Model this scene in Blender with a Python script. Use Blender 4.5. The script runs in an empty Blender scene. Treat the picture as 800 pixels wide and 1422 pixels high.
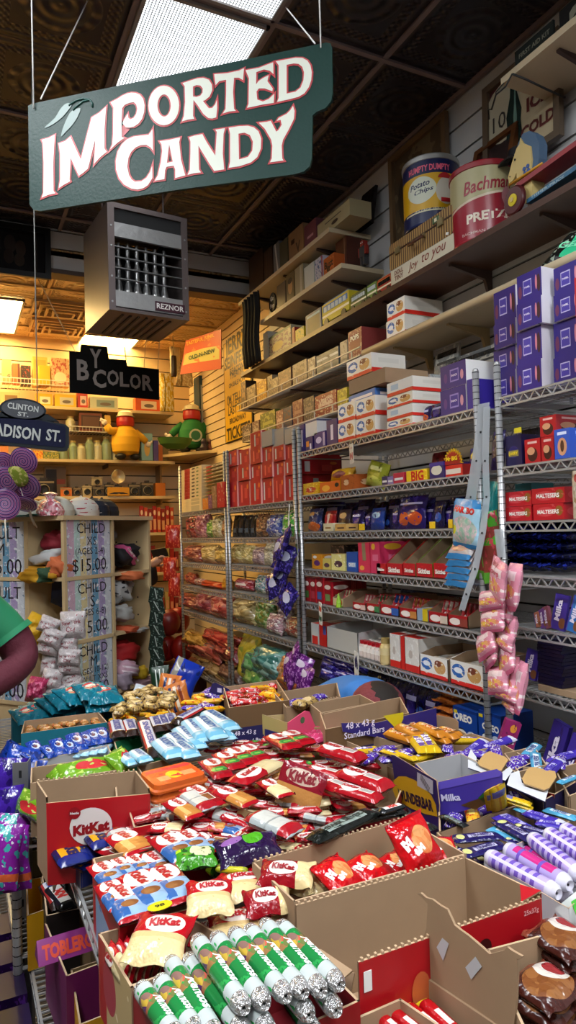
import bpy,math,random
from mathutils import Vector as V,Matrix
random.seed(7)
SC=bpy.context.scene
COL=SC.collection
R_=math.radians
FOC,CX,CY=950.0,400.0,711.0
EYE=V((0,0,1.6))
_yaw,_pit,_rol=R_(26),R_(1.57),.028
_f0=V((math.sin(_yaw),math.cos(_yaw),0));_r0=V((math.cos(_yaw),-math.sin(_yaw),0));_z=V((0,0,1))
CF=_f0*math.cos(_pit)+_z*math.sin(_pit)
_u0=_r0.cross(CF)
CU=_u0*math.cos(_rol)+_r0*math.sin(_rol)
CR=_r0*math.cos(_rol)-_u0*math.sin(_rol)
cam=bpy.data.cameras.new('camera');co=bpy.data.objects.new('camera',cam);COL.objects.link(co)
mw=Matrix.Identity(4)
for i in range(3):
 mw[i][0]=CR[i];mw[i][1]=CU[i];mw[i][2]=-CF[i];mw[i][3]=EYE[i]
co.matrix_world=mw
cam.sensor_fit='VERTICAL';cam.sensor_height=36;cam.lens=36*FOC/1422;cam.clip_start=.02
SC.camera=co
def ray(px,py):return CF+CR*((px-CX)/FOC)-CU*((py-CY)/FOC)
def on_plane(px,py,n,d):
 v=ray(px,py);n=V(n);return EYE+v*((d-n.dot(EYE))/n.dot(v))
def ax(px,py,x):return on_plane(px,py,(1,0,0),x)
def ay(px,py,y):return on_plane(px,py,(0,1,0),y)
def az(px,py,z):return on_plane(px,py,(0,0,1),z)
def ad(px,py,d):return EYE+ray(px,py)*d
MATS={}
def nt(name):
 m=bpy.data.materials.new(name);m.use_nodes=True
 t=m.node_tree;return m,t,t.nodes,t.links,t.nodes['Principled BSDF']
def lin(c):
 if isinstance(c,str):
  c=[int(c[i:i+2],16)/255 for i in(0,2,4)]
  c=[x/12.92 if x<=.04045 else((x+.055)/1.055)**2.4 for x in c]
 return(c[0],c[1],c[2],1)
def mat(name,col,rough=.5,metal=0.,bump=0.,bscale=60.,coat=0.,trans=0.,var=0.,emit=0.):
 if name in MATS:return MATS[name]
 m,t,N,L,B=nt(name)
 B.inputs['Base Color'].default_value=lin(col);B.inputs['Roughness'].default_value=rough
 B.inputs['Metallic'].default_value=metal;B.inputs['Coat Weight'].default_value=coat
 B.inputs['Coat Roughness'].default_value=.15
 B.inputs['Transmission Weight'].default_value=trans
 if emit:
  B.inputs['Emission Color'].default_value=lin(col);B.inputs['Emission Strength'].default_value=emit
 if bump or var:
  tc=N.new('ShaderNodeTexCoord');no=N.new('ShaderNodeTexNoise');no.inputs['Scale'].default_value=bscale;no.inputs['Detail'].default_value=3
  L.new(tc.outputs['Object'],no.inputs['Vector'])
  if bump:
   bp=N.new('ShaderNodeBump');bp.inputs['Strength'].default_value=bump;bp.inputs['Distance'].default_value=.01
   L.new(no.outputs['Fac'],bp.inputs['Height']);L.new(bp.outputs['Normal'],B.inputs['Normal'])
  if var:
   mx=N.new('ShaderNodeMix');mx.data_type='RGBA';c=lin(col)
   mx.inputs[6].default_value=tuple(x*(1-var)for x in c[:3])+(1,);mx.inputs[7].default_value=tuple(min(1,x*(1+var))for x in c[:3])+(1,)
   L.new(no.outputs['Fac'],mx.inputs[0]);L.new(mx.outputs[2],B.inputs['Base Color'])
 MATS[name]=m;return m
def design(name,base,shapes=(),rough=.3,bump=.35,bscale=45.,coat=.0,metal=0.):
 """printed packaging: shapes laid over one another in the UV square of a face.
    ('e',cx,cy,rx,ry,col) ('r',cx,cy,hw,hh,col) ('d',cx,cy,hw,hh,slant,col) ('n',scale,threshold,col) ('p',cx,cy,rx,ry,scale,col1,col2)"""
 if name in MATS:return MATS[name]
 m,t,N,L,B=nt(name)
 B.inputs['Roughness'].default_value=rough;B.inputs['Coat Weight'].default_value=coat;B.inputs['Metallic'].default_value=metal
 uv=N.new('ShaderNodeUVMap');sp=N.new('ShaderNodeSeparateXYZ');L.new(uv.outputs[0],sp.inputs[0])
 U,W=sp.outputs[0],sp.outputs[1]
 def mth(op,a,b=None):
  n=N.new('ShaderNodeMath');n.operation=op
  for i,x in enumerate((a,b)):
   if x is None:continue
   if isinstance(x,(int,float)):n.inputs[i].default_value=x
   else:L.new(x,n.inputs[i])
  return n.outputs[0]
 cur=None
 def mix(fac,col):
  nonlocal cur
  n=N.new('ShaderNodeMix');n.data_type='RGBA';L.new(fac,n.inputs[0])
  if cur is None:n.inputs[6].default_value=lin(base)
  else:L.new(cur,n.inputs[6])
  if isinstance(col,(str,tuple,list)):n.inputs[7].default_value=lin(col)
  else:L.new(col,n.inputs[7])
  cur=n.outputs[2]
 def ell(cx,cy,rx,ry):
  a=mth('DIVIDE',mth('SUBTRACT',U,cx),rx);b=mth('DIVIDE',mth('SUBTRACT',W,cy),ry)
  return mth('LESS_THAN',mth('ADD',mth('MULTIPLY',a,a),mth('MULTIPLY',b,b)),1.)
 for s in shapes:
  k=s[0]
  if k=='e':mix(ell(*s[1:5]),s[5])
  elif k=='r':
   a=mth('LESS_THAN',mth('ABSOLUTE',mth('SUBTRACT',U,s[1])),s[3]);b=mth('LESS_THAN',mth('ABSOLUTE',mth('SUBTRACT',W,s[2])),s[4])
   mix(mth('MULTIPLY',a,b),s[5])
  elif k=='d':
   uu=mth('ADD',mth('SUBTRACT',U,s[1]),mth('MULTIPLY',mth('SUBTRACT',W,s[2]),s[5]))
   a=mth('LESS_THAN',mth('ABSOLUTE',uu),s[3]);b=mth('LESS_THAN',mth('ABSOLUTE',mth('SUBTRACT',W,s[2])),s[4])
   mix(mth('MULTIPLY',a,b),s[6])
  elif k=='n':
   no=N.new('ShaderNodeTexNoise');no.inputs['Scale'].default_value=s[1];no.inputs['Detail'].default_value=2;L.new(uv.outputs[0],no.inputs['Vector'])
   mix(mth('GREATER_THAN',no.outputs['Fac'],s[2]),s[3])
  elif k=='p':
   vo=N.new('ShaderNodeTexVoronoi');vo.inputs['Scale'].default_value=s[5];L.new(uv.outputs[0],vo.inputs['Vector'])
   se=N.new('ShaderNodeSeparateColor');L.new(vo.outputs['Color'],se.inputs[0])
   m2=N.new('ShaderNodeMix');m2.data_type='RGBA';L.new(se.outputs[0],m2.inputs[0]);m2.inputs[6].default_value=lin(s[6]);m2.inputs[7].default_value=lin(s[7])
   mix(ell(*s[1:5]),m2.outputs[2])
 if cur is None:B.inputs['Base Color'].default_value=lin(base)
 else:L.new(cur,B.inputs['Base Color'])
 if bump:
  tc=N.new('ShaderNodeTexCoord');no=N.new('ShaderNodeTexNoise');no.inputs['Scale'].default_value=bscale;no.inputs['Detail'].default_value=2
  L.new(tc.outputs['Object'],no.inputs['Vector'])
  bp=N.new('ShaderNodeBump');bp.inputs['Strength'].default_value=bump;bp.inputs['Distance'].default_value=.008
  L.new(no.outputs['Fac'],bp.inputs['Height']);L.new(bp.outputs['Normal'],B.inputs['Normal'])
 MATS[name]=m;return m
def candies(name,c1,c2,c3,scale=40.,rough=.25):
 """a clear bag full of sweets: cells in three colours with rounded bumps"""
 if name in MATS:return MATS[name]
 m,t,N,L,B=nt(name);B.inputs['Roughness'].default_value=rough;B.inputs['Coat Weight'].default_value=.5
 tc=N.new('ShaderNodeTexCoord');vo=N.new('ShaderNodeTexVoronoi');vo.inputs['Scale'].default_value=scale;L.new(tc.outputs['Object'],vo.inputs['Vector'])
 se=N.new('ShaderNodeSeparateColor');L.new(vo.outputs['Color'],se.inputs[0])
 cr=N.new('ShaderNodeValToRGB');cr.color_ramp.interpolation='CONSTANT'
 e=cr.color_ramp.elements;e[0].color=lin(c1);e[1].position=.4;e[1].color=lin(c2);x=e.new(.72);x.color=lin(c3)
 L.new(se.outputs[0],cr.inputs[0]);L.new(cr.outputs[0],B.inputs['Base Color'])
 bp=N.new('ShaderNodeBump');bp.invert=True;bp.inputs['Strength'].default_value=.9;bp.inputs['Distance'].default_value=.01
 L.new(vo.outputs['Distance'],bp.inputs['Height']);L.new(bp.outputs['Normal'],B.inputs['Normal'])
 MATS[name]=m;return m
_TX={}
def text_mesh(s,bold=0.,shear=0.,space=1.):
 k=(s,bold,shear,space)
 if k in _TX:return _TX[k]
 c=bpy.data.curves.new('t','FONT');c.body=s;c.offset=bold;c.shear=shear;c.resolution_u=2;c.space_character=space
 o=bpy.data.objects.new('t',c);COL.objects.link(o)
 dg=bpy.context.evaluated_depsgraph_get();me=o.evaluated_get(dg).to_mesh()
 vs=[(v.co.x,v.co.y)for v in me.vertices];fs=[tuple(p.vertices)for p in me.polygons]
 o.evaluated_get(dg).to_mesh_clear();bpy.data.objects.remove(o);bpy.data.curves.remove(c)
 x0=min(v[0]for v in vs);x1=max(v[0]for v in vs);y0=min(v[1]for v in vs);y1=max(v[1]for v in vs)
 vs=[((x-x0)/(x1-x0)-.5,(y-y0)/(y1-y0)-.5)for x,y in vs]
 _TX[k]=(vs,fs,(x1-x0)/(y1-y0));return _TX[k]
def curve_fill(loops,offset=0.):
 """filled flat shape with holes -> 2D verts, faces"""
 c=bpy.data.curves.new('c','CURVE');c.dimensions='2D';c.fill_mode='BOTH';c.offset=offset
 for lp in loops:
  s=c.splines.new('POLY');s.points.add(len(lp)-1);s.use_cyclic_u=True
  for p,q in zip(s.points,lp):p.co=(q[0],q[1],0,1)
 o=bpy.data.objects.new('c',c);COL.objects.link(o)
 dg=bpy.context.evaluated_depsgraph_get();me=o.evaluated_get(dg).to_mesh()
 vs=[(v.co.x,v.co.y)for v in me.vertices];fs=[tuple(p.vertices)for p in me.polygons]
 o.evaluated_get(dg).to_mesh_clear();bpy.data.objects.remove(o);bpy.data.curves.remove(c)
 return vs,fs
def smooth_loop(pts,n=3):
 """Chaikin-free Catmull-Rom refinement of a closed loop"""
 out=[];k=len(pts)
 for i in range(k):
  p0,p1,p2,p3=(pts[(i+j-1)%k]for j in range(4))
  for q in range(n):
   t=q/n
   out.append(tuple(.5*((2*p1[a])+(-p0[a]+p2[a])*t+(2*p0[a]-5*p1[a]+4*p2[a]-p3[a])*t*t+(-p0[a]+3*p1[a]-3*p2[a]+p3[a])*t**3)for a in(0,1)))
 return out
I4=Matrix.Identity(4)
def T(x,y=0,z=0):
 return Matrix.Translation(V(x)if not isinstance(x,(int,float))else V((x,y,z)))
def RX(a):return Matrix.Rotation(a,4,'X')
def RY(a):return Matrix.Rotation(a,4,'Y')
def RZ(a):return Matrix.Rotation(a,4,'Z')
def SCL(x,y,z):return Matrix.Diagonal((x,y,z,1))
def frame(o,x,y,z=None):
 """matrix with origin o and the given axes"""
 x=V(x).normalized();y=V(y);z=V(z)if z is not None else x.cross(y);z.normalize();y=z.cross(x).normalized()
 m=Matrix.Identity(4)
 for i in range(3):m[i][0]=x[i];m[i][1]=y[i];m[i][2]=z[i];m[i][3]=o[i]
 return m
class MB:
 def __init__(s):s.v=[];s.f=[];s.mi=[];s.uv=[];s.ms=[];s.sm=[]
 def slot(s,m):
  if m not in s.ms:s.ms.append(m)
  return s.ms.index(m)
 def add(s,vs,fs,m,M=I4,uvs=None,smooth=False):
  b=len(s.v);s.v+=[tuple(M@V(p))for p in vs];k=s.slot(m)
  for i,f in enumerate(fs):
   s.f.append([b+j for j in f]);s.mi.append(k);s.sm.append(smooth)
   s.uv.append(uvs[i]if uvs else[(0,0)]*len(f))
  return s
 def quad(s,a,b,c,d,m):
  return s.add([a,b,c,d],[(0,1,2,3)],m,uvs=[[(0,0),(1,0),(1,1),(0,1)]])
 def box(s,c,d,m,M=I4,front=None,top=None,side=None):
  """c centre, d size; front = -Y face material, top = +Z, side = +-X"""
  x,y,z=c;a,b,h=d[0]/2,d[1]/2,d[2]/2
  P=[(x-a,y-b,z-h),(x+a,y-b,z-h),(x+a,y+b,z-h),(x-a,y+b,z-h),(x-a,y-b,z+h),(x+a,y-b,z+h),(x+a,y+b,z+h),(x-a,y+b,z+h)]
  q=[[(0,0),(1,0),(1,1),(0,1)]]
  s.add([P[0],P[1],P[5],P[4]],[(0,1,2,3)],front or m,M,q)
  s.add([P[2],P[3],P[7],P[6]],[(0,1,2,3)],m,M,q)
  s.add([P[4],P[5],P[6],P[7]],[(0,1,2,3)],top or m,M,q)
  s.add([P[3],P[2],P[1],P[0]],[(0,1,2,3)],m,M,q)
  s.add([P[1],P[2],P[6],P[5]],[(0,1,2,3)],side or m,M,q)
  s.add([P[3],P[0],P[4],P[7]],[(0,1,2,3)],side or m,M,q)
  return s
 def bar(s,a,b,w,h,m):
  """square rod from a to b"""
  a=V(a);b=V(b);d=b-a;L=d.length
  up=V((0,0,1))if abs(d.normalized().z)<.95 else V((1,0,0))
  M=frame((a+b)/2,d,up.cross(d))
  return s.box((0,0,0),(L,w,h),m,M)
 def tube(s,pts,r,m,seg=6,cap=True):
  pts=[V(p)for p in pts];n=len(pts);vs=[];up=None
  rr=r if isinstance(r,(list,tuple))else[r]*n
  for i,p in enumerate(pts):
   d=(pts[min(i+1,n-1)]-pts[max(i-1,0)]).normalized()
   if up is None:up=d.orthogonal().normalized()
   up=(up-d*up.dot(d));up=up.normalized()if up.length>1e-6 else d.orthogonal().normalized();w=d.cross(up)
   for k in range(seg):
    t=2*math.pi*k/seg;vs.append(p+up*math.cos(t)*rr[i]+w*math.sin(t)*rr[i])
  fs=[(i*seg+k,i*seg+(k+1)%seg,(i+1)*seg+(k+1)%seg,(i+1)*seg+k)for i in range(n-1)for k in range(seg)]
  if cap:fs+=[tuple(range(seg))[::-1],tuple((n-1)*seg+k for k in range(seg))]
  return s.add(vs,fs,m,smooth=True)
 def lathe(s,prof,m,M=I4,seg=20,mats=None,uvw=False):
  """prof: (r,z) list; mats: one per ring gap"""
  n=len(prof);vs=[(r*math.cos(2*math.pi*k/seg),r*math.sin(2*math.pi*k/seg),z)for r,z in prof for k in range(seg)]
  for i in range(n-1):
   fs=[(i*seg+k,i*seg+(k+1)%seg,(i+1)*seg+(k+1)%seg,(i+1)*seg+k)for k in range(seg)]
   z0,z1=prof[0][1],prof[-1][1]
   uvs=[[(k/seg,(prof[i][1]-z0)/(z1-z0+1e-9)),((k+1)/seg,(prof[i][1]-z0)/(z1-z0+1e-9)),((k+1)/seg,(prof[i+1][1]-z0)/(z1-z0+1e-9)),(k/seg,(prof[i+1][1]-z0)/(z1-z0+1e-9))]for k in range(seg)]if uvw else None
   lo=[tuple(f)for f in fs]
   used=sorted({j for f in lo for j in f});mp={j:a for a,j in enumerate(used)}
   s.add([vs[j]for j in used],[tuple(mp[j]for j in f)for f in lo],mats[i]if mats else m,M,uvs,True)
  return s
 def poly(s,pts,m,M=I4,th=0.,side=None):
  """flat outline in local XY (any simple polygon), thickness th along -Z"""
  vs,fs=curve_fill([pts]);
  s.add([(x,y,0)for x,y in vs],fs,m,M)
  if th:
   s.add([(x,y,-th)for x,y in vs],[f[::-1]for f in fs],side or m,M)
   n=len(pts);s.add([(x,y,0)for x,y in pts]+[(x,y,-th)for x,y in pts],[(i,(i+1)%n,n+(i+1)%n,n+i)for i in range(n)],side or m,M)
  return s
 def text(s,t,m,M,h=None,w=None,bold=0.,shear=0.,space=1.,top=None):
  """text centred on the local origin in local XY; top(x,y) gives the height of the surface it lies on"""
  vs,fs,asp=text_mesh(t,bold,shear,space)
  if h is None:h=w/asp
  if w is None:w=h*asp
  s.add([(x*w,y*h,0 if top is None else top(x*w,y*h))for x,y in vs],fs,m,M);return s
 def sph(s,c,r,m,M=I4,seg=12,rings=8,sc=(1,1,1)):
  vs=[V(c)+V((0,0,r*sc[2]))]
  for i in range(1,rings):
   p=math.pi*i/rings
   for k in range(seg):
    q=2*math.pi*k/seg;vs.append(V(c)+V((r*sc[0]*math.sin(p)*math.cos(q),r*sc[1]*math.sin(p)*math.sin(q),r*sc[2]*math.cos(p))))
  vs.append(V(c)-V((0,0,r*sc[2])));l=len(vs)-1
  fs=[(0,1+k,1+(k+1)%seg)for k in range(seg)]
  for i in range(rings-2):
   a=1+i*seg;fs+=[(a+k,a+seg+k,a+seg+(k+1)%seg,a+(k+1)%seg)for k in range(seg)]
  a=1+(rings-2)*seg;fs+=[(a+k,l,a+(k+1)%seg)for k in range(seg)]
  return s.add(vs,fs,m,M,smooth=True)
 def mesh(s,name):
  me=bpy.data.meshes.new(name);me.from_pydata(s.v,[],s.f)
  for m in s.ms:me.materials.append(m)
  me.polygons.foreach_set('material_index',s.mi);me.polygons.foreach_set('use_smooth',s.sm)
  ul=me.uv_layers.new(name='UVMap');flat=[c for f in s.uv for u in f for c in u];ul.data.foreach_set('uv',flat)
  me.update();return me
 def build(s,name,parent=None,**k):
  return put(s.mesh(name),name,None,parent,**k)
def put(me,name,M=None,parent=None,label=None,cat=None,group=None,kind=None):
 o=bpy.data.objects.new(name,me);COL.objects.link(o)
 if parent is not None:o.parent=parent
 if M is not None:o.matrix_local=M
 if label:o['label']=label
 if cat:o['category']=cat
 if group:o['group']=group
 if kind:o['kind']=kind
 return o
def root(name,label,cat,M=None,group=None):
 o=bpy.data.objects.new(name,None);o.empty_display_size=.05;COL.objects.link(o)
 if M is not None:o.matrix_local=M if isinstance(M,Matrix)else T(M)
 o['label']=label;o['category']=cat
 if group:o['group']=group
 return o
ORD=['first','second','third','fourth','fifth','sixth','seventh','eighth','ninth','tenth','eleventh','twelfth','thirteenth','fourteenth','fifteenth','sixteenth','seventeenth','eighteenth','nineteenth','twentieth','twenty-first','twenty-second','twenty-third','twenty-fourth','twenty-fifth','twenty-sixth','twenty-seventh','twenty-eighth','twenty-ninth','thirtieth']
def nth(i,n,a='left'):
 if n==1:return ''
 if i==0:return a+'most'
 if i==n-1:return('rightmost' if a=='left' else 'leftmost')if a in('left','right')else 'last'
 return ORD[i]+' from '+a
CEIL,WALLX,HDRY,BCEIL,FARY=3.97,2.52,5.43,3.76,7.75
def tin(name,base,ox,oy,sx=.61,sy=.61,dist=.005):
 """pressed tin ceiling tile: medallion rings, beaded border"""
 m,t,N,L,B=nt(name);B.inputs['Base Color'].default_value=lin(base);B.inputs['Roughness'].default_value=.3
 tc=N.new('ShaderNodeTexCoord');sp=N.new('ShaderNodeSeparateXYZ');L.new(tc.outputs['Object'],sp.inputs[0])
 def mth(op,a,b=None,c=None):
  n=N.new('ShaderNodeMath');n.operation=op
  for i,x in enumerate((a,b,c)):
   if x is None:continue
   if isinstance(x,(int,float)):n.inputs[i].default_value=x
   else:L.new(x,n.inputs[i])
  return n.outputs[0]
 u=mth('SUBTRACT',mth('FRACT',mth('DIVIDE',mth('SUBTRACT',sp.outputs[0],ox),sx)),.5)
 v=mth('SUBTRACT',mth('FRACT',mth('DIVIDE',mth('SUBTRACT',sp.outputs[1],oy),sy)),.5)
 r=mth('SQRT',mth('ADD',mth('MULTIPLY',u,u),mth('MULTIPLY',v,v)))
 q=mth('MAXIMUM',mth('ABSOLUTE',u),mth('ABSOLUTE',v))
 ang=mth('ARCTAN2',u,v)
 rings=mth('MULTIPLY',mth('SINE',mth('MULTIPLY',r,60.)),mth('LESS_THAN',r,.3))
 petal=mth('MULTIPLY',mth('SINE',mth('MULTIPLY',ang,12.)),mth('MULTIPLY',mth('LESS_THAN',r,.3),mth('GREATER_THAN',r,.22)))
 frm=mth('MULTIPLY',mth('SINE',mth('MULTIPLY',q,75.)),mth('GREATER_THAN',q,.36))
 bead=mth('MULTIPLY',mth('MULTIPLY',mth('SINE',mth('MULTIPLY',u,100.)),mth('SINE',mth('MULTIPLY',v,100.))),mth('MULTIPLY',mth('GREATER_THAN',q,.33),mth('LESS_THAN',q,.42)))
 h=mth('ADD',mth('ADD',rings,petal),mth('ADD',frm,bead))
 bp=N.new('ShaderNodeBump');bp.inputs['Strength'].default_value=1.;bp.inputs['Distance'].default_value=dist
 L.new(h,bp.inputs['Height']);L.new(bp.outputs['Normal'],B.inputs['Normal'])
 return m
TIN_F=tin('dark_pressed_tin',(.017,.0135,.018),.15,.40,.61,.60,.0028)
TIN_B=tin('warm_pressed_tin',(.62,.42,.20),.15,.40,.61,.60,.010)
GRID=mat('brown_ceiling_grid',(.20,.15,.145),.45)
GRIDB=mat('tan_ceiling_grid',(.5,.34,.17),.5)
SLAT=mat('white_slatwall',(.50,.50,.50),.55,bump=.08,bscale=8)
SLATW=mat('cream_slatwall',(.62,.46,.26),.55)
GROOVE=mat('slat_groove',(.02,.018,.016),.8)
def struct(mb,name):return mb.build(name,kind='structure')
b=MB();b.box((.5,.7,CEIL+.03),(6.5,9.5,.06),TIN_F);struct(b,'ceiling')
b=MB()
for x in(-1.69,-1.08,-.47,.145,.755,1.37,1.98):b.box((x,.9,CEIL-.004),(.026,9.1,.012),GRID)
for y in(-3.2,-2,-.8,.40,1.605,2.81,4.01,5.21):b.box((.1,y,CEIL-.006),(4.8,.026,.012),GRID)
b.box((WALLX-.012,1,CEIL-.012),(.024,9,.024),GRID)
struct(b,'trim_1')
m,t,N,L,B=nt('dark_floor_tile');B.inputs['Roughness'].default_value=.4
tc=N.new('ShaderNodeTexCoord');br=N.new('ShaderNodeTexBrick');br.offset=0;br.inputs['Scale'].default_value=1.;br.inputs['Brick Width'].default_value=.3;br.inputs['Row Height'].default_value=.3
br.inputs['Mortar Size'].default_value=.004;br.inputs['Color1'].default_value=(.08,.06,.05,1);br.inputs['Color2'].default_value=(.11,.085,.07,1);br.inputs['Mortar'].default_value=(.02,.02,.02,1)
L.new(tc.outputs['Object'],br.inputs['Vector']);L.new(br.outputs['Color'],B.inputs['Base Color'])
b=MB();b.box((.2,2.2,-.03),(6.2,12.6,.06),m);struct(b,'floor')
def slatwall(name,a,bb,z0,z1,n,pitch,mt,zoff=0.):
 mb=MB();a=V(a);bb=V(bb);d=(bb-a).normalized();nn=V(n);L_=(bb-a).length
 mb.box(((a.x+bb.x)/2-nn.x*.03,(a.y+bb.y)/2-nn.y*.03,(z0+z1)/2),(max(abs(d.x)*L_,.03),max(abs(d.y)*L_,.03),z1-z0),GROOVE)
 z=z0-zoff
 while z<z1:
  lo=max(z,z0);hi=min(z+pitch-.012,z1)
  if hi>lo:mb.box(((a.x+bb.x)/2-nn.x*.01,(a.y+bb.y)/2-nn.y*.01,(lo+hi)/2),(max(abs(d.x)*L_,.02),max(abs(d.y)*L_,.02),hi-lo),mt)
  z+=pitch
 return struct(mb,name)
slatwall('wall_right',(WALLX,-3.8,0),(WALLX,HDRY,0),0,CEIL,(-1,0,0),.152,SLAT)
slatwall('wall_back_right',(WALLX,HDRY,0),(WALLX,FARY,0),0,BCEIL,(-1,0,0),.09,SLATW)
slatwall('wall_back',(-2.6,FARY,0),(WALLX,FARY,0),0,BCEIL,(0,-1,0),.152,SLATW)
slatwall('wall_header',(-2.6,HDRY,0),(WALLX-.01,HDRY,0),3.66,CEIL,(0,-1,0),.15,SLAT)
b=MB();b.box((-2.65,2.2,CEIL/2),(.06,12.4,CEIL),mat('cream_plaster',(.14,.12,.10),.7));struct(b,'wall_left')
b=MB();b.box((0,-3.85,CEIL/2),(5.3,.06,CEIL),mat('grey_plaster',(.12,.11,.105),.7));struct(b,'wall_front')
b=MB();b.box((-.04,HDRY+.06,3.64),(5.1,.14,.035),mat('dark_trim',(.07,.045,.035),.5));struct(b,'trim_2')
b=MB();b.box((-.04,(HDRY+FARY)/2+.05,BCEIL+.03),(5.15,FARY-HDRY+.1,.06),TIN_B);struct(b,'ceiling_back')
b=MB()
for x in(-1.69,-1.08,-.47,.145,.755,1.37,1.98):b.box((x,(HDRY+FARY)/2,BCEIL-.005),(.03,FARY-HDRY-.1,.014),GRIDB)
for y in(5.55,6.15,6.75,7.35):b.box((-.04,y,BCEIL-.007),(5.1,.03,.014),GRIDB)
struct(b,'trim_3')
def panel_mat(name,col,s,lines=True):
 m,t,N,L,B=nt(name);N.remove(B);e=N.new('ShaderNodeEmission');L.new(e.outputs[0],N['Material Output'].inputs[0])
 e.inputs['Color'].default_value=lin(col);e.inputs['Strength'].default_value=s
 if lines:
  tc=N.new('ShaderNodeTexCoord');sp=N.new('ShaderNodeSeparateXYZ');L.new(tc.outputs['Object'],sp.inputs[0])
  def f(sock,k,th):
   a=N.new('ShaderNodeMath');a.operation='MULTIPLY';a.inputs[1].default_value=k;L.new(sock,a.inputs[0])
   c=N.new('ShaderNodeMath');c.operation='FRACT';L.new(a.outputs[0],c.inputs[0])
   d=N.new('ShaderNodeMath');d.operation='GREATER_THAN';d.inputs[1].default_value=th;L.new(c.outputs[0],d.inputs[0]);return d.outputs[0]
  a=f(sp.outputs[0],70.,.32);c=f(sp.outputs[1],70.,.32)
  mu=N.new('ShaderNodeMath');mu.operation='MULTIPLY';L.new(a,mu.inputs[0]);L.new(c,mu.inputs[1])
  ma=N.new('ShaderNodeMapRange');ma.inputs['To Min'].default_value=.10;ma.inputs['To Max'].default_value=s;L.new(mu.outputs[0],ma.inputs['Value']);L.new(ma.outputs[0],e.inputs['Strength'])
 return m
PAN=panel_mat('cool_diffuser',(.93,.97,1.),1.6)
PANH=panel_mat('bright_cool_diffuser',(.93,.97,1.),23.,False)
PANW=panel_mat('warm_diffuser',(1.,.68,.24),20.,False)
FRM=mat('panel_frame',(.25,.23,.22),.4)
def panel(x0,x1,y0,y1,z,mt,label,group):
 r=root('ceiling_light',label,'ceiling light',(0,0,0),group)
 b=MB();b.box(((x0+x1)/2,(y0+y1)/2,z-.012),(x1-x0-.03,y1-y0-.03,.008),mt);b.build('diffuser',r)
 b=MB()
 for(cx,cy,sx,sy)in(((x0+x1)/2,y0+.009,x1-x0,.018),((x0+x1)/2,y1-.009,x1-x0,.018),(x0+.009,(y0+y1)/2,.018,y1-y0),(x1-.009,(y0+y1)/2,.018,y1-y0)):b.box((cx,cy,z-.014),(sx,sy,.022),FRM)
 b.build('frame',r);return r
for(x0,y0,lb)in((.77,2.825,'white ceiling light panel right above the green hanging sign'),(.77,1.62,'white ceiling light panel at the top edge, beyond the green sign'),(.77,-.8+.015,'ceiling light panel above the middle of the table'),(-1.07,1.62,'ceiling light panel over the left aisle'),(-1.07,-.785,'ceiling light panel over the left aisle near the entrance'),(.77,-3.18,'ceiling light panel near the entrance'),):
 panel(x0,x0+.585,y0,y0+1.17,CEIL,PAN if y0>1 and x0>0 else PANH,lb,None)
def zq(px,py):return az(px,py,BCEIL)
p=zq(35,415);panel(p.x-.6,p.x,p.y,p.y+1.1,BCEIL,PANW,'warm light panel in the back room ceiling at the left edge of the photo',None)
p=zq(115,461);q=zq(195,469);panel(p.x,q.x,p.y,p.y+.75,BCEIL,PANW,'warm light panel in the back room ceiling below the grey heater',None)
panel(1.2,1.8,5.75,6.1,BCEIL,PANW,'warm light panel in the back room ceiling hidden above the heater',None)
panel(-1.6,-1.0,6.2,7.3,BCEIL,PANW,'warm light panel in the back room beyond the left edge',None)
for(px,py,lb)in((88,428,'square stepped air vent nearer the front of the warm back-room ceiling'),(82,452,'square stepped air vent deeper in the warm back-room ceiling')):
 p=zq(px,py);r=root('ceiling_vent',lb,'vent',p)
 for k in range(4):
  b=MB();s_=.27-.06*k
  for(dx,dy,sx,sy)in((0,-s_,2*s_,.02),(0,s_,2*s_,.02),(-s_,0,.02,2*s_),(s_,0,.02,2*s_)):b.box((dx,dy*.8,-.02-.012*k),(sx,max(sy*.8,.02),.03),GRIDB)
  b.build('louvre_ring',r)
SC.world=bpy.data.worlds.new('w');SC.world.use_nodes=True;SC.world.node_tree.nodes['Background'].inputs[0].default_value=(.5,.5,.55,1);SC.world.node_tree.nodes['Background'].inputs[1].default_value=.012
vs_=SC.view_settings;vs_.view_transform='Standard';vs_.look='None';vs_.exposure=1.;vs_.gamma=1.;vs_.use_curve_mapping=False
pa,pb=ad(40,150,2.6),ad(460,60,2.3)
sx_=V((pb.x-pa.x,pb.y-pa.y,0)).normalized();SF=frame(pa,sx_,(0,0,1));SFI=SF.inverted();sn=sx_.cross(V((0,0,1)))
def sgn(px,py):
 q=SFI@on_plane(px,py,tuple(sn),sn.dot(pa));return(q.x,q.y)
def c1(L_):return[sgn(30+u/5,130+v/5)for u,v in L_]
def c2(L_):return[sgn(140+u/5,90+v/5)for u,v in L_]
def c3(L_):return[sgn(250+u/3.636,60+v/3.636)for u,v in L_]
def ell_(cx,cy,rx,ry,n=28,f=c2):return f([(cx+rx*math.cos(2*math.pi*k/n),cy+ry*math.sin(2*math.pi*k/n))for k in range(n)])
GREEN=mat('dark_green_sign_paint',(.004,.028,.022),.48,bump=.12,bscale=90,coat=.0)
GREEN.node_tree.nodes['Principled BSDF'].inputs['Specular IOR Level'].default_value=.22
LCR=mat('cream_sign_paint',(.58,.60,.52),.45);LRD=mat('red_sign_outline',(.42,.03,.04),.45);TEAL=mat('teal_sign_paint',(.012,.075,.06),.4)
sg=root('hanging_sign','large dark green hanging sign with cream lettering reading IMPORTED CANDY','sign',(0,0,0))
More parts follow.
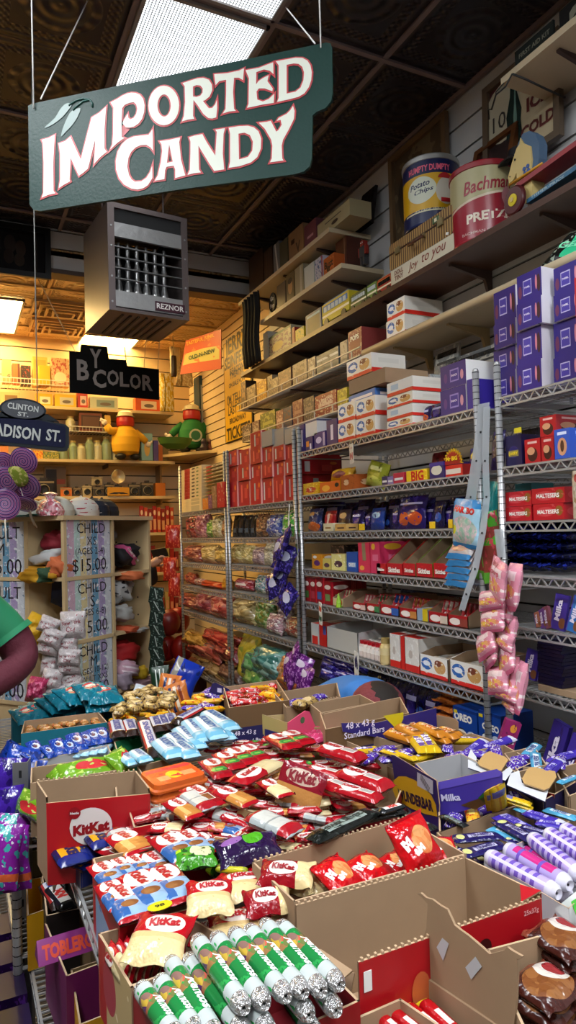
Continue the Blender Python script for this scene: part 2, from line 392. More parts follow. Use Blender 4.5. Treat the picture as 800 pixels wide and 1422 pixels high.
out=[sgn(*p)for p in((39,147),(44,144),(150,122),(300,91),(453,59),(459,60),(461,66),(462,128),(460,140),(452,150),(440,155),(434,160),(433,220),(430,231),(422,238),(408,242),(250,263),(120,283),(56,293),(47,292),(41,284))]
b=MB();b.poly(out,GREEN,SF@T(0,0,0),.012);b.build('board',sg)
letters=[('I',[c1([(143,325),(190,312),(234,290),(224,480),(226,680),(240,695),(190,706),(143,726),(156,690),(158,480),(152,345)])]),('M',[c1([(262,350),(305,335),(343,303),(415,462),(490,170),(540,140),(590,95),(580,250),(580,385),(595,408),(550,445),(507,492),(513,400),(515,320),(465,525),(430,555),(402,574),(345,450),(337,600),(342,612),(300,635),(262,660),(272,600),(272,420)])]),('P',[c2([(72,265),(120,240),(150,220),(185,204),(215,198),(245,200),(275,212),(298,240),(308,285),(305,330),(290,380),(265,412),(235,432),(205,440),(175,436),(155,410),(165,385),(190,345),(195,372),(210,383),(232,372),(250,345),(257,310),(250,280),(232,264),(205,268),(170,282),(152,305),(148,400),(150,505),(167,512),(120,545),(70,590),(85,555),(90,480),(92,300)])]),('O',[ell_(441,287,106,137),ell_(443,287,46,77)]),('R',[c3([(15,205),(60,190),(90,181),(120,178),(148,188),(163,212),(165,240),(152,272),(130,290),(118,295),(148,332),(165,330),(180,312),(188,290),(190,330),(185,378),(165,384),(145,381),(120,360),(90,315),(70,290),(68,370),(75,385),(40,390),(12,398),(22,370),(28,300),(26,220)]),c3([(68,222),(85,215),(105,217),(117,232),(116,252),(105,268),(85,275),(68,272)])]),('T',[c3([(175,160),(240,155),(300,142),(325,130),(320,190),(300,178),(275,178),(270,250),(275,335),(285,345),(250,348),(218,358),(232,335),(235,260),(235,188),(200,195),(182,215),(178,190)])]),('E',[c3([(333,140),(400,128),(472,100),(474,160),(455,143),(425,136),(387,150),(386,212),(398,195),(420,180),(450,165),(443,195),(470,232),(468,246),(430,232),(400,232),(388,248),(392,288),(420,298),(450,285),(478,258),(475,305),(420,313),(340,330),(348,310),(350,180)])]),('D',[c3([(485,95),(540,85),(585,77),(620,78),(645,92),(660,115),(667,150),(664,190),(652,225),(630,256),(600,274),(560,285),(492,300),(500,280),(500,115)]),c3([(540,113),(575,106),(600,108),(618,122),(628,150),(625,190),(610,228),(585,248),(540,258)])]),('C',[c2([(362,450),(365,520),(366,600),(350,578),(320,560),(280,562),(245,578),(215,608),(195,650),(188,710),(200,770),(218,800),(240,815),(285,812),(320,788),(345,750),(360,705),(362,790),(330,840),(300,860),(260,870),(215,863),(165,835),(130,790),(110,730),(108,670),(122,605),(150,555),(185,522),(230,503),(290,495),(335,490),(350,470)])]),('A',[c2([(412,535),(480,525),(555,508),(548,540),(560,660),(590,772),(520,790),(520,730),(510,705),(460,712),(450,735),(445,798),(378,808),(400,770),(420,680),(430,600),(425,555)]),c2([(478,555),(463,685),(503,676)])]),('N',[c3([(48,478),(75,470),(115,462),(135,500),(180,570),(188,450),(180,440),(230,432),(222,460),(218,560),(225,640),(175,648),(150,610),(95,520),(98,640),(108,655),(70,660),(40,668),(52,640),(55,560),(55,500)])]),('D',[c3([(248,430),(300,422),(345,420),(375,428),(398,448),(412,485),(410,535),(392,578),(360,605),(300,625),(248,632),(255,600),(255,460)]),c3([(297,460),(328,455),(355,467),(370,500),(367,545),(345,577),(300,590)])]),('Y',[c3([(400,405),(440,400),(460,395),(465,405),(488,450),(500,440),(515,415),(510,390),(490,395),(500,380),(540,360),(558,342),(572,320),(580,345),(577,385),(550,440),(522,490),(515,520),(518,585),(525,595),(490,600),(455,605),(465,585),(468,520),(462,490),(430,435)])]),]
for nm,loops in letters:
 b=MB()
 vs,fs=curve_fill(loops,.0052);b.add([(x,y,.002)for x,y in vs],fs,LRD,SF)
 vs,fs=curve_fill(loops,.0);b.add([(x,y,.004)for x,y in vs],fs,LCR,SF)
 b.build('letter_'+nm.lower(),sg)
b=MB()
b.poly(smooth_loop(c1([(160,238),(215,218),(285,165),(335,105),(350,72),(310,72),(270,110),(232,172)])),TEAL,SF@T(0,0,.002))
b.poly(smooth_loop(c1([(275,300),(295,225),(335,140),(370,112),(410,105),(390,165),(350,225),(310,265)])),TEAL,SF@T(0,0,.002))
for cv in([(330,85),(380,50),(430,36),(475,45),(493,70),(493,95)],[(360,120),(390,85),(430,55),(470,48)]):
 b.tube([SF@V((*p,.002))for p in c1(cv)],.0035,TEAL,5)
b.build('leaf_flourish',sg)
STR=mat('white_cord',(.8,.8,.78),.6)
for k,(px,py,qx,qy)in enumerate(((48,152,42,0),(58,139,122,0),(446,68,445,0),(438,62,397,10))):
 u=SF@V((*sgn(px,py),.006))
 if k in(0,2):e=V((u.x,u.y,CEIL-.01))
 elif k==1:w=ray(122,0);e=EYE+w*((CEIL-.01-EYE.z)/w.z)
 else:w=ray(397,10);e=EYE+w*((CEIL-.01-EYE.z)/w.z)
 b=MB();b.tube([u,e],.0028,STR,5);b.build('cord',sg)
def hz(px,py,z):return az(px,py,z)
zb=2.92
FLb,FRb,BRb,BLb=(hz(*p,zb)for p in((151,430),(262,446),(226,466),(115,461)))
ex=(FRb-FLb);ex.z=0;wH=ex.length;ex.normalize();ey=V((-ex.y,ex.x,0))
dH=.52;hH=ay(149,280,FLb.y).z-zb
HF=frame(FLb,ex,ey,(0,0,1))
ht=root('unit_heater','grey metal unit heater hung from the ceiling with a louvred front and a brand plate','heater',HF)
MET=mat('brown_grey_sheet_metal',(.17,.135,.13),.38,metal=.55,bump=.05,bscale=12);MET2=mat('light_galvanised_plate',(.42,.42,.42),.35,metal=.6,bump=.25,bscale=30);DRK=mat('black_void',(.006,.006,.007),.7)
b=MB()
b.box((.006,dH/2,hH/2),(.012,dH,hH),MET);b.box((wH-.006,dH/2,hH/2),(.012,dH,hH),MET);b.box((wH/2,dH/2,hH-.006),(wH-.024,dH,.012),MET);b.box((wH/2,dH-.006,hH/2),(wH-.024,.012,hH-.03),MET)
for x in(.02,wH-.02):b.box((x,-.004,hH/2),(.04,.014,hH),MET)
b.box((wH/2,-.003,hH-.012),(wH-.08,.012,.03),MET);b.box((wH/2,.03,hH-.075),(wH-.08,.05,.10),DRK)
for z in(.05,.2,.38,.5):
 for x in(.02,wH-.02):b.lathe([(.006,0),(.006,.004),(0,.005)],MET2,T(x,-.011,z)@RX(math.pi/2),8)
b.build('casing',ht)
b=MB();b.box((wH/2,dH/2,.012),(wH-.024,dH,.02),MET)
for k in range(7):b.box((.10+k*(wH-.2)/6,dH/2,-.002),(.012,dH*.8,.008),mat('dark_brown_slot',(.03,.02,.018),.6),RZ(0))
b.build('bottom_pan',ht)
b=MB();b.box((wH/2,.004,hH-.155),(wH-.08,.02,.085),MET2);b.build('upper_plate',ht)
b=MB();b.box((wH/2,.004,.075),(wH-.08,.02,.095),MET2);b.build('lower_plate',ht)
b=MB();b.box((wH-.125,-.012,.062),(.19,.008,.055),mat('dark_maroon_plate',(.05,.008,.02),.4));b.text('REZNOR',mat('plate_white',(.8,.78,.74),.5),T(wH-.125,-.0175,.062)@RX(math.pi/2),w=.175,bold=.02);b.build('nameplate',ht)
b=MB();b.box((wH/2,.34,hH/2-.03),(wH-.06,.02,hH-.25),DRK);b.build('inner_back',ht)
LV=mat('louvre_metal',(.2,.2,.2),.35,metal=.7)
zlo,zhi=.125,hH-.20
for k in range(4):
 b=MB();b.box((wH/2,.0,zlo+(zhi-zlo)*(.22+.2*k)),(wH-.08,.018,.007),LV,T(0,0,0));b.build('louvre',ht)
TB=mat('cast_tube',(.30,.30,.30),.32,metal=.75)
for k in range(6):
 b=MB();b.lathe([(.026,0),(.026,.02),(.020,.045),(.014,.06),(.013,.11),(.020,.13),(.012,.15),(.011,.24)],TB,T(wH*.17+k*wH*.115,.07,.125)@SCL(1,1,(zhi-zlo)/.24),12);b.build('exchanger_tube',ht)
for x in(.05,wH-.05):
 b=MB();b.tube([(x,dH/2,hH),(x,dH/2,CEIL-zb-.01)],.006,MET,6);b.build('hanger_rod',ht)
WHITE=mat('paper_white',(.78,.78,.76),.5);CARD=mat('kraft_cardboard',(.33,.215,.125),.75,var=.12,bscale=14);CARDE=mat('cardboard_edge',(.45,.31,.19),.8)
CHR=mat('chrome_wire',(.50,.50,.50),.25,metal=.55);CHD=mat('chrome_post',(.40,.40,.41),.3,metal=.6)
def C(h,rough=.4):return mat('print_'+h,h,rough)
_MC={}
def bar_mesh(key,dsg,L=.11,W=.045,H=.018,texts=(),e=4.,crimp=.09,back=None,nx=16,ny=6,rnd=.0,notch=True):
 """flow-wrapped sweet: a rounded filled body with two flat crimped ends"""
 if key in _MC:return _MC[key]
 rg=random.Random(key)
 wob=[rg.uniform(-1,1)for _ in range(8)]
 def hh(x,y):
  u=abs(x)/(L/2);v=min(1,abs(y)/(W/2))
  a=1 if u<1-crimp*1.9 else max(0.,(1-crimp-u)/(crimp*.9))
  a=math.sqrt(max(0,min(1,a)))
  w=1+rnd*(wob[0]*math.sin(9*x/L+wob[1]*3)+wob[2]*math.sin(17*x/L+11*y/W+wob[3]))
  return H/2*a*w*(max(0,1-v**e))**.5+.0006
 vs=[];fs=[];uv=[]
 for sgnz in(1,-1):
  for i in range(nx+1):
   for j in range(ny+1):
    u=i/nx;x=(u-.5)*L;s=math.sin((j/ny-.5)*math.pi)
    wd=W*(1.0 if(crimp<u<1-crimp)else.97);
    if notch and i in(0,nx):x+=(.0018 if j%2 else-.0012)*(1 if i==0 else-1)
    vs.append((x,s*wd/2,sgnz*hh(x,s*W/2)))
 n1=(nx+1)*(ny+1)
 for k in range(2):
  for i in range(nx):
   for j in range(ny):
    a=k*n1+i*(ny+1)+j;q=(a,a+ny+1,a+ny+2,a+1)
    fs.append(q if k==0 else q[::-1])
    uv.append([(vs[t][0]/L+.5,vs[t][1]/W+.5)for t in fs[-1]])
 b=MB();b.add(vs,fs[:nx*ny],dsg,uvs=uv[:nx*ny],smooth=True);b.add(vs,fs[nx*ny:],back or dsg,uvs=uv[nx*ny:],smooth=True)
 for tx in texts:
  s,x,y,w,m=tx[:5];rot=tx[5]if len(tx)>5 else 0;bold=tx[6]if len(tx)>6 else.03;sh=tx[7]if len(tx)>7 else 0
  vt,ft,asp=text_mesh(s,bold,sh);w_=w*L;h_=w_/asp
  if len(tx)>8:h_=tx[8]*W
  P=[]
  for px,py in vt:
   X_=px*w_;Y_=py*h_;cr,sr=math.cos(rot),math.sin(rot);X2=X_*cr-Y_*sr+(x-.5)*L;Y2=X_*sr+Y_*cr+(y-.5)*W
   P.append((X2,Y2,hh(X2,Y2)+.0007))
  b.add(P,ft,m)
 _MC[key]=b.mesh(key);return _MC[key]
def bag_mesh(key,dsg,W=.16,Hh=.20,D=.05,texts=(),back=None,seed=1,n=12,wr=.10,fin=.07,uvtop=True):
 """pillow bag lying in XY (Y = height of the bag), bulging to +-Z"""
 if key in _MC:return _MC[key]
 rg=random.Random(seed*77+5);ph=[rg.uniform(0,6.28)for _ in range(6)]
 def hh(x,y):
  u=min(1,abs(x)/(W/2));v=abs(y)/(Hh/2)
  a=max(0,1-u**2.4)**.5;c=max(0,(1-fin-v)/(1-fin))if v<1-fin else 0
  c=min(1,c*2.2)**.6
  w=1+wr*(math.sin(16*x/W+ph[0]+5*y/Hh)+math.sin(13*y/Hh+ph[1]-7*x/W)*.8+math.sin(27*x/W+ph[2])*.5*abs(2*y/Hh))
  return D/2*a*c*w+.0006
 vs=[];fs=[];uv=[]
 for sg_ in(1,-1):
  for i in range(n+1):
   for j in range(n+1):
    s=math.sin((i/n-.5)*math.pi*.98)/math.sin(.49*math.pi);y=(j/n-.5)*Hh
    wd=W*(1-.06*math.cos(y/Hh*math.pi)**2*1.0)
    x=s*wd/2+(.006*math.sin(j*1.7+ph[3])if j in(0,n)else.002*math.sin(j+ph[4]));z=hh(s*W/2,y)*sg_
    if j in(0,n):z+=.004*math.sin(i*1.3+ph[5])
    vs.append((x,y,z))
 n1=(n+1)**2
 for k in range(2):
  for i in range(n):
   for j in range(n):
    a=k*n1+i*(n+1)+j;q=(a,a+n+1,a+n+2,a+1);fs.append(q if k==0 else q[::-1]);uv.append([(vs[t][0]/W+.5,vs[t][1]/Hh+.5)for t in fs[-1]])
 b=MB();m=n*n;b.add(vs,fs[:m],dsg,uvs=uv[:m],smooth=True);b.add(vs,fs[m:],back or dsg,uvs=uv[m:],smooth=True)
 for tx in texts:
  s,x,y,w,mt=tx[:5];rot=tx[5]if len(tx)>5 else 0;bold=tx[6]if len(tx)>6 else.03
  vt,ft,asp=text_mesh(s,bold,0);w_=w*W;h_=w_/asp;P=[]
  for px,py in vt:
   X_=px*w_;Y_=py*h_;cr,sr=math.cos(rot),math.sin(rot);X2=X_*cr-Y_*sr+(x-.5)*W;Y2=X_*sr+Y_*cr+(y-.5)*Hh
   P.append((X2,Y2,hh(X2,Y2)+.0012))
  b.add(P,ft,mt)
 _MC[key]=b.mesh(key);return _MC[key]
def carton_mesh(key,w,d,h,m,front=None,top=None,side=None,texts=(),bev=.0,toptexts=(),sidetexts=()):
 """box: X width, Y depth (front at -Y), Z from 0 up; texts on the front (s,u,v,width,mat)"""
 if key in _MC:return _MC[key]
 b=MB();b.box((0,0,h/2),(w,d,h),m,front=front,top=top,side=side)
 b.box((0,-d/2-.0004,h*.5),(w*.985,.0008,h*.985),front or m)if front is None else None
 b.box((0,d*.25,h+.0006),(w*.96,.0012,.0012),CARDE)
 for s,u,v,tw,mt in texts:b.text(s,mt,T((u-.5)*w,-d/2-.0012,v*h)@RX(math.pi/2),w=tw*w,bold=.03)
 for s,u,v,tw,mt in toptexts:b.text(s,mt,T((u-.5)*w,(v-.5)*d,h+.0014),w=tw*w,bold=.03)
 for s,u,v,tw,mt in sidetexts:b.text(s,mt,T(-w/2-.001,(.5-u)*d,v*h)@RZ(-math.pi/2)@RX(math.pi/2),w=tw*d,bold=.03)
 _MC[key]=b.mesh(key);return _MC[key]
def wire_shelf_mesh(w,d,name):
 """top at z=0, front edge along X at y=0, going back to y=d"""
 if name in _MC:return _MC[name]
 b=MB();r=.0035
 for y in(0,d):
  b.bar((0,y,-.003),(w,y,-.003),.007,.007,CHR);b.bar((0,y,-.034),(w,y,-.034),.007,.007,CHR)
  n=int(w/.05)
  for k in range(n):
   x0=k*w/n;x1=(k+.5)*w/n;x2=(k+1)*w/n
   b.bar((x0,y,-.034),(x1,y,-.004),.004,.004,CHR);b.bar((x1,y,-.004),(x2,y,-.034),.004,.004,CHR)
 for x in(0,w):
  b.bar((x,0,-.003),(x,d,-.003),.007,.007,CHR);b.bar((x,0,-.034),(x,d,-.034),.007,.007,CHR)
 k=.025
 x=k
 while x<w:b.bar((x,0,-.001),(x,d,-.001),.0035,.0035,CHR);x+=k
 for y in(d*.33,d*.66):b.bar((0,y,-.008),(w,y,-.008),.006,.006,CHR)
 _MC[name]=b.mesh(name);return _MC[name]
def post_mesh(h,name):
 if name in _MC:return _MC[name]
 b=MB();b.tube([(0,0,.03),(0,0,h)],.0127,CHD,10)
 z=.1
 while z<h:b.lathe([(.0129,z),(.0134,z+.0015),(.0129,z+.003)],DRK,I4,10);z+=.0254
 b.lathe([(.02,0),(.02,.012),(.013,.03)],DRK,I4,10);b.sph((0,0,h),.0127,CHD,seg=10,rings=4)
 _MC[name]=b.mesh(name);return _MC[name]
SHX=1.80
def wall_M(y,z,x=SHX):
 """frame whose +X runs towards the camera end (-Y world), +Y into the wall"""
 m=Matrix.Identity(4)
 m[0][0],m[1][0]=0,-1;m[0][1],m[1][1]=1,0
 m[0][3],m[1][3],m[2][3]=x,y,z;return m
def unit(label,y0,y1,levels,H,d=.60):
 w=y1-y0;r=root('wire_shelf_unit',label,'shelf',wall_M(y1,0),'chrome wire shelving units along the right wall')
 for x in(.0,w):
  for y in(0,d):put(post_mesh(H,'post'),'post',T(x,y,0),r)
 for z in levels:put(wire_shelf_mesh(w,d,'wshelf%.2f'%w),'wire_shelf',T(0,0,z),r)
 return r
LA=[2.05,1.80,1.59,1.38,1.19,.955,.62,.2];LB=[2.065,1.81,1.61,1.42,1.235,1.02,.62,.2];LC_=[1.78,1.56,1.37,1.175,.94,.50,.2];LD=[1.785,1.56,1.35,1.15,.93,.70,.46,.2]
unit('chrome wire shelf unit nearest the camera at the right edge, holding purple cartons',.39,1.905,LB,2.19)
unit('wide chrome wire shelf unit in the middle, white and red cartons on its top shelf',2.02,3.52,LA,2.21)
unit('chrome wire shelf unit stacked with red cartons on top',3.585,4.68,LC_,2.1)
unit('farthest chrome wire shelf unit, white boxes stacked on top',4.74,5.86,LD,2.12)
BOXN={}
def shy(px,py,x=SHX+.03):return ax(px,py,x).y
def on_shelf(me,px0,px1,py,z,name,label,cat,group=None,inset=.03,rot=0.,stretch=True,wid=None,x=None,up=0.,hs=1.):
 """stand a mesh (front -Y, base z=0) on a shelf; width read between two sight lines"""
 X_=SHX+inset if x is None else x
 y1=ax(px0,py,X_).y;y0=ax(px1,py,X_).y
 w=me['w']if 'w' in me else 1.
 s=(abs(y1-y0)/w)if stretch else 1.
 M=wall_M((y0+y1)/2,z+up,X_)@T(0,me.get('d',0)/2,0)@RZ(rot)@SCL(s,1,hs)
 return put(me,name,M,None,label,cat,group)
def dim(me,w,d=0):me['w']=w;me['d']=d;return me
_DD={}
def DS(base,*shapes,**k):
 key=(base,shapes,tuple(sorted(k.items())))
 if key not in _DD:_DD[key]=design('print_design_%d'%len(_DD),base,shapes,**k)
 return _DD[key]
def BX(base,*shapes):return DS(base,*shapes,bump=.0,rough=.42)
def car(px0,px1,zb,pytop,dsg,label,cat='box',group=None,dp=.2,inset=.02,texts=(),name='candy_carton',side=None,top=None,x=None,pyb=None,stx=(),gap=.002,rot=0.):
 X_=SHX+inset if x is None else x
 y1=ax(px0,700,X_).y;y0=ax(px1,700,X_).y;pm=(px0+px1)/2
 pv=pytop if pyb is None else(pytop+pyb)/2
 y1=ax(px0,pv,X_).y;y0=ax(px1,pv,X_).y
 if pyb is not None:zb=ax(pm,pyb,X_).z
 h=ax(pm,pytop,X_).z-zb;w=y1-y0-gap
 b=MB();b.box((0,dp/2,h/2),(w,dp,h-.001),side or dsg,front=dsg,top=top or side or dsg,side=side or dsg)
 for s,u,v,tw,mt in texts:b.text(s,mt,T((u-.5)*w,-.0012,v*h)@RX(math.pi/2),w=tw*w,bold=.03)
 for s,u,v,tw,mt in stx:b.text(s,mt,T(w/2+.001,u*dp,v*h)@RZ(math.pi/2)@RX(math.pi/2),w=tw*dp,bold=.03)
 b.box((0,dp*.5,h-.0002),(w*.9,.004,.0016),CARDE)
 o=b.build(name,None,label=label,cat=cat,group=group);o.matrix_local=wall_M((y0+y1)/2,zb+.002,X_)@RZ(rot)
 return zb+h
SB={}
def sb(px0,px1,pytop,z,dsg,label,cat='candy bag',group=None,seed=0,inset=.06,lean=.12,name='candy_bag',texts=(),x=None,dk=.3,pyb=None,rot=0.,tall=None):
 X_=SHX+inset if x is None else x
 pm=(px0+px1)/2;pv=pytop+8
 y1=ax(px0,pv,X_).y;y0=ax(px1,pv,X_).y
 if pyb is not None:z=ax(pm,pyb,X_).z
 h=ax(pm,pytop,X_).z-z;w=y1-y0
 key='b%s%d%s'%(dsg.name,seed%3,str(texts))
 me=bag_mesh(key,dsg,.16,.20,.06,texts,seed=seed%3)
 M=wall_M((y0+y1)/2,z+.003,X_)@T(0,.03,0)@RX(-lean)@RZ(0)@RY(rot)@T(0,0,h/2)@RX(math.pi/2)@SCL(w/.16,h/.20,min(.17,w*dk)/.06)
 return put(me,name,M,None,label,cat,group)
WT=C('f0ece4');YT=C('f0d020');RT=C('c01018');BK=C('141414');PW=C('e8e0f4');GD=C('d8a840')
K=BX('e9e6df',('e',.25,.6,.2,.28,'2f63b0'),('e',.25,.62,.13,.12,'e8eef6'),('e',.72,.55,.2,.3,'c99a5a'),('e',.66,.72,.12,.14,'7a3b1c'),('r',.5,.08,.5,.12,'d4281c'),('n',9,.62,'e6dcc8'),('r',.5,.05,.5,.1,'d4281c'))
KS=BX('e2ded6',('r',.5,.1,.5,.14,'d4281c'),('r',.5,.65,.3,.12,'d8d4cc'))
def kbox(a,b_,zb,t,lab,**k):return car(a,b_,zb,t,K,lab,'box','white and red milk chocolate cartons on the middle shelf',side=KS,**k)
z=LA[0]
P1=BX('2b1c66',('r',.5,.5,.12,.3,'d8d4e8'));P2=BX('26195e',('r',.3,.5,.2,.2,'d8882a'),('r',.7,.3,.1,.2,'d8d4e8'));P3=BX('2e1f72',('e',.4,.5,.25,.2,'c8c0e0'),('r',.85,.5,.08,.4,'b0a8c8'))
car(415,423,z,590,P1,'narrow purple carton standing beside the left post of the middle shelf top',dp=.2)
t=car(424,434,z,607,P2,'small purple carton with an orange corner on the middle shelf top')
car(424,440,t,583,BX('cfcfcf',('r',.5,.9,.5,.06,'4a4a6a')),'pale grey flat carton on top of the small purple one, middle shelf')
car(436,452,z,600,P3,'purple carton with a pale oval beside the pale grey carton')
car(453,468,z,583,P1,'purple carton with a white strip just left of the white-red cartons')
z1=kbox(469,493,z,586,'lower left white-red carton with a blue logo, middle shelf top')
kbox(469,493,z1,560,'white-red carton stacked second on the far left column of the middle shelf top')
z1=kbox(494,521,z,580,'bottom white-red carton in the second column of the middle shelf top',dp=.32)
z2=kbox(494,521,z1,553,'white-red carton second up in the second column of the middle shelf top',dp=.32)
car(484,521,z2+.003,545,BX('3f6fb8',('r',.5,.3,.4,.2,'e8e8e8')),'flat blue and white carton lying on the white-red cartons',dp=.3,inset=.03)
z3=ax(500,545,SHX+.03).z+.004
z4=car(484,535,z3,520,CARD,'plain brown cardboard carton on the flat blue one, middle shelf top',dp=.25,inset=.03)
kbox(481,516,z4+.003,497,'open white-red carton on the plain brown carton, highest of its stack',dp=.2,inset=.03)
z1=z
for k,(t_,nm)in enumerate(((582,'lowest'),(565,'second lowest'),(548,'second highest'),(528,'highest'))):
 z1=car(537,573,z1,t_,K if k%2==0 else BX('dfe3e8',('r',.5,.12,.5,.14,'d4281c'),('r',.3,.6,.15,.2,'a8c4e0')),nm+' of four white-red cartons stacked beside the purple bags',side=KS,dp=.28,group='white and red milk chocolate cartons on the middle shelf')+.001
PB=DS('1d1250',('e',.5,.35,.32,.2,'d2622a'),('n',7,.60,'3c2a86'),('r',.5,.72,.3,.06,'cfc8e8'),rough=.22);PB2=DS('171043',('e',.5,.5,.25,.25,'33257a'),('n',9,.62,'4b3a98'),('r',.5,.7,.3,.05,'b8b0d8'),rough=.2);PB3=DS('14103a',('e',.5,.4,.28,.18,'2c54a8'),('n',8,.62,'241a5c'),rough=.2)
sb(574,592,565,z,PB,'purple and orange bag leaning beside the white-red cartons',seed=1)
sb(590,610,560,z,PB2,'dark purple bag just left of the two purple cartons',seed=2)
PC=BX('2a1a72',('r',.55,.5,.17,.26,'8a7cc0'),('r',.55,.5,.14,.2,'3a2a86'),('e',.2,.45,.07,.2,'52307a'),('e',.84,.45,.06,.2,'c88c9a'))
z1=car(611,647,z,539,PC,'lower purple carton of the pair next to the chrome post',side=WHITE,dp=.3,texts=[('SNACK',.55,.5,.24,PW)])
car(611,647,z1,505,PC,'upper purple carton of the pair next to the chrome post',side=WHITE,dp=.3,texts=[('SNACK',.55,.5,.24,PW)])
car(648,659,z,527,BX('30228a'),'slim purple carton between the purple pair and the chrome post',dp=.2)
z=LA[1];g=None
car(421,442,z,671,BX('d9a410',('e',.5,.4,.35,.25,'c23a1c'),('n',8,.6,'f0d860')),'yellow display tray with a red badge, second shelf, far left',dp=.15,texts=[('N',.5,.4,.1,WT)])
car(421,434,z+.0,641,BX('8c1020',('e',.5,.6,.3,.2,'d0506a')),'dark red carton behind the yellow display tray',dp=.2,inset=.2)
car(424,452,z+.0,637,BX('6a0c18',('e',.4,.6,.25,.15,'c87a8a')),'long dark red carton at the back of the second shelf',dp=.12,inset=.34)
z1=car(444,472,z,669,BX('d8641a',('e',.3,.4,.2,.3,'f0b040'),('e',.85,.6,.1,.2,'181818')),'orange carton with a black round mark on the second shelf',dp=.2,side=BX('d8901a'))
sb(453,482,650,z1,DS('d8a818',('e',.5,.4,.3,.25,'7a2a4a'),('n',6,.62,'b86a1a')),'yellow bag lying on the orange carton',seed=1,lean=.35)
car(473,492,z,660,BX('a8501c',('e',.4,.5,.2,.2,'d8b08a'),('n',6,.6,'8a3a14')),'brown-orange carton right of the orange carton',dp=.18)
sb(500,528,642,z,DS('9aa02a',('e',.5,.25,.4,.2,'b8c050'),('r',.5,.75,.3,.08,'d8d890'),('n',5,.62,'6a7018')),'tall olive green bag leaning on the second shelf',seed=2,rot=.25)
for k,(a,b_,c_)in enumerate(((530,538,'2a2450'),(538,546,'7a6a9a'),(546,561,'b02440'))):
 car(a,b_,z,662-5*(k==2),BX(c_,('r',.5,.4,.4,.12,'d8d8d8')),('small dark bar tray','small lilac bar tray','red and white bar tray')[k]+' right of the olive green bag',dp=.15)
YB=BX('e0b418',('n',6,.6,'f0d840'))
car(564,593,z,653,YB,'bright yellow display box reading Big on the second shelf',dp=.16,texts=[('BIG',.55,.45,.6,RT)])
car(596,616,z,642,BX('221a58',('e',.5,.5,.38,.3,'c8c4b0'),('r',.5,.85,.5,.1,'3a2c80')),'purple display box with a cream oval next to the yellow one',dp=.16)
sb(590,612,628,z,DS('8c1424',('r',.5,.6,.4,.1,'c83a30'),('n',6,.6,'5a0c18')),'red bag standing behind the purple display box',seed=1,inset=.25)
def burst(px0,px1,zb,pytop,label,text):
 X_=SHX+.03;y1=ax(px0,pytop+15,X_).y;y0=ax(px1,pytop+15,X_).y;h=ax((px0+px1)/2,pytop,X_).z-zb;w=y1-y0
 r=root('display_box',label,'display box',wall_M((y0+y1)/2,zb+.002,X_))
 b=MB();b.box((0,.07,h*.2),(w,.14,h*.4),C('b8241c'),front=BX('c8281c',('r',.5,.45,.4,.22,'d8c8b8')));b.build('tray',r)
 n=13;pts=[]
 for k in range(2*n+1):
  a=math.pi*k/(2*n);rr=1 if k%2==0 else.82
  pts.append((w*.55*rr*math.cos(a),h*.42+h*.56*rr*math.sin(a)))
 b=MB();b.poly(pts,C('c9a018'),T(0,-.001,0)@RX(math.pi/2),.004);b.poly([(x*.85,h*.42+(y-h*.42)*.85)for x,y in pts],C('9c1418'),T(0,-.003,0)@RX(math.pi/2),.001)
 b.text(text,YT,T(0,-.006,h*.62)@RX(math.pi/2),w=w*.6,bold=.04);b.build('header_card',r)
burst(616,642,z,622,'red sunburst display box reading Mr Big next to the plastic strip','Mr BIG')
sb(642,660,622,z,DS('1c1250',('e',.5,.7,.3,.15,'e0c020'),('n',6,.6,'30207a')),'dark purple bag with yellow splash beside the sunburst box',seed=0)
z=LA[2];G3='dark purple chocolate bags on the third shelf'
OR=DS('20306a',('e',.5,.2,.45,.2,'d06428'),('e',.4,.75,.25,.1,'d8a050'),('n',7,.62,'b8b8c8'))
sb(422,440,707,z,OR,'blue and orange bag at the far left of the third shelf',seed=0)
sb(444,459,710,z,DS('b01420',('n',7,.6,'d84a50'),('r',.5,.6,.1,.3,'e8c8c0')),'bright red bag, second from the left on the third shelf',seed=1)
car(449,462,z,727,BX('cfc8a8',('r',.5,.4,.3,.1,'8a6a3a')),'small cream tray before the red bag on the third shelf',dp=.08,inset=.0)
sb(463,479,708,z,DS('3a2a3a',('e',.5,.7,.3,.15,'c8a878'),('r',.5,.3,.5,.2,'3a2418')),'brown bag with a tan badge on the third shelf',seed=2)
car(465,481,z,728,BX('c9a05a',('r',.5,.4,.3,.1,'4a2a1a')),'small tan tray before the brown bag on the third shelf',dp=.07,inset=.0)
sb(481,498,709,z,PB2,'dark purple bag between the brown bag and the blue bag',seed=0,texts=[('MINIS',.5,.7,.5,PW)])
sb(508,526,706,z,DS('1a3f96',('e',.5,.65,.3,.14,'9ac4e4'),('n',7,.6,'24247a')),'bright blue bag on the third shelf behind the white tag',seed=1)
for k,(a,b_,t_,dd)in enumerate(((499,509,712,PB2),(527,536,712,PB3),(536,547,706,PB2),(581,597,700,PB2),(594,609,697,PB3),(607,622,703,PB2),(620,636,704,PB3),(634,650,700,PB2))):
 sb(a,b_,t_,z,dd,'dark purple bag on the third shelf, %s of the small ones'%nth(k,8),group=G3,seed=k,inset=.07+.02*(k%2))
sb(545,583,689,z,DS('231661',('e',.3,.3,.22,.2,'cc5a2c'),('e',.7,.3,.22,.2,'c84e26'),('n',5,.6,'3d2c8c'),('r',.5,.75,.4,.03,'b8b0e0'),rough=.15),'large glossy purple bag with orange pictures in the middle of the third shelf',seed=2,dk=.22)
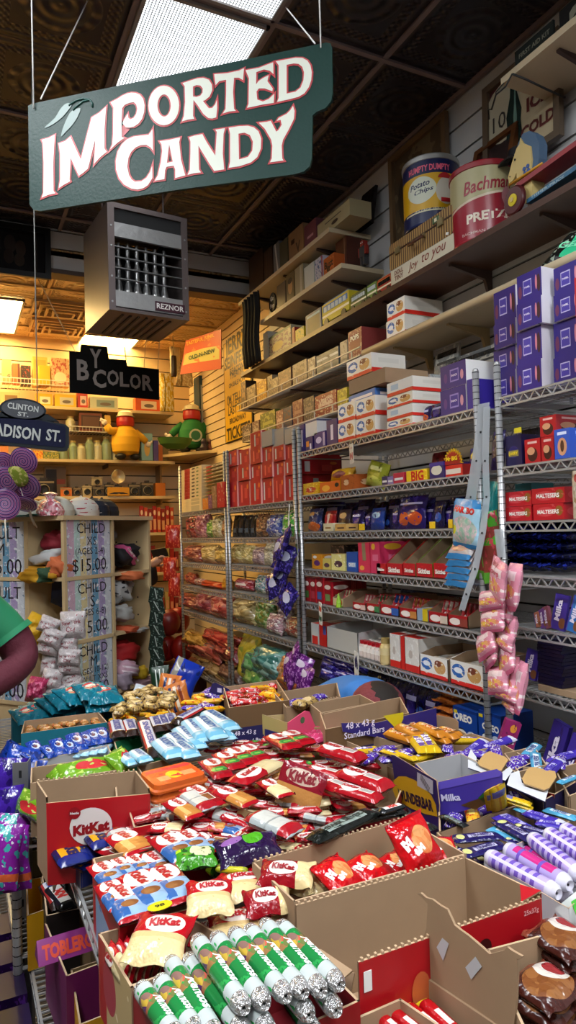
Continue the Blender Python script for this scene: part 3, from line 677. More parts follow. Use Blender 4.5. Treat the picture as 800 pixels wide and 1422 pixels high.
for k in range(11):
 a=425+k*21;sb(a,a+23,700-k*.6-4*(k%2),z,PB2 if k%2 else PB3,'dark purple bag in the shadowed back row of the third shelf, %s'%nth(k,11),group='dark purple bags in the back row of the third shelf',seed=k,inset=.30)
for k,(a,b_)in enumerate(((498,506),(596,604),(622,628))):
 car(a,b_,z,728-k*3.0,YB,'small yellow price tag card, %s on the third shelf edge'%nth(k,3),'price tag',None,dp=.003,inset=-.006,name='price_tag')
z=LA[3]
car(433,447,z,770,BX('d08a18',('e',.5,.4,.3,.2,'5a2a6a'),('e',.3,.8,.2,.1,'e8e0e0')),'orange-yellow box at the far left of the fourth shelf',dp=.15)
car(448,459,z,776,BX('c9b860',('e',.5,.4,.35,.2,'5a3a4a')),'pale yellow box second from the left on the fourth shelf',dp=.15)
car(460,479,z,770,BX('d6cf86',('e',.5,.4,.3,.2,'4a2a3a'),('n',5,.6,'e8e4c0')),'cream box with a brown picture on the fourth shelf',dp=.15)
car(459,478,z+.0,757,BX('4a3a30',('n',6,.6,'a08070')),'dark brown box behind the cream box on the fourth shelf',dp=.12,inset=.2)
car(481,496,z,767,BX('1e4a9c',('r',.5,.35,.35,.12,'8ab0e0')),'blue box on the fourth shelf left of the pink boxes',dp=.15,texts=[('OREO',.5,.35,.6,WT)])
car(497,513,z,754,BX('cc3050',('d',.5,.7,.15,.3,.1,'8a7a5a'),('e',.3,.15,.2,.08,'e8a040')),'tall pink carton, left one of two on the fourth shelf',dp=.25)
car(514,527,z,753,BX('c8305a',('e',.3,.85,.2,.1,'e0b030'),('r',.5,.5,.3,.1,'d86a8a')),'tall pink carton with a yellow badge, right one of two on the fourth shelf',dp=.25)
def dtray(px0,px1,zb,col,label,pyfront,pytop,ptext=True):
 """dispenser tray: low printed front, tall sloping side walls"""
 X_=SHX+.02;y1=ax(px0,790,X_).y;y0=ax(px1,790,X_).y;w=y1-y0-.003;h=ax((px0+px1)/2,pyfront,X_).z-zb;H_=ax((px0+px1)/2,pytop,X_+.12).z-zb
 r=root('dispenser_tray',label,'dispenser tray',wall_M((y0+y1)/2,zb+.002,X_),'dispenser trays of fruit sweets on the fourth shelf')
 cm=C(col);b=MB();b.box((0,.002,h/2),(w,.004,h),cm,front=BX('b41420',('n',4,.64,'c82430')));b.text('Skittles',WT,T(0,-.003,h*.45)@RX(math.pi/2),w=w*.75,bold=.035);b.build('front_panel',r)
 b=MB()
 for sx,mm in((-w/2+.002,CARD),(w/2-.002,cm)):
  p=[(0,0),(.30,0),(.30,H_),(.15,H_),(.004,h)]
  M=T(sx,0,0)@Matrix(((0,0,1,0),(1,0,0,0),(0,1,0,0),(0,0,0,1)))
  b.poly(p,mm,M,.003,cm)
 b.box((0,.299,H_/2),(w,.003,H_),CARD);b.box((0,.15,.002),(w,.3,.003),CARD);b.build('side_panels',r)
 return r
for k,(a,b_,cl,lb)in enumerate(((523,536,'a81420','narrow red fruit sweet tray next to the pink cartons'),(537,559,'b0101c','red-sided fruit sweet tray'),(560,577,'7a6a3a','brown-sided fruit sweet tray'),(578,601,'4c8c14','lime green sided fruit sweet tray'),(602,622,'8c0c18','dark red sided fruit sweet tray beside the hanging bags'))):
 dtray(a,b_,z,cl,lb+' on the fourth shelf',783,748)
 rd=DS('b81018',('n',6,.6,'3c8c20'),('e',.5,.6,.2,.1,'d8c020'))
 sb(a+2,b_-1,775,z+.01,rd if k in(4,1)else DS('9a1018',('n',6,.55,'5c9c20')),'bag of fruit sweets inside the '+lb,seed=k,inset=.10,lean=.4)
z=LA[4]
for k,(a,b_,t_)in enumerate(((421,430,802),(430,438,803),(438,448,803),(449,460,808))):
 car(a,b_,z,t_,BX('8c0c18',('e',.5,.75,.38,.1,'e0d0c8'),('r',.5,.3,.3,.15,('3c6a30','b03040','3a5a9a','6a8a50')[k]),('r',.05,.5,.05,.5,'c82030')),'tall dark red wafer pack, %s in the cluster on the fifth shelf'%nth(k,4),dp=.12,group='tall red wafer packs at the left of the fifth shelf')
SLT=DS('8a0e18',('r',.5,.5,.04,.5,'c83038'),('r',.2,.5,.04,.5,'c83038'),('r',.8,.5,.04,.5,'c83038'))
for k in range(7):
 a=447+k*8;car(a,a+7.4,z,808-k*1.2,SLT,'slim red wafer bar standing at the fifth shelf back, %s'%nth(k,7),'candy bar','slim red bars standing at the back of the fifth shelf',dp=.03,inset=.24,name='wafer_bar')
def otray(px0,px1,zb,pytop,dsg,label,dp=.2,low=.55,inset=.02,inner=None,cat='display tray',name='display_tray',group=None):
 """open-topped display tray, front lower than its sides"""
 X_=SHX+inset;pm=(px0+px1)/2;y1=ax(px0,pytop+15,X_).y;y0=ax(px1,pytop+15,X_).y;w=y1-y0-.003;h=ax(pm,pytop,X_).z-zb
 b=MB();inn=inner or CARD;t_=.003
 b.box((0,t_/2,h*low/2),(w,t_,h*low),inn,front=dsg)
 b.box((0,dp-t_/2,h/2),(w,t_,h),inn)
 for s in(-1,1):
  M=T(s*(w/2)-(t_ if s>0 else 0),0,0)@Matrix(((0,0,1,0),(1,0,0,0),(0,1,0,0),(0,0,0,1)))
  b.poly([(0,0),(dp,0),(dp,h),(dp*.35,h),(0,h*low)],inn,M@T(0,0,t_),t_,dsg)
 b.box((0,dp/2,.002),(w,dp,.003),inn)
 o=b.build(name,None,label=label,cat=cat,group=group);o.matrix_local=wall_M((y0+y1)/2,zb+.002,X_)
 return(y0,y1,w,h)
WF=lambda c2_:BX('a20e1a',('e',.35,.45,.28,.3,'e6dcd6'),('r',.8,.4,.2,.35,c2_))
TR5=[(462,477,822,'d8c8a0','cardboard display tray with a small green tree on the fifth shelf'),(490,508,829,'d8b8b0','red wafer tray left of the green-striped one'),(509,527,829,'3c7a48','red and green wafer tray'),(528,554,829,'2c56a4','red and blue wafer tray'),(555,579,834,'b87a3c','red and tan wafer tray'),(595,622,838,'d0c0b0','large red and white wafer tray'),(622,650,842,'8a3a30','red wafer tray next to the pink hanging bags')]
for k,(a,b_,t_,c2_,lb)in enumerate(TR5):
 y0,y1,w,h=otray(a,b_,z,t_,WF(c2_)if k else BX('c8b48a',('e',.7,.5,.2,.4,'e04030')),lb+(', fifth shelf' if k else ''),dp=.22,group=None)
 bm=bar_mesh('shelfwafer%d'%k,DS('a40c16',('e',.3,.5,.2,.36,'e8dcd8'),('r',.75,.5,.2,.4,c2_)),.12,.045,.02,nx=8,ny=4)
 n=4
 for i in range(n):
  M=wall_M((y0+y1)/2,z+h*.5,SHX+.04)@T(-w/2+w*(i+.5)/n,.06,0)@RX(-.35)@RY(-math.pi/2)@RX(0)@SCL(min(1,h*1.1/.12),1,min(1.,w/n*.9/.02))
  put(bm,'wafer_bar',M,None,'%s wafer bar in the %s'%(nth(i,n),lb.split(' on the')[0].replace('cardboard display tray with a small green tree','cardboard tray with green tree').replace(' next to the pink hanging bags',' by the pink bags').replace(' left of the green-striped one',' before the green one')),'candy bar','wafer bars standing in the fifth-shelf trays')
b=MB();X_=SHX+.015;q=ax(473,845,X_)
b.lathe([(.016,0),(.013,.02),(.015,.022),(.009,.045),(.010,.047),(0,.075)],C('8ab828'),seg=8);o=b.build('candy_tree',None,label='small lime green tree-shaped sweet before the cardboard tray on the fifth shelf',cat='candy');o.matrix_local=T(X_-.01,q.y,z+.002)
car(579,594,z,846,BX('c8b018',('r',.25,.5,.25,.5,'8a9ab0')),'low blue and yellow box between two wafer trays on the fifth shelf',dp=.1)
for k in range(6):
 a=548+k*16;sb(a,a+18,820+k*2.4,z,DS(('1c2c5a','1c2c5a','6a2a20','4a3420','7a1c1c','6a5a20')[k],('n',6,.58,('6a7aa0','3a4a8a','b08050','a08a60','b0a090','a02a20')[k])),('navy','blue-grey','rust','olive brown','dark red','mustard')[k]+' bag in the back row of the fifth shelf',seed=k,inset=.26)
z=LA[5]
car(432,442,z,866,BX('c8c8c4',('r',.5,.2,.4,.2,'c82820')),'white and red carton at the far left of the sixth shelf',dp=.2)
car(443,453,z,868,BX('b81c18',('r',.75,.75,.2,.2,'3a4a9a')),'red carton with a blue corner on the sixth shelf',dp=.2)
otray(454,497,z,872,BX('b4b4b0'),'plain white open cardboard tray on the sixth shelf',dp=.3,low=.9,inner=mat('white_card',(.52,.52,.50),.7))
JR=mat('clear_jar',(.75,.55,.5),.12,coat=.5)
def jar_mesh(key,body,cap,lab_):
 if key in _MC:return _MC[key]
 b=MB();b.lathe([(.0,0),(.022,0),(.024,.006),(.024,.03),(.024,.052),(.020,.062),(.016,.066)],body,seg=12,mats=[body,body,body,lab_,body,body]);b.lathe([(.018,.066),(.018,.082),(.0,.083)],cap,seg=12)
 _MC[key]=b.mesh(key);return _MC[key]
JM=jar_mesh('jar',C('d8c8c0',.2),C('b01420',.3),DS('e8e0d8',('n',14,.55,'b01c28')))
JM2=jar_mesh('jar2',C('c82838',.2),C('e0d8d0',.3),DS('b01c28',('n',14,.55,'e8e0d8')))
for r_ in range(3):
 for k in range(8):
  px=497+k*5.4+r_*1.5;p=ax(px,900,SHX+.04+.055*r_)
  put(JM if(r_==0)else JM2,'candy_jar',T(SHX+.05+.055*r_,p.y,z+.001+.0*r_),None,'red and white jar on sixth shelf, %s, %s row'%(nth(k,8),('front','middle','back')[r_]),'jar','small red and white jars on the sixth shelf')
put(jar_mesh('jar3',C('c8b078',.25),C('a08850',.3),C('d0bc88',.3)),'candy_jar',T(SHX+.03,ax(536,905,SHX+.03).y,z+.001)@SCL(1.2,1.2,1.5),None,'tall tan jar next to the white-red cartons on the sixth shelf','jar')
KW=BX('d8d4cc',('n',6,.6,'e8e6e0'),('r',.5,.1,.5,.1,'c82018'),('e',.4,.5,.15,.12,'b8aca0'))
car(541,555,z,881,KW,'white and red carton beside the tan jar, sixth shelf',side=KS,dp=.2)
car(556,561,z,884,BX('c82018'),'slim red carton wedged between two white ones, sixth shelf',dp=.2)
car(562,581,z,886,KW,'white carton with a red foot, third from the jar, sixth shelf',side=KS,dp=.22)
def ktray(a,b_,t_,lb):
 y0,y1,w,h=otray(a,b_,z,t_,K,lb,dp=.24,low=.8,inner=CARD)
 b=MB();b.box((0,.12,h*.35),(w*.9,.2,h*.5),DS('e8e4dc',('n',5,.55,'c9a878')),M=I4);o=b.build('candy_box',None,label='cream pack inside the open white-red tray, %s'%lb.split('logo, ')[1].replace(' of two on the',' tray,'),cat='box');o.matrix_local=wall_M((y0+y1)/2,z+.006,SHX+.03)
ktray(583,622,905,'open white-red tray with a blue logo, left of two on the sixth shelf')
ktray(625,672,913,'open white-red tray with a blue logo, right of two on the sixth shelf')
car(586,625,z+.0,890,BX('d2cec6',('r',.5,.1,.5,.15,'c82018')),'white and red carton standing behind the open white-red trays',side=KS,dp=.15,inset=.3)
z=LA[6]
for k in range(6):
 sb(446+(k%3)*16,470+(k%3)*18,948-14*(k//3),z+.22+.04*(k//3),DS('241a78',('n',7,.58,'6a62b8'),('r',.5,.5,.3,.05,'c0b8e8'),rough=.15),'shiny violet bag in the pile under the sixth shelf, %s'%nth(k,6),seed=k,lean=.5,group='shiny violet bags piled low under the middle shelf')if k<6 else 0
for k in range(8):
 sb(500+k*13,522+k*13,935+k*4,z,PB3 if k%2 else PB2,'dark navy bag low under the sixth shelf, %s'%nth(k,8),seed=k,group='dark navy bags low under the middle shelf',inset=.12)
for k in range(7):
 p=ax(620,985,SHX+.06);me=bag_mesh('caramelbag',DS('a85a20',('n',7,.55,'c88040'),('r',.5,.5,.3,.1,'5a2a10')),.16,.2,.06,seed=1)
 put(me,'candy_bag',T(SHX+.14,p.y+.01*(k%2),z+.06+.035*k)@RZ(1.5+.1*(k%3))@SCL(.9,.9,.75),None,'brown-orange bag in the low stack left of the blue cookie boxes, %s'%nth(k,7,'bottom'),'candy bag','brown-orange bags in the low stack')
OX=BX('0f3f96',('e',.35,.62,.22,.10,'1c1c24'),('e',.35,.65,.2,.05,'e0e4ea'),('e',.75,.62,.2,.09,'c0cce0'),('r',.5,.98,.5,.02,'0a2c74'))
X_=SHX+.01
for k,(a,b_,t_)in enumerate(((629,663,985),(664,696,990))):
 y1=ax(a,1000,X_).y;y0=ax(b_,1000,X_).y;w=y1-y0-.004;h=.28;zt=ax((a+b_)/2,t_,X_).z
 b=MB();b.box((0,.08,h/2),(w,.16,h),C('0f3f96'),front=OX);b.text('OREO',WT,T(.005 if k else-.01,-.001,h*(.80 if k else.87))@RX(math.pi/2),w=w*.75,bold=.05);b.box((-w*.38,-.001,h*.93),(.02,.002,.012),C('d8c020'))
 o=b.build('cookie_box',None,label='blue cookie box reading OREO, %s of the two low beside the chrome posts'%('left','right')[k],cat='box',group='blue cookie boxes low on the right shelving');o.matrix_local=wall_M((y0+y1)/2,zt-h,X_)
 b=MB();b.box((0,.08,(zt-h-.62)/2),(w,.16,zt-h-.625),C('0c2f78'));o=b.build('cookie_box',None,label='blue cookie box underneath the %s OREO box'%('left','right')[k],cat='box');o.matrix_local=wall_M((y0+y1)/2,.622,X_)
z=LB[0]
TW=BX('2a1a72',('r',.42,.5,.17,.26,'b8b0d8'),('r',.42,.5,.15,.22,'45389a'),('e',.12,.4,.07,.22,'6a3050'),('e',.88,.5,.07,.3,'3a1a20'),('e',.78,.55,.04,.25,'c87a8a'))
TS=BX('cfccd6',('r',.85,.5,.03,.5,'2a1a72'),('r',.5,.5,.3,.008,'6a6a7a'),('r',.6,.7,.2,.1,'b8b8c4'))
cols=[(685,716,[(517,553),(484,517),(447,484),(402,447)],.10),(717,752,[(503,545),(457,503),(417,457),(378,417)],.02),(768,808,[(493,536),(444,493),(404,444),(366,404)],.05)]
for ci,(a,b_,rows,ins)in enumerate(cols):
 z1=z
 for ri,(t_,_)in enumerate(rows):
  z1=car(a,b_,z1,t_,TW,'purple carton on the top right shelf, %s column, %s'%(('left','middle','right')[ci],('bottom','second up','third up','top')[ri]),'box','purple cartons stacked on the top right shelf',dp=.34,inset=ins+.012*(ri%2),side=TS,texts=[('TWIRL',.42,.5,.24,PW)],rot=0)
 if ci==1:
  pass
car(797,812,LB[0],384,BX('b81018',('r',.5,.5,.3,.02,'e0c8c8')),'tall red carton at the right edge before the purple stack',dp=.1,inset=-.02)
z=LB[1]
EG=BX('1a1240',('e',.5,.45,.3,.2,'2a2060'),('r',.5,.4,.3,.1,'8a7a40'));RC=BX('a8101c',('e',.5,.35,.32,.28,'3a1410'),('e',.4,.5,.25,.16,'c8906a'),('r',.5,.85,.3,.05,'d8a8a0'))
sb(672,690,598,z,DS('161040',('n',6,.6,'3a2c80'),('e',.5,.85,.2,.06,'d8c020')),'dark purple bag with a yellow top left of the gold-lettered box',seed=1)
car(701,724,z,605,EG,'dark purple box with gold lettering on the second right shelf',dp=.15,texts=[('DAIRY',.5,.4,.55,YT)])
car(714,724,z+.13,602,C('c8b820'),'yellow tag on the gold-lettered purple box','price tag',dp=.002,inset=-.002,name='price_tag')
car(724,748,z+.0,596,BX('101010',('n',6,.6,'2a2030')),'black carton behind the gold-lettered box',dp=.15,inset=.25)
z1=car(728,750,z,610,RC,'red biscuit carton lower left of the three on the second right shelf',dp=.14)
z1=car(751,769,z,607,RC,'red biscuit carton lower right of the three on the second right shelf',dp=.14)
car(749,772,z1,578,RC,'red biscuit carton on top of the other two, second right shelf',dp=.14)
BC=BX('2a50b0',('e',.5,.4,.3,.3,'c8906a'),('e',.5,.42,.12,.2,'4a2a1a'),('r',.5,.85,.3,.05,'d0d8f0'))
car(769,791,z,596,BC,'blue biscuit carton right of the red ones on the second right shelf',dp=.14,inset=.0)
car(792,808,z,598,BC,'blue biscuit carton at the very right edge, second right shelf',dp=.14,inset=.03)
z=LB[2]
MT=BX('b01420',('e',.4,.5,.3,.3,'c83a40'),('e',.85,.55,.12,.3,'8a5a20'),('n',5,.64,'c85050'))
MTT=[('MALTESERS',.5,.5,.7,WT)]
z1=car(702,738,z,704,MT,'lower left red sweets box on the third right shelf',dp=.16,texts=MTT)
car(702,738,z1,683,MT,'upper left red sweets box on the third right shelf',dp=.16,texts=MTT)
z1=car(740,783,z,700,MT,'lower right red sweets box on the third right shelf',dp=.16,texts=MTT)
car(738,784,z1,678,MT,'upper right red sweets box on the third right shelf',dp=.16,texts=MTT)
car(715,738,z,672,C('1c6a70'),'teal carton behind the red sweets boxes',dp=.12,inset=.25)
sb(785,806,654,z,DS('c8b8a0',('p',.5,.4,.4,.3,12,'d8d0c0','8a6a3a'),('e',.5,.85,.3,.1,'b83040')),'cream bag of nougat hanging at the right edge on the third right shelf',seed=1,lean=.0,inset=0)
z=LB[3]
NV=DS('0d1038',('n',6,.57,'24308a'),('r',.5,.6,.3,.05,'5a6ac0'),rough=.2)
for k in range(6):
 for i in range(3):
  p=ax(722+i*27,800-k*9,SHX+.1)
  put(bag_mesh('navybag%d'%(k%2),NV,.15,.2,.05,seed=k%2),'candy_bag',T(SHX+.14,p.y,z+.03+.034*k)@RZ(1.57+.2*((k+i)%3-1))@SCL(.8,.95,.8),None,'navy blue bag on the fourth right shelf, %s stack, %s'%(('left','middle','right')[i],nth(k,6,'bottom')),'candy bag','navy blue bags stacked on the fourth right shelf')if k<6-i*0 else 0
sb(702,712,742,z,DS('7a101c',('n',6,.6,'4a0a10')),'dark red bag hanging behind the post on the fourth right shelf',seed=1)
z=LB[4]
MK=BX('3c2a8c',('d',.5,.5,.06,.35,0,'3c2a8c'))
def milka(px0,px1,z,pytop,lean,label,inset=.04,pic='7a4a2a',txt='Milka',base='3c2a8c'):
 X_=SHX+inset;y1=ax(px0,pytop+25,X_).y;y0=ax(px1,pytop+25,X_).y;w=y1-y0;pm=(px0+px1)/2;h=ax(pm,pytop,X_).z-z
 b=MB();b.box((0,0,h/2),(w,.012,h),C(base,.3),front=BX(base,('e',.8,.2,.25,.15,pic),('r',.05,.5,.05,.5,'4a3aa0')))
 b.text(txt,PW,T(-w*.08,-.0075,h*.55)@RY(-math.pi/2+.05)@RX(math.pi/2),w=h*.6,h=w*.4,bold=.04)
 o=b.build('chocolate_tablet',None,label=label,cat='chocolate bar');o.matrix_local=wall_M((y0+y1)/2,z+.003,X_)@RY(lean)@RX(-.15);return o
milka(765,783,z,826,.12,'tall violet chocolate tablet leaning on the fifth right shelf')
milka(786,802,z,828,.22,'blue chocolate tablet at the right edge of the fifth right shelf',base='2a6ab0',txt='Milka')
for k,(a,b_,t_,c_)in enumerate(((746,754,851,'b06a50'),(753,762,847,'6a3a8a'),(759,768,843,'8a4a5a'))):milka(a,b_,z,t_,-.35,('small tan','small violet','small mauve')[k]+' chocolate bar leaning at the left of the fifth right shelf',txt='Milka',base=c_)
z=LB[5]
b=MB();p0=ax(748,962,SHX+.0);b.box((0,0,0),(.32,.3,.02),CARD);o=b.build('cardboard_sheet',None,label='flat cardboard sheet under the violet tablets on the sixth right shelf',cat='cardboard sheet');o.matrix_local=wall_M(p0.y-.14,z+.012,SHX+.17)
z+=.024
milka(727,744,z,903,.12,'violet chocolate tablet leaning, leftmost on the sixth right shelf')
milka(747,765,z,905,.12,'violet chocolate tablet, second on the sixth right shelf',pic='8a5a3a')
milka(766,774,z,903,.1,'violet chocolate tablet turned edge-on, third on the sixth right shelf',inset=.06)
for k in range(13):
 b=MB()if k==0 else b
 if k==0:b.box((0,0,0),(.11,.17,.011),C('141030',.3),top=BX('181238',('r',.5,.5,.3,.2,'2c2460')));mm=b.mesh('tab');
 p=ax(787,950,SHX+.1);put(mm,'chocolate_tablet',wall_M(p.y,z+.007+.0125*k,SHX+.11)@RZ(.05*((k*7)%3-1)),None,'dark chocolate tablet in the flat stack at the right edge, %s'%nth(k,13,'bottom'),'chocolate bar','dark tablets stacked flat on the sixth right shelf')
z=LB[6]+.0
for k,(a,b_,t_,l_)in enumerate(((737,757,995,.25),(757,775,1010,.3),(776,797,990,.35),(795,815,1005,.35))):
 X_=SHX-.02;y1=ax(a,t_+30,X_).y;y0=ax(b_,t_+30,X_).y;w=y1-y0;zt=ax((a+b_)/2,t_,X_).z;h=.30
 b=MB();cc=('33247c','3c2a8c','8a4a20','3c2a8c')[k]
 b.box((0,0,h/2),(w,.02,h),C(cc,.3),front=BX(cc,('e',.8,.3,.25,.2,'7a4222'),('n',5,.62,'2a1a5c')))
 b.text('Milka',PW,T(-w*.05,-.0115,h*.55)@RY(-math.pi/2)@RX(math.pi/2),w=h*.6,h=w*.42,bold=.04)if k!=2 else 0
 o=b.build('chocolate_tablet',None,label='large %s tablet leaning in the low right corner, %s'%(('violet','violet','brown','violet')[k],nth(k,4)),cat='chocolate bar');o.matrix_local=wall_M((y0+y1)/2,zt-h,X_)@RY(l_)@RX(-.15)
for k in range(3):
 b=MB();b.box((0,.1,.02),(.13,.25,.2),C('181440'),front=BX('1a1648',('n',5,.6,'2c3a80')));o=b.build('candy_carton',None,label='dark blue carton low on the right shelving, %s'%nth(k,3),cat='box',group='dark blue cartons low on the right shelving');o.matrix_local=wall_M(1.72-.16*k,LB[6]+.085,SHX+.12)
b=MB();b.box((0,0,.09),(.085,.05,.18),C('8a1f5a',.3),front=BX('8a1f5a',('e',.6,.8,.2,.12,'d08a30'),('n',5,.64,'5a1440')));b.text('kittel',WT,T(-.005,-.027,.075)@RY(-.15)@RX(math.pi/2),w=.075,bold=.05)
p=ad(697,1022,2.25);o=b.build('biscuit_pack',None,label='magenta pack with white lettering tilted before the chrome posts',cat='biscuit pack');o.matrix_local=T(p.x,p.y,p.z-.055)@RZ(-.6)@RY(.35)@SCL(.6,.6,.62)
z=LC_[0]
RDB=lambda v:BX('a8101e',('r',.25+.1*v,.5,.06,.35,('c8c8cc','d85a50','a8b0b4')[v%3]),('r',.7,.4+.1*(v%2),.12,.2,'c83a38'),('r',.02,.5,.02,.5,'e0a8a0'),('e',.85,.75,.08,.1,'d86a20'))
rows=[(313,329,(688,664,640,625)),(330,346,(686,661,636,622)),(347,362,(684,658,631,608)),(363,378,(683,655,628,606)),(379,394,(681,652,624,601)),(395,411,(679,649,622,600))]
tt=[0,0,0,0]
for ci,(a,b_,tp)in enumerate(rows):
 z1=z
 for ri in range(4):
  t_=(669,648,626,603)[ri]-(b_-313)*.12+3
  if ci<2 and ri==3:continue
  top4=(ri==3 and ci>=3)
  z1=car(a,b_,z1,t_,RDB((ci+ri)%3)if not top4 else BX('8f8c86',('r',.5,.5,.48,.44,'96938c')),'red carton in the big stack, %s column, %s'%(nth(ci,6),('bottom','second up','third up','top')[ri])if not top4 else 'carton with a grey end on top of the red stack, %s column'%nth(ci,6),'box','red cartons stacked at the left of the middle shelf',dp=.3,inset=.02+.012*((ci*3+ri)%2))
def cbag(px0,px1,pytop,z,cs,label,seed=0,group=None,inset=.05,sc=55.,dk=.42,**k):
 pytop-=4;m=candies('sweets_'+'_'.join(cs)+'%d'%sc,*cs,scale=sc);return sb(px0,px1,pytop,z,m,label,seed=seed,group=group,inset=inset,dk=dk,**k)
z=LC_[1]
for k in range(4):sb(318+8*k,326+8*k,716,z,DS('101418',('n',6,.6,'2c3440'),('r',.5,.3,.3,.1,'4a5a6a'),rough=.15),'black glossy bag under the red carton stack, %s'%nth(k,4),group='black bags under the red cartons',seed=k)
cbag(351,366,718,z,('5a3a28','8a5a3a','a87a50'),'brown bag of sweets between the black bags and the blue bag')
cbag(367,386,719,z,('3a4a9a','b8c0d8','5a6ab0'),'bag of blue and silver wrapped sweets',1)
cbag(388,409,713,z,('2c8a30','4ab040','e0e8d0'),'bag of bright green sweets beside the hanging violet bags',2)
z=LC_[2]
cbag(318,334,760,z,('c0b070','d8cc98','a89858'),'pale yellow sweets bag, left on the third bulk shelf',0)
cbag(333,348,762,z,('c8bc80','b0a468','d8d0a0'),'straw coloured sweets bag, second on the third bulk shelf',1)
cbag(347,363,764,z,('a8909a','c8b0b8','8a7080'),'mauve sweets bag, third on the third bulk shelf',2)
cbag(362,377,758,z,('c0bca8','d8d4c0','a8a490'),'whitish sweets bag beside the hanging violet bags',0)
z=LC_[3]
sb(324,347,805,z,DS('9a2030',('n',8,.55,'d8a0b0'),('r',.5,.5,.3,.1,'e8e0e0')),'crimson and white bag on the fourth bulk shelf',seed=1)
cbag(351,366,804,z,('4a8a9a','c8d8e0','8a9ab0'),'bluish white sweets bag on the fourth bulk shelf',1)
cbag(364,378,804,z,('8a7aa0','d0c8d8','5a4a70'),'lilac white sweets bag on the fourth bulk shelf',2)
cbag(399,411,820,z,('b05a60','d0a0a0','6a8aa0'),'small mixed sweets bag by the right post, fourth bulk shelf',2)
z=LC_[4]
cbag(322,350,834,z,('a89468','c8b888','8a764a'),'clear bag of beige nut sweets on the fifth bulk shelf',0,sc=45)
cbag(351,371,836,z,('6a9a50','b8c890','8a8a40'),'clear bag of green white sweets on the fifth bulk shelf',1)
cbag(367,386,858,z,('b89098','e0d0d0','9a707a'),'pinkish white sweets bag, front left of the fifth bulk shelf',2,inset=.0)
cbag(380,397,843,z,('b0a0a8','d8d0d8','8a7a88'),'tall silver-pink sweets bag on the fifth bulk shelf',0)
cbag(393,415,862,z,('b87a68','e0d0c0','a04a40'),'red and cream sweets bag beside the right post, fifth bulk shelf',1)
z=LC_[5]
cbag(326,350,888,z,('b0a030','c8b840','8a9a38'),'yellow-green sweets bag on the low bulk shelf',0,sc=40)
for k,(a,b_,t_,cs,nm)in enumerate(((330,362,905,('4a8a50','6aa070','3a6a5a'),'green'),(345,378,898,('3a7068','5a9088','80a8a0'),'teal'),(352,385,915,('4a7a70','7a9a90','3a5a58'),'grey-green'),(332,356,922,('6a9a48','8aa858','4a7a40'),'lime'),(376,398,908,('b06a30','c88a50','9a4a28'),'amber'),(378,402,922,('c05a30','b07a40','8a4a28'),'orange'))):
 sb(a,b_,t_,None,candies('bulk_'+nm,*cs,scale=38.,rough=.15),'large clear bag of %s sweets spilling from the low bulk shelf'%nm,seed=k,inset=-.04-.03*(k%2),lean=.5,pyb=t_+38,dk=.5,group=None)
z=LD[0]
WB=BX('c9b79a',('r',.3,.5,.14,.5,'a02420'),('e',.6,.5,.08,.25,'3a2a20'),('e',.8,.5,.06,.2,'4a6a30'));WS=BX('d8c8a0')
z1=z
for k in range(12):
 t_=711-k*5.1
 for c_ in range(2):
  car(252+30*c_,280+30*c_,z1,702-4.75*k-c_*1.5,WB if k>2 or c_ else BX('d4c09a',('r',.7,.5,.2,.4,'b0a488')),'thin white box on the farthest unit, %s column, %s'%(('left','right')[c_],nth(k,12,'bottom')),'box','thin white boxes stacked on the farthest unit',dp=.24,side=WS,inset=.05)
 z1=ax(266,702-4.75*k,SHX+.05).z
for k,(a,b_,t_,c_,nm)in enumerate(((281,289,692,'c87a20','orange'),(289,294,688,'6a3a6a','purple'),(294,300,675,'8a6a4a','brown'),(301,311,670,'b01c20','red'))):car(a,b_,z,t_,BX(c_,('n',5,.6,'c8a890')),'small %s box standing before the thin white boxes'%nm,dp=.06,inset=-.02)
z=LD[1]
cbag(256,269,718,z,('8a2a2a','b05a5a','4a3a3a'),'dark red sweets bag at the far left of the farthest unit',0);cbag(269,283,714,z,('b06a8a','d8a0b0','8a4a5a'),'pink sweets bag beside the dark red one',1)
cbag(284,296,726,z,('4a8a30','80b050','c8d8a0'),'bright green sweets bag on the farthest unit',2);cbag(292,306,720,z,('c8c8a0','e0e0d0','8a8a6a'),'cream-white sweets bag on the farthest unit',0);cbag(304,313,722,z,('a87040','c89060','6a4020'),'tan sweets bag by the post of the farthest unit',1)
z=LD[2]
cbag(256,277,762,z,('9a5048','c08070','7a3830'),'dusky pink sweets bag on the third shelf of the farthest unit',1)
cbag(279,298,761,z,('c8b078','d8c490','b09858'),'gold-cream sweets bag on the third shelf of the farthest unit',0);cbag(297,315,766,z,('c0a458','d8c078','a08848'),'yellow sweets bag on the third shelf of the farthest unit',2)
z=LD[3]
cbag(256,268,800,z,('a03a30','c06050','7a2a20'),'brick red sweets bag at the left of the fourth far shelf',0)
sb(268,281,804,z,DS('7a2028',('n',8,.5,'d8c8c0')),'red and white bag on the fourth far shelf',seed=1);sb(279,306,808,z,DS('b83a1c',('n',6,.6,'d8602c')),'orange-red bag lying on the fourth far shelf',seed=2);sb(304,317,805,z,DS('c08a20',('n',6,.6,'d8b040')),'golden yellow bag on the fourth far shelf',seed=0)
z=LD[4]
cbag(250,272,830,z,('8a3a3a','a85a50','6a2a2a'),'maroon bulk bag at the left of the fifth far shelf',0)
cbag(272,292,826,z,('b05868','d09098','8a3a48'),'rose pink bulk sweets bag, fifth far shelf',1,sc=45);cbag(293,318,829,z,('b85a58','d08a80','983838'),'salmon pink bulk sweets bag, fifth far shelf',2,sc=45)
z=LD[5]
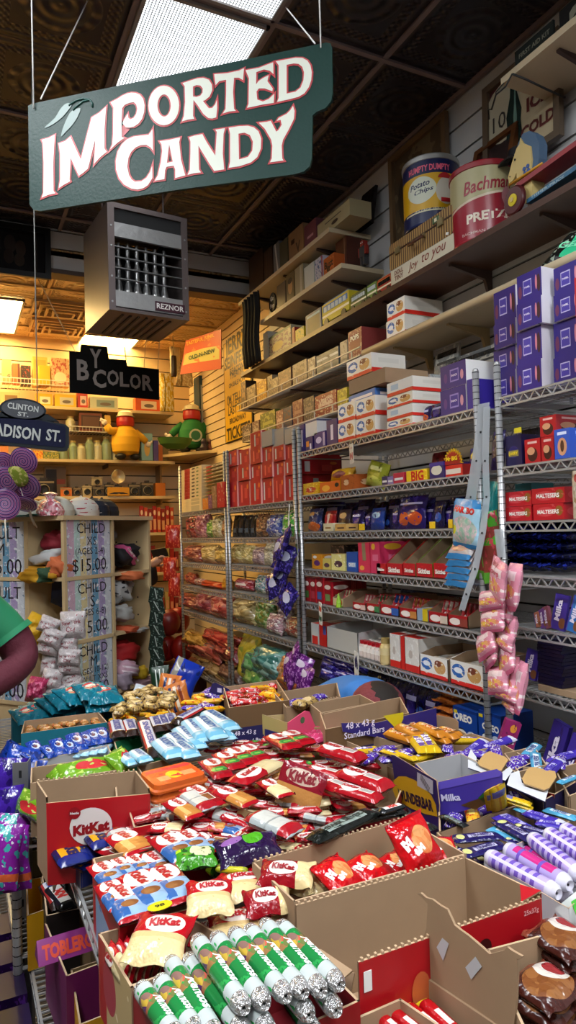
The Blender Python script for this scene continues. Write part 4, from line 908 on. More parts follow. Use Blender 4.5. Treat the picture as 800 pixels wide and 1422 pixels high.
for k,(a,b_,t_,cs,nm)in enumerate(((247,285,878,('a08040','c0a060','80602c'),'ochre'),(275,318,876,('8a2a28','a84a40','6a1c1c'),'deep red'),(255,300,889,('a85050','c07868','8a4038'),'brick'),(290,322,893,('7a2a30','985048','5a1c20'),'wine red'))):
 sb(a,b_,t_,None,candies('bulkd_'+nm,*cs,scale=38.,rough=.15),'large clear bag of %s sweets lying on the low far shelf'%nm,seed=k,inset=-.02,lean=.6,pyb=t_+26,dk=.5)
for k in range(3):
 sb(262+18*k,292+18*k,918+3*k,None,candies('bulkd_low%d'%k,*(('7a6a50','988868','5a4a38'),('907850','a89070','6a5a38'),('6a4a40','88685a','4a302a'))[k],scale=38.),('grey-beige','sandy','dull brown')[k]+' bulk bag on the lowest far shelf',seed=k,inset=0,lean=.6,pyb=945+3*k,dk=.5)
def hang(me,px,py,x,w,h,yaw=0.,roll=0.,tip=.15,d=.8):
 p=ax(px,py,x);return T(p)@RZ(-math.pi/2+yaw)@RY(roll)@RX(math.pi/2-tip)@SCL(w/.16,h/.20,d)
VB=DS('1c1450',('n',7,.55,'4a3c9a'),('e',.5,.55,.3,.18,'b8b8d0'),rough=.15)
vm=bag_mesh('violetbag',VB,.16,.2,.05,seed=2)
for k,(px,py,rl)in enumerate(((398,748,.2),(388,762,-.3),(396,775,.3),(386,787,-.2),(391,800,.25),(383,811,-.4),(393,820,.2),(400,832,.5))):
 put(vm,'candy_bag',hang(vm,px,py,SHX-.07-.02*(k%2),.14,.16,.5*((k%3)-1),rl,.3),None,'dark violet bag in the hanging string, %s'%nth(k,8,'top'),'candy bag','dark violet bags hanging in a string at the chrome posts')
b=MB();q0=ax(402,700,SHX-.03);q1=ax(396,835,SHX-.05);b.tube([q0,q1],.003,mat('clear_strip',(.6,.6,.58),.2),5);b.build('hanging_strip',None,label='thin clear strip holding the string of dark violet bags',cat='strip')
MG=DS('5a1a6a',('n',7,.54,'a868b0'),('e',.4,.7,.3,.12,'d8c8d8'),rough=.15);mm=bag_mesh('magentabag',MG,.16,.2,.05,seed=1)
for k,(px,py,rl)in enumerate(((410,912,.2),(402,925,-.3),(418,930,.3),(405,940,0.),(424,944,.2))):
 put(mm,'candy_bag',hang(mm,px,py,SHX-.12-.02*(k%2),.13,.16,.4*((k%3)-1),rl,.25),None,'purple-pink bag hanging low by the chrome posts, %s'%nth(k,5,'top'),'candy bag','purple-pink bags hanging low by the chrome posts')
HB=DS('9cc4d8',('r',.5,.92,.5,.1,'2f7cb8'),('p',.5,.35,.45,.3,14,'d8b8c0','8ab8a0'),('r',.5,.04,.5,.05,'2f7cb8'),('e',.15,.35,.13,.1,'c8c828'),rough=.2)
HT=[('HARIBO',.52,.78,.75,RT,-.08,.06)]
hb=bag_mesh('gummybag',HB,.16,.2,.05,HT,seed=1)
put(hb,'candy_bag',hang(hb,648,727,SHX-.05,.185,.185,-.15,.1,.02),None,'front pastel gummy bag of the hanging stack beside the plastic strips','candy bag')
hb2=bag_mesh('gummybag2',DS('b0a8a8',('r',.5,.06,.5,.09,'2f7cb8'),('p',.5,.5,.45,.3,12,'c88a80','a88a7a'),rough=.2),.16,.2,.05,seed=2)
for k in range(5):put(hb2,'candy_bag',hang(hb2,646-k*.5,757+k*9.5,SHX-.02+.004*k,.17,.13,-.15,.02*(-1)**k,.6),None,'pastel gummy bag under the front one in the hanging stack, %s'%nth(k,5,'top'),'candy bag','pastel gummy bags stacked under the front one')
GR=DS('8a3a30',('r',.5,.85,.5,.15,'4a9a28'),('n',6,.58,'b8404a'),('r',.5,.1,.5,.1,'5aa030'));gb=bag_mesh('greenredbag',GR,.16,.2,.05,seed=0)
for k,(px,py,rl)in enumerate(((668,752,.1),(680,748,-.2),(672,770,.2),(686,772,-.1))):put(gb,'candy_bag',hang(gb,px,py,SHX-.0,.10,.2,.3*(k%2),rl,.05,.5),None,'green topped red bag behind the gummy stack, %s'%nth(k,4,'top'),'candy bag','green topped red bags hanging by the posts')
tb=bag_mesh('tealshelfbag',DS('1c7a78',('n',6,.6,'2a9a98')),.16,.2,.05,seed=1)
put(tb,'candy_bag',hang(tb,667,700,SHX+.02,.10,.22,.1,.0,.0,.5),None,'teal bag standing behind the plastic strips, left one','candy bag');put(tb,'candy_bag',hang(tb,683,705,SHX+.03,.09,.2,-.2,.1,.0,.5),None,'teal bag standing behind the plastic strips, right one','candy bag')
PK=DS('d890a4',('p',.5,.38,.4,.16,9,'e0c040','d86a80'),('r',.5,.72,.36,.1,'e8d0d4'),('n',9,.62,'ead8d8'),('r',.5,.05,.5,.05,'d86a90'),rough=.2)
pk=bag_mesh('pinkbag',PK,.16,.2,.05,[('Jelly',.42,.86,.4,C('8a2a44')),('Sours',.5,.70,.55,C('c0405a'))],seed=0);pk2=bag_mesh('pinkbag2',PK,.16,.2,.05,seed=1)
SP=[(692,805,56,52,.18,0),(712,815,34,60,.0,1),(682,833,50,26,-.18,1),(690,848,44,26,-.08,1),(684,862,48,30,-.2,1),(710,872,28,32,.0,1),(705,842,32,40,.1,1),(675,895,40,34,-.5,1),(700,888,46,26,.1,1),(682,910,46,34,-.45,1),(704,915,40,46,-.5,1),(692,945,40,36,-.2,1),(712,945,30,60,-.15,1),(703,962,40,22,.0,1),(708,976,38,20,.02,1),(722,955,20,66,.05,1)]
for k,(px,py,w,h,rl,sd)in enumerate(sorted(SP,key=lambda t_:t_[1])):
 x=SHX-.10-.012*(k%3)-(.05 if k==0 else 0);p=ax(px,py,x);d_=(p-EYE).dot(CF);w_=w/FOC*d_/.78;h_=h/FOC*d_*1.1
 put(pk if k==0 else pk2,'candy_bag',hang(pk,px,py,x,w_,h_,-.35+.15*(k%3-1),rl,.2 if k else.1,.7),None,'pink gummy bag in the long hanging string, %s'%nth(k,len(SP),'top'),'candy bag','pink gummy bags hanging in a long string before the right posts')
CLR=mat('clear_plastic_strip',(.62,.65,.68),.15,coat=.6)
m,t,N,L,B=nt('translucent_strip');B.inputs['Base Color'].default_value=(.42,.45,.48,1);B.inputs['Roughness'].default_value=.2;B.inputs['Alpha'].default_value=.5;STM=m
def strip(pts,w,label):
 b=MB();P=[ax(px,py,x)for px,py,x in pts];vs=[];fs=[]
 for p in P:
  for s in(-1,1):vs.append((p.x+.004*s,p.y-s*w/2,p.z))
 for i in range(len(P)-1):fs.append((2*i,2*i+1,2*i+3,2*i+2))
 vs+=[(x+.0016,y,z)for x,y,z in vs];n=len(P)*2;fs+=[tuple(j+n for j in f[::-1])for f in fs]
 b.add(vs,fs,STM);
 for i in range(1,len(P)):
  b.sph(((P[i].x-.002),P[i].y,P[i].z),.004,DRK,seg=6,rings=4)
 b.build('plastic_strip',None,label=label,cat='plastic strip')
xs=SHX-.035
strip([(672,560,xs),(668,600,xs),(662,640,xs),(654,690,xs),(650,710,xs)],.05,'wide clear plastic hanging strip left of the double chrome posts')
strip([(676,565,xs),(674,640,xs),(676,690,xs),(670,740,xs-.03),(660,790,xs-.05),(648,825,xs-.07),(641,848,xs-.08)],.025,'long clear plastic strip curling down between the shelves')
strip([(692,735,xs),(697,775,xs)],.035,'short grey plastic strip above the pink hanging bags')
def flag(px,py,w,h,x,label,painter,rl=0.):
 p=ax(px,py,x);b=MB();pts=[]
 for cx,cy in((w/2-.008,h/2-.008),(-w/2+.008,h/2-.008),(-w/2+.008,-h/2+.008),(w/2-.008,-h/2+.008)):
  s=(1 if cx>0 else-1,1 if cy>0 else-1);a0={(1,1):0,(-1,1):90,(-1,-1):180,(1,-1):270}[s]
  pts+=[(cx+.008*math.cos(R_(a0+t_)),cy+.008*math.sin(R_(a0+t_)))for t_ in(0,30,60,90)]
 b.poly(pts,WHITE,I4,.001);painter(b,w,h);o=b.build('flag_card',None,label=label,cat='flag card');o.matrix_local=T(p)@RZ(-math.pi/2-.25)@RY(rl)@RX(math.pi/2)
def rc(b,x0,y0,x1,y1,m,zz=.0008):b.poly([(x0,y0),(x1,y0),(x1,y1),(x0,y1)],m,T(0,0,zz))
def wv(b,w,y0,y1,m):
 n=10;a=[(-w*.4+w*.8*i/n,y0+.004*math.sin(i*.7))for i in range(n+1)];c_=[(-w*.4+w*.8*i/n,y1+.004*math.sin(i*.7))for i in range(n+1)];b.poly(a+c_[::-1],m,T(0,0,.0008))
GRN=C('1c5a38');
flag(488,630,.065,.10,SHX-.01,'white hanging card with red and white flag under the top middle shelf',lambda b,w,h:(rc(b,-w*.35,-h*.3,-w*.18,h*.05,RT),rc(b,w*.18,-h*.3,w*.35,h*.05,RT),b.poly([(0,h*.03),(.008,-h*.1),(.004,-h*.22),(-.004,-h*.22),(-.008,-h*.1)],RT,T(0,0,.0008)),b.text('Canada',RT,T(0,h*.3,.001),w=w*.6)))
flag(412,764,.07,.125,SHX-.02,'white hanging card with a green flag and yellow diamond at the left chrome posts',lambda b,w,h:(rc(b,-w*.4,-h*.2,w*.4,h*.3,GRN),b.poly([(w*.25,h*.05),(0,h*.2),(-w*.25,h*.05),(0,-h*.1)],C('d8c020'),T(0,0,.0012)),b.poly([(.008*math.cos(t_*.6),h*.05+.008*math.sin(t_*.6))for t_ in range(10)],C('20408a'),T(0,0,.0016))))
flag(445,852,.065,.125,SHX-.01,'white hanging card with orange and green waves on the fifth shelf edge',lambda b,w,h:(wv(b,w,h*.1,h*.3,C('d8501c')),wv(b,w,-h*.32,-h*.12,GRN),b.text('Made in',C('6a6a6a'),T(0,h*.42,.001),w=w*.5)))
def aus(b,w,h):
 pts=[(-.35,.1),(-.2,.22),(-.05,.3),(.02,.2),(.1,.35),(.2,.18),(.35,.0),(.33,-.15),(.15,-.22),(.0,-.12),(-.2,-.2),(-.33,-.1)]
 b.poly([(x*w,y*h+.005)for x,y in pts],C('1c2050'),T(0,0,.0008));b.text('AUS',C('b87a40'),T(0,-h*.38,.001),w=w*.5)
 for x,y in((.1,.1),(-.1,.0),(.2,-.05)):b.poly([(x*w+.003*math.cos(t_),y*h+.003*math.sin(t_))for t_ in range(6)],WHITE,T(0,0,.0012))
flag(495,923,.07,.13,SHX-.02,'white hanging card with a navy map on the sixth shelf edge',aus,.05)
PINE=mat('pale_pine_board',(.56,.46,.30),.5,var=.12,bscale=5);DWOOD=mat('dark_walnut_board',(.065,.028,.018),.35,var=.2,bscale=7);BRK=mat('dark_bracket',(.06,.035,.03),.5)
def wshelf(y0,y1,z,x0,mt,label,rounded=False,brackets=3,th=.03,bm=None):
 r=root('wall_shelf',label,'shelf',T(0,0,0));b=MB()
 b.box(((x0+WALLX)/2,(y0+y1)/2,z-th/2),(WALLX-x0-.001,y1-y0,th),mt)
 if rounded:b.tube([(x0,y0,z-th/2),(x0,y1,z-th/2)],th*.75,mt,12)
 b.build('board',r)
 for k in range(brackets):
  y=y0+(y1-y0)*(k+.5)/brackets;b=MB()
  M=T(0,y-.009,z-th)@Matrix(((1,0,0,0),(0,0,1,0),(0,1,0,0),(0,0,0,1)))
  b.poly([(WALLX-.002,-.001),(x0+.05,-.001),(x0+.05,-.012),(WALLX-.05,-.05),(WALLX-.03,-.11),(WALLX-.002,-.11)],bm or BRK,M,-.018);b.build('bracket',r)
 return r
wshelf(3.79,5.36,3.555,2.2,PINE,'pale wooden shelf highest on the right wall, nearest the back room')
wshelf(3.65,4.92,3.27,2.2,PINE,'pale wooden shelf second from the top toward the back room')
wshelf(.6,5.36,2.945,2.2,DWOOD,'long dark wooden shelf carrying the tins, suitcase and toy',brackets=8)
wshelf(.6,3.42,2.655,2.2,PINE,'long cream shelf with a rounded front edge above the purple cartons',True,brackets=6,bm=C('b09a70'))
wshelf(.6,2.24,3.575,2.2,PINE,'pale wooden shelf at the top right corner of the photo',brackets=3)
def wwire(y0,y1,z,label):
 r=root('wire_wall_shelf',label,'shelf',T(0,0,0));b=MB();WW=mat('cream_coated_wire',(.6,.55,.45),.4)
 for zz in(z,z+.05):b.bar((2.2,y0,zz),(2.2,y1,zz),.007,.007,WW)
 y=y0
 while y<y1:b.bar((2.2,y,z),(WALLX,y,z),.004,.004,WW);y+=.03
 b.bar((2.35,y0,z-.004),(2.35,y1,z-.004),.006,.006,WW);b.bar((2.5,y0,z-.004),(2.5,y1,z-.004),.006,.006,WW);b.build('wire_deck',r)
 y=y0+.1
 while y<y1:
  b=MB();b.bar((2.2,y,z),(2.2,y,z+.05),.006,.006,WW);b.build('rail_post',r);y+=.25
 b=MB()
 for y in(y0+.2,(y0+y1)/2,y1-.2):b.bar((2.22,y,z-.01),(WALLX-.01,y,z-.01),.02,.01,BRK)
 b.build('bracket',r)
wwire(3.46,5.45,2.64,'cream wire shelf on the wall with small collectible boxes, upper one');wwire(3.46,5.3,2.355,'cream wire shelf on the wall just above the red cartons, lower one')
WX=2.24
def wi(px0,px1,zb,pytop,col,label,spec=(),cat='box',dp=.12,texts=(),x=WX,name='collectible_box',rot=0.,side=None,pyb=None):
 return car(px0,px1,zb,pytop,BX(col,*spec),label,cat,None,dp=dp,x=x,texts=texts,name=name,rot=rot,side=side or C(col),pyb=pyb)
z=3.556
wi(440,486,z,294,'a89c78','wide cream gift box with fine dark script on the highest pale shelf',[('r',.5,.65,.25,.03,'3a2a1a'),('e',.55,.35,.1,.12,'3a2418'),('r',.5,.97,.5,.02,'5a4a30')],dp=.16)
wi(422,439,z,309,'6a3a44','dusky mauve box with loose script left of the cream gift box',[('r',.5,.45,.25,.05,'b8909a')])
wi(400,421,z,318,'8a6a4a','tan box marked with a V on the highest pale shelf',[('r',.3,.65,.12,.08,'3a2418')],texts=[('V',.65,.35,.3,C('3a2418'))])
wi(388,399,z,334,'4a4a3a','dull olive box left of the tan box');wi(379,388,z,338,'6a6e74','grey box with white slanted stripes',[('d',.5,.5,.1,.5,.4,'c8ccd0')]);wi(366,378,z,346,'3a2a20','dark brown slatted box on the highest shelf',[('r',.3,.5,.03,.4,'5a4030'),('r',.6,.5,.03,.4,'5a4030')]);wi(345,365,z,352,'3c2a1c','large brown box at the far end of the highest shelf',dp=.2)
p=ax(505,320,2.42);b=MB();b.add([V(q)for q in((-.09,-.02,0),(.09,-.02,0),(.08,.05,.26),(-.08,.05,.26),(-.09,.02,0),(.09,.02,0),(.08,.07,.26),(-.08,.07,.26))],[(0,1,2,3),(5,4,7,6),(1,5,6,2),(4,0,3,7),(3,2,6,7)],DS('1c1414',('n',7,.56,'3c3430'),rough=.2));o=b.build('wrapped_bundle',None,label='dark plastic-wrapped bundle leaning on the wall at the end of the highest shelf',cat='bundle');o.matrix_local=wall_M(p.y,3.556,2.42)
z=3.271
wi(466,481,z,333,'4a2418','tall brown box behind the orange box on the second pale shelf',[('r',.8,.5,.03,.5,'8a6a50')],x=2.32)
wi(449,464,z,356,'a8501c','orange box with black lettering on the second pale shelf',[('r',.5,.5,.4,.18,'c8602a'),('n',8,.66,'d8a060')],texts=[('Butt',.5,.6,.8,BK),('er',.5,.35,.4,BK)])
wi(437,448,z,358,'a8a8b8','white box with blue figures left of the orange box',[('n',7,.56,'30487a'),('r',.9,.5,.08,.5,'8a3a4a')])
wi(422,436,z,368,'b8bcb8','plain white box on the second pale shelf');wi(409,421,z,370,'8a8068','beige clear-lidded box on the second pale shelf',[('r',.7,.5,.1,.5,'a8a090')]);wi(397,408,z,380,'5a4a30','small framed portrait card on the second pale shelf',[('e',.5,.55,.28,.25,'a88058'),('e',.5,.75,.28,.1,'2a1c14')],dp=.01,cat='card');wi(384,396,z,394,'5a4a3c','brown grey box at the far end of the second pale shelf')
p=ax(378,420,2.25);b=MB();b.poly([(.06*math.cos(k*.4488),.075*math.sin(k*.4488))for k in range(14)],C('1a1a1a'),I4,.01);b.text('Go',WHITE,T(0,.03,.001),w=.06,bold=.04);b.text('Pop',WHITE,T(0,-.03,.001),w=.07,bold=.04);o=b.build('round_tin_sign',None,label='round black sign with white letters hanging below the second pale shelf',cat='sign');o.matrix_local=T(p)@RZ(-math.pi/2)@RX(math.pi/2)
def robot(px,zb,label,s=1.,x=WX+.1,py=700,c1_='3a3a3c',c2_='8a2a20'):
 p=ax(px,py,x);r=root('toy_robot',label,'toy',T(p.x,p.y,zb)@RZ(-math.pi/2)@SCL(s,s,s))
 b=MB();b.box((0,0,.075),(.05,.035,.06),C(c1_));b.build('body',r);b=MB();b.box((0,0,.125),(.03,.03,.03),C(c2_));b.sph((-.008,-.016,.128),.004,WHITE,seg=6,rings=4);b.sph((.008,-.016,.128),.004,WHITE,seg=6,rings=4);b.build('head',r)
 for s_ in(-1,1):
  b=MB();b.box((s_*.014,0,.022),(.018,.03,.045),C(c1_));b.build('leg',r);b=MB();b.box((s_*.033,-.005,.08),(.014,.02,.05),C(c2_));b.build('arm',r)
robot(506,3.271,'small grey toy robot at the end of the second pale shelf',1.1,WX+.12,360);robot(498,3.271,'small red and grey toy robot behind the tall brown box',.9,WX+.2,360,'5a2a20','6a6a6a')
z=2.946
wi(365,372,z,462,'b8b0a0','slim pale card on the dark shelf far end');wi(373,404,z,460,'a8a080','wide comic-printed box on the dark shelf far end',[('n',9,.52,'6a3a4a'),('e',.4,.4,.25,.2,'c8b060'),('r',.5,.95,.5,.05,'3a5a3a')]);wi(405,409,z,455,'8a2018','slim red card on the dark shelf');wi(410,422,z,456,'b8a018','yellow green box on the dark shelf',[('n',6,.58,'5a7a20')])
p0=ax(423,450,WX)
wi(424,446,z,433,'1c3c6a','dark blue box with a pale border and a silhouette on the dark shelf',[('r',.5,.5,.4,.42,'0c1420'),('e',.5,.3,.25,.2,'1a1a1a'),('r',.5,.86,.4,.05,'6a9ab8')],dp=.1)
def bus(px0,px1,pyt,col,label,win='c8d0d0',x=WX,c2_='3a6aa8'):
 y1=ax(px0,pyt+15,x).y;y0=ax(px1,pyt+15,x).y;w=y1-y0;h=ax((px0+px1)/2,pyt,x).z-2.946
 r=root('toy_bus',label,'toy',wall_M((y0+y1)/2,2.947,x))
 b=MB();b.box((0,.045,h*.56),(w,.08,h*.74),C(col),front=BX(col,('r',.5,.75,.45,.15,c2_),('r',.5,.35,.5,.06,'e8e0c8')));b.box((0,.045,h*.96),(w*.9,.07,h*.06),C(c2_));b.build('body',r)
 n=6
 for k in range(n):
  b=MB();b.box((-w*.42+w*.84*(k+.5)/n,.003,h*.70),(w*.1,.004,h*.2),C(win,.2));b.build('window',r)
 for sx in(-.32,.32):
  for sy in(.01,.08):b=MB();b.lathe([(0,0),(h*.17,0),(h*.17,.012),(0,.012)],BK,T(sx*w,sy,h*.17)@RX(math.pi/2),12);b.build('wheel',r)
bus(446,484,411,'b8a820','yellow and blue toy bus on the dark shelf');bus(486,508,404,'4a5a28','olive green toy railcar behind the yellow bus',c2_='2a3a1a');bus(509,522,392,'6a8a40','light green toy van on the dark shelf',c2_='3a4a20');bus(523,543,383,'9a2418','red and orange toy carriage on the dark shelf beside the suitcase',c2_='c8702a',win='181818')
p=ax(533,372,WX+.12)
b=MB();b.lathe([(0,0),(.03,0),(.04,.02),(.035,.07),(.02,.09),(0,.092)],C('101014'),seg=12);o=b.build('black_figurine',None,label='small rounded black figure behind the red toy carriage',cat='toy');o.matrix_local=T(p.x+.05,p.y-.02,2.947)
X_=2.21
y1=ax(543,385,X_).y;y0=ax(632,345,X_).y;w=y1-y0;zb=2.946;hbx=.085
b=MB();b.box((0,.13,hbx/2),(w,.26,hbx),C('a89c88'),front=BX('c0b8a0',('r',.5,.5,.49,.46,'c8c0aa')));b.text('DOLL',C('6a2418'),T(-w*.36,-.0015,hbx*.70)@RX(math.pi/2),w=w*.15,bold=.02);b.text('TINY',C('6a2418'),T(-w*.36,-.0015,hbx*.34)@RX(math.pi/2),w=w*.15,bold=.02);b.text('Joy',C('7a2a1a'),T(-w*.12,-.0015,hbx*.5)@RX(math.pi/2),w=w*.16,shear=.3);b.text('to you',C('7a2a1a'),T(w*.2,-.0015,hbx*.5)@RX(math.pi/2),w=w*.36,shear=.3)
o=b.build('lettered_box',None,label='long flat white box with red-brown lettering under the suitcase',cat='box');o.matrix_local=wall_M((y0+y1)/2,zb+.001,X_)
m,t,N,L,B=nt('striped_tweed');B.inputs['Roughness'].default_value=.6;tc=N.new('ShaderNodeTexCoord');sp=N.new('ShaderNodeSeparateXYZ');L.new(tc.outputs['Object'],sp.inputs[0])
mu=N.new('ShaderNodeMath');mu.operation='MULTIPLY';mu.inputs[1].default_value=330;L.new(sp.outputs[0],mu.inputs[0]);si=N.new('ShaderNodeMath');si.operation='SINE';L.new(mu.outputs[0],si.inputs[0])
cr=N.new('ShaderNodeValToRGB');cr.color_ramp.elements[0].position=.3;cr.color_ramp.elements[0].color=(.09,.04,.012,1);cr.color_ramp.elements[1].position=.6;cr.color_ramp.elements[1].color=(.36,.22,.08,1)
ma=N.new('ShaderNodeMapRange');ma.inputs['From Min'].default_value=-1;L.new(si.outputs[0],ma.inputs['Value']);L.new(ma.outputs[0],cr.inputs[0]);L.new(cr.outputs[0],B.inputs['Base Color']);TWD=m
zs=zb+hbx+.003;hs=.145
su=root('suitcase','old brown striped suitcase lying on the white lettered box','suitcase',wall_M((y0+y1)/2+.01,zs,X_))
def rbox(b,w_,d_,h_,m_,M,r=.02,seg=4):
 pts=[]
 for cx,cy,a0 in((w_/2-r,h_/2-r,0),(-w_/2+r,h_/2-r,90),(-w_/2+r,-h_/2+r,180),(w_/2-r,-h_/2+r,270)):pts+=[(cx+r*math.cos(R_(a0+90*t_/seg)),cy+r*math.sin(R_(a0+90*t_/seg)))for t_ in range(seg+1)]
 b.poly(pts,m_,M,d_)
b=MB();rbox(b,w,.26,hs,TWD,T(0,0,hs/2)@RX(math.pi/2));b.build('case',su)
b=MB();b.box((0,-.001,hs*.62),(w*.985,.004,.008),C('3a2010'));b.build('seam',su)
LEA=C('4a2410',.4);BRS=mat('old_brass',(.35,.28,.14),.35,metal=.8)
b=MB();b.tube([(-.05,-.006,hs*.5),(-.055,-.03,hs*.42),(-.03,-.045,hs*.34),(.03,-.045,hs*.34),(.055,-.03,hs*.42),(.05,-.006,hs*.5)],.008,LEA,8);b.build('handle',su)
for s_ in(-1,1):b=MB();b.box((s_*.05,-.006,hs*.52),(.02,.008,.02),BRS);b.build('handle_ring',su)
for s_ in(-1,1):b=MB();b.box((s_*w*.34,-.006,hs*.6),(.04,.01,.035),BRS);b.build('latch',su)
b=MB();b.box((w*.27,-.003,hs*.8),(.05,.004,.03),DS('3a5a3a',('r',.5,.5,.2,.3,'d8d0b0'),bump=0));b.build('travel_sticker',su)
b=MB();b.box((w*.40,-.003,hs*.55),(.018,.004,.012),WHITE,RY(.3));b.build('paper_tag',su)
def cyl_text(b,s,m,r,z,h,a0,span,bold=.02,rise=0.,shear=0.):
 vs,fs,asp=text_mesh(s,bold,shear)
 b.add([((r+.001)*math.sin(a0+x*span),-(r+.001)*math.cos(a0+x*span),z+y*h+rise*x)for x,y in vs],fs,m)
def tin_can(name,label,px,x,zb,r,h,bands,lid,texts,extra=None,lidr=1.03,base=None):
 p=ax(px,300,x);rt=root(name,label,'tin',T(p.x,p.y,zb)@RZ(-.64))
 b=MB()
 for z0,z1,m_ in bands:b.lathe([(r,z0*h),(r,z1*h)],m_,seg=40)
 b.lathe([(0,0),(r,0),(r*1.01,.006),(r,.012)],bands[0][2],seg=40)
 for t_ in texts:cyl_text(b,t_[0],t_[1],r,t_[2]*h,t_[3]*h,t_[4],t_[5],t_[6]if len(t_)>6 else.02,t_[7]if len(t_)>7 else 0,t_[8]if len(t_)>8 else 0)
 if extra:extra(b,r,h)
 b.build('drum',rt)
 b=MB();b.lathe([(r*1.0,h-.03),(r*lidr,h-.028),(r*lidr,h-.006),(r*1.01,h),(r*.97,h),(r*.97,h-.008),(0,h-.008)],lid,seg=40);b.build('lid',rt);return rt
NB=C('131c48',.28);YL=C('c89a10',.3);SV=mat('tin_silver',(.5,.5,.48),.3,metal=.7);PKT=C('e0607a',.35)
def patch(b,r,z0,z1,a0,a1,m,off=.0006,n=10,shape=None):
 vs=[];
 for i in range(n+1):
  a=a0+(a1-a0)*i/n;lo,hi=(z0,z1)if shape is None else shape(i/n)
  vs+=[((r+off)*math.sin(a),-(r+off)*math.cos(a),lo),((r+off)*math.sin(a),-(r+off)*math.cos(a),hi)]
 b.add(vs,[(2*i,2*i+2,2*i+3,2*i+1)for i in range(n)],m,smooth=True)
def ex1(b,r,h):
 sh=lambda t_:(h*(.47-.16*math.sin(math.pi*t_)**.7),h*(.55+.14*math.sin(math.pi*t_)**.6));patch(b,r,0,0,-.95,.15,C('c8ccb8',.35),.0008,14,sh)
 sh2=lambda t_:(h*(.44-.17*math.sin(math.pi*t_)**.5),h*(.44+.22*math.sin(math.pi*t_)**.5));patch(b,r,0,0,.12,.85,C('b8b0a0',.35),.0012,14,sh2)
 sh3=lambda t_:(h*(.64),h*(.64+.08*math.sin(math.pi*t_)**.5));patch(b,r,0,0,.2,.75,C('a01c20',.35),.0016,12,sh3)
 patch(b,r,h*.30,h*.36,.3,.7,C('a01c20',.35),.0018);patch(b,r,h*.18,h*.20,-1.1,1.1,C('c8c0a0'),.0006,24)
tin_can('snack_tin','large round blue and yellow potato chips tin with a silver lid, standing on the suitcase',600,2.35,zs+hs+.002,.150,.37,[(0,.22,NB),(.22,.72,YL),(.72,1,NB)],SV,[('HUMPTY DUMPTY',PKT,.80,.09,-.1,1.55,.03),('Potato',C('131c48'),.58,.085,-.45,.75,.02,.012,.25),('Chips',C('131c48'),.48,.085,-.3,.7,.02,.012,.25),("IT'S CRISP  IT'S FRESH",C('c8c0a0'),.205,.03,0,1.3,.01)],ex1)
CRM=C('a8a078',.35);CRD=C('8c1226',.3)
def ex2(b,r,h):
 sh=lambda t_:(h*.2,h*(.42+.24*t_));patch(b,r,0,0,-1.6,1.6,CRD,.0006,24,sh)
 sh2=lambda t_:(h*(.42+.24*t_),h*(.45+.24*t_));patch(b,r,0,0,-1.6,1.6,C('c8b8a0'),.0008,24,sh2)
 patch(b,r,h*.4,h*.56,.45,.8,C('b87a80'),.0012,6,lambda t_:(h*(.5-.12*math.sin(math.pi*t_)),h*(.56+.1*math.sin(math.pi*t_))))
tin_can('pretzel_tin','large round red and cream pretzel tin with a red lid on the dark shelf',672,2.36,2.947,.158,.375,[(0,.12,CRD),(.12,.5,CRD),(.5,1,CRM)],C('8c1c26',.3),[('Bachman',CRD,.70,.17,.05,1.5,.02,.02,.2),('PRETZELS',C('d8ccb8'),.30,.12,.25,1.75,.035,.015),('BACHMAN BAKERIES',C('c8a8a0'),.10,.035,-.1,1.4,.01)],ex2)
def frame_obj(name,label,corners_x,px0,py0,px1,py1,inner,fm,fw=.035,cat='picture frame',extra=None,tilt=.0):
 """framed picture standing against the wall between two sight-line corners (top-left, bottom-right)"""
 a=ax(px0,py0,corners_x);c_=ax(px1,py1,corners_x);w=a.y-c_.y;
 return a,c_,w
def wallframe(name,label,x,pl,pr,yt_l,h,inner,fm,fw=.035,extra=None,cat='picture frame',tilt=0.,th=.03):
 a=ax(pl,yt_l,x);c_=ax(pr,yt_l,x);w=a.y-c_.y;r=root(name,label,cat,wall_M((a.y+c_.y)/2,a.z-h,x)@RX(-tilt))
 b=MB();b.box((0,.01,h/2),(w-fw,.008,h-fw),inner,front=inner);b.build('picture',r)
 if extra:b=MB();extra(b,w,h);b.build('artwork',r)
 b=MB()
 for cx,cz,sx,sz in((0,fw/2,w,fw),(0,h-fw/2,w,fw),(-w/2+fw/2,h/2,fw,h-2*fw),(w/2-fw/2,h/2,fw,h-2*fw)):b.box((cx,0,cz),(sx,th,sz),fm)
 b.build('frame',r);return r
BRF=C('6a5238',.4);
wallframe('picture_frame','brown framed old picture on the wall behind the blue and yellow tin',WALLX-.03,541,622,222,.62,BX('4a3c2a',('n',5,.55,'6a5a42'),('e',.3,.5,.2,.3,'2a221a')),BRF,.035)
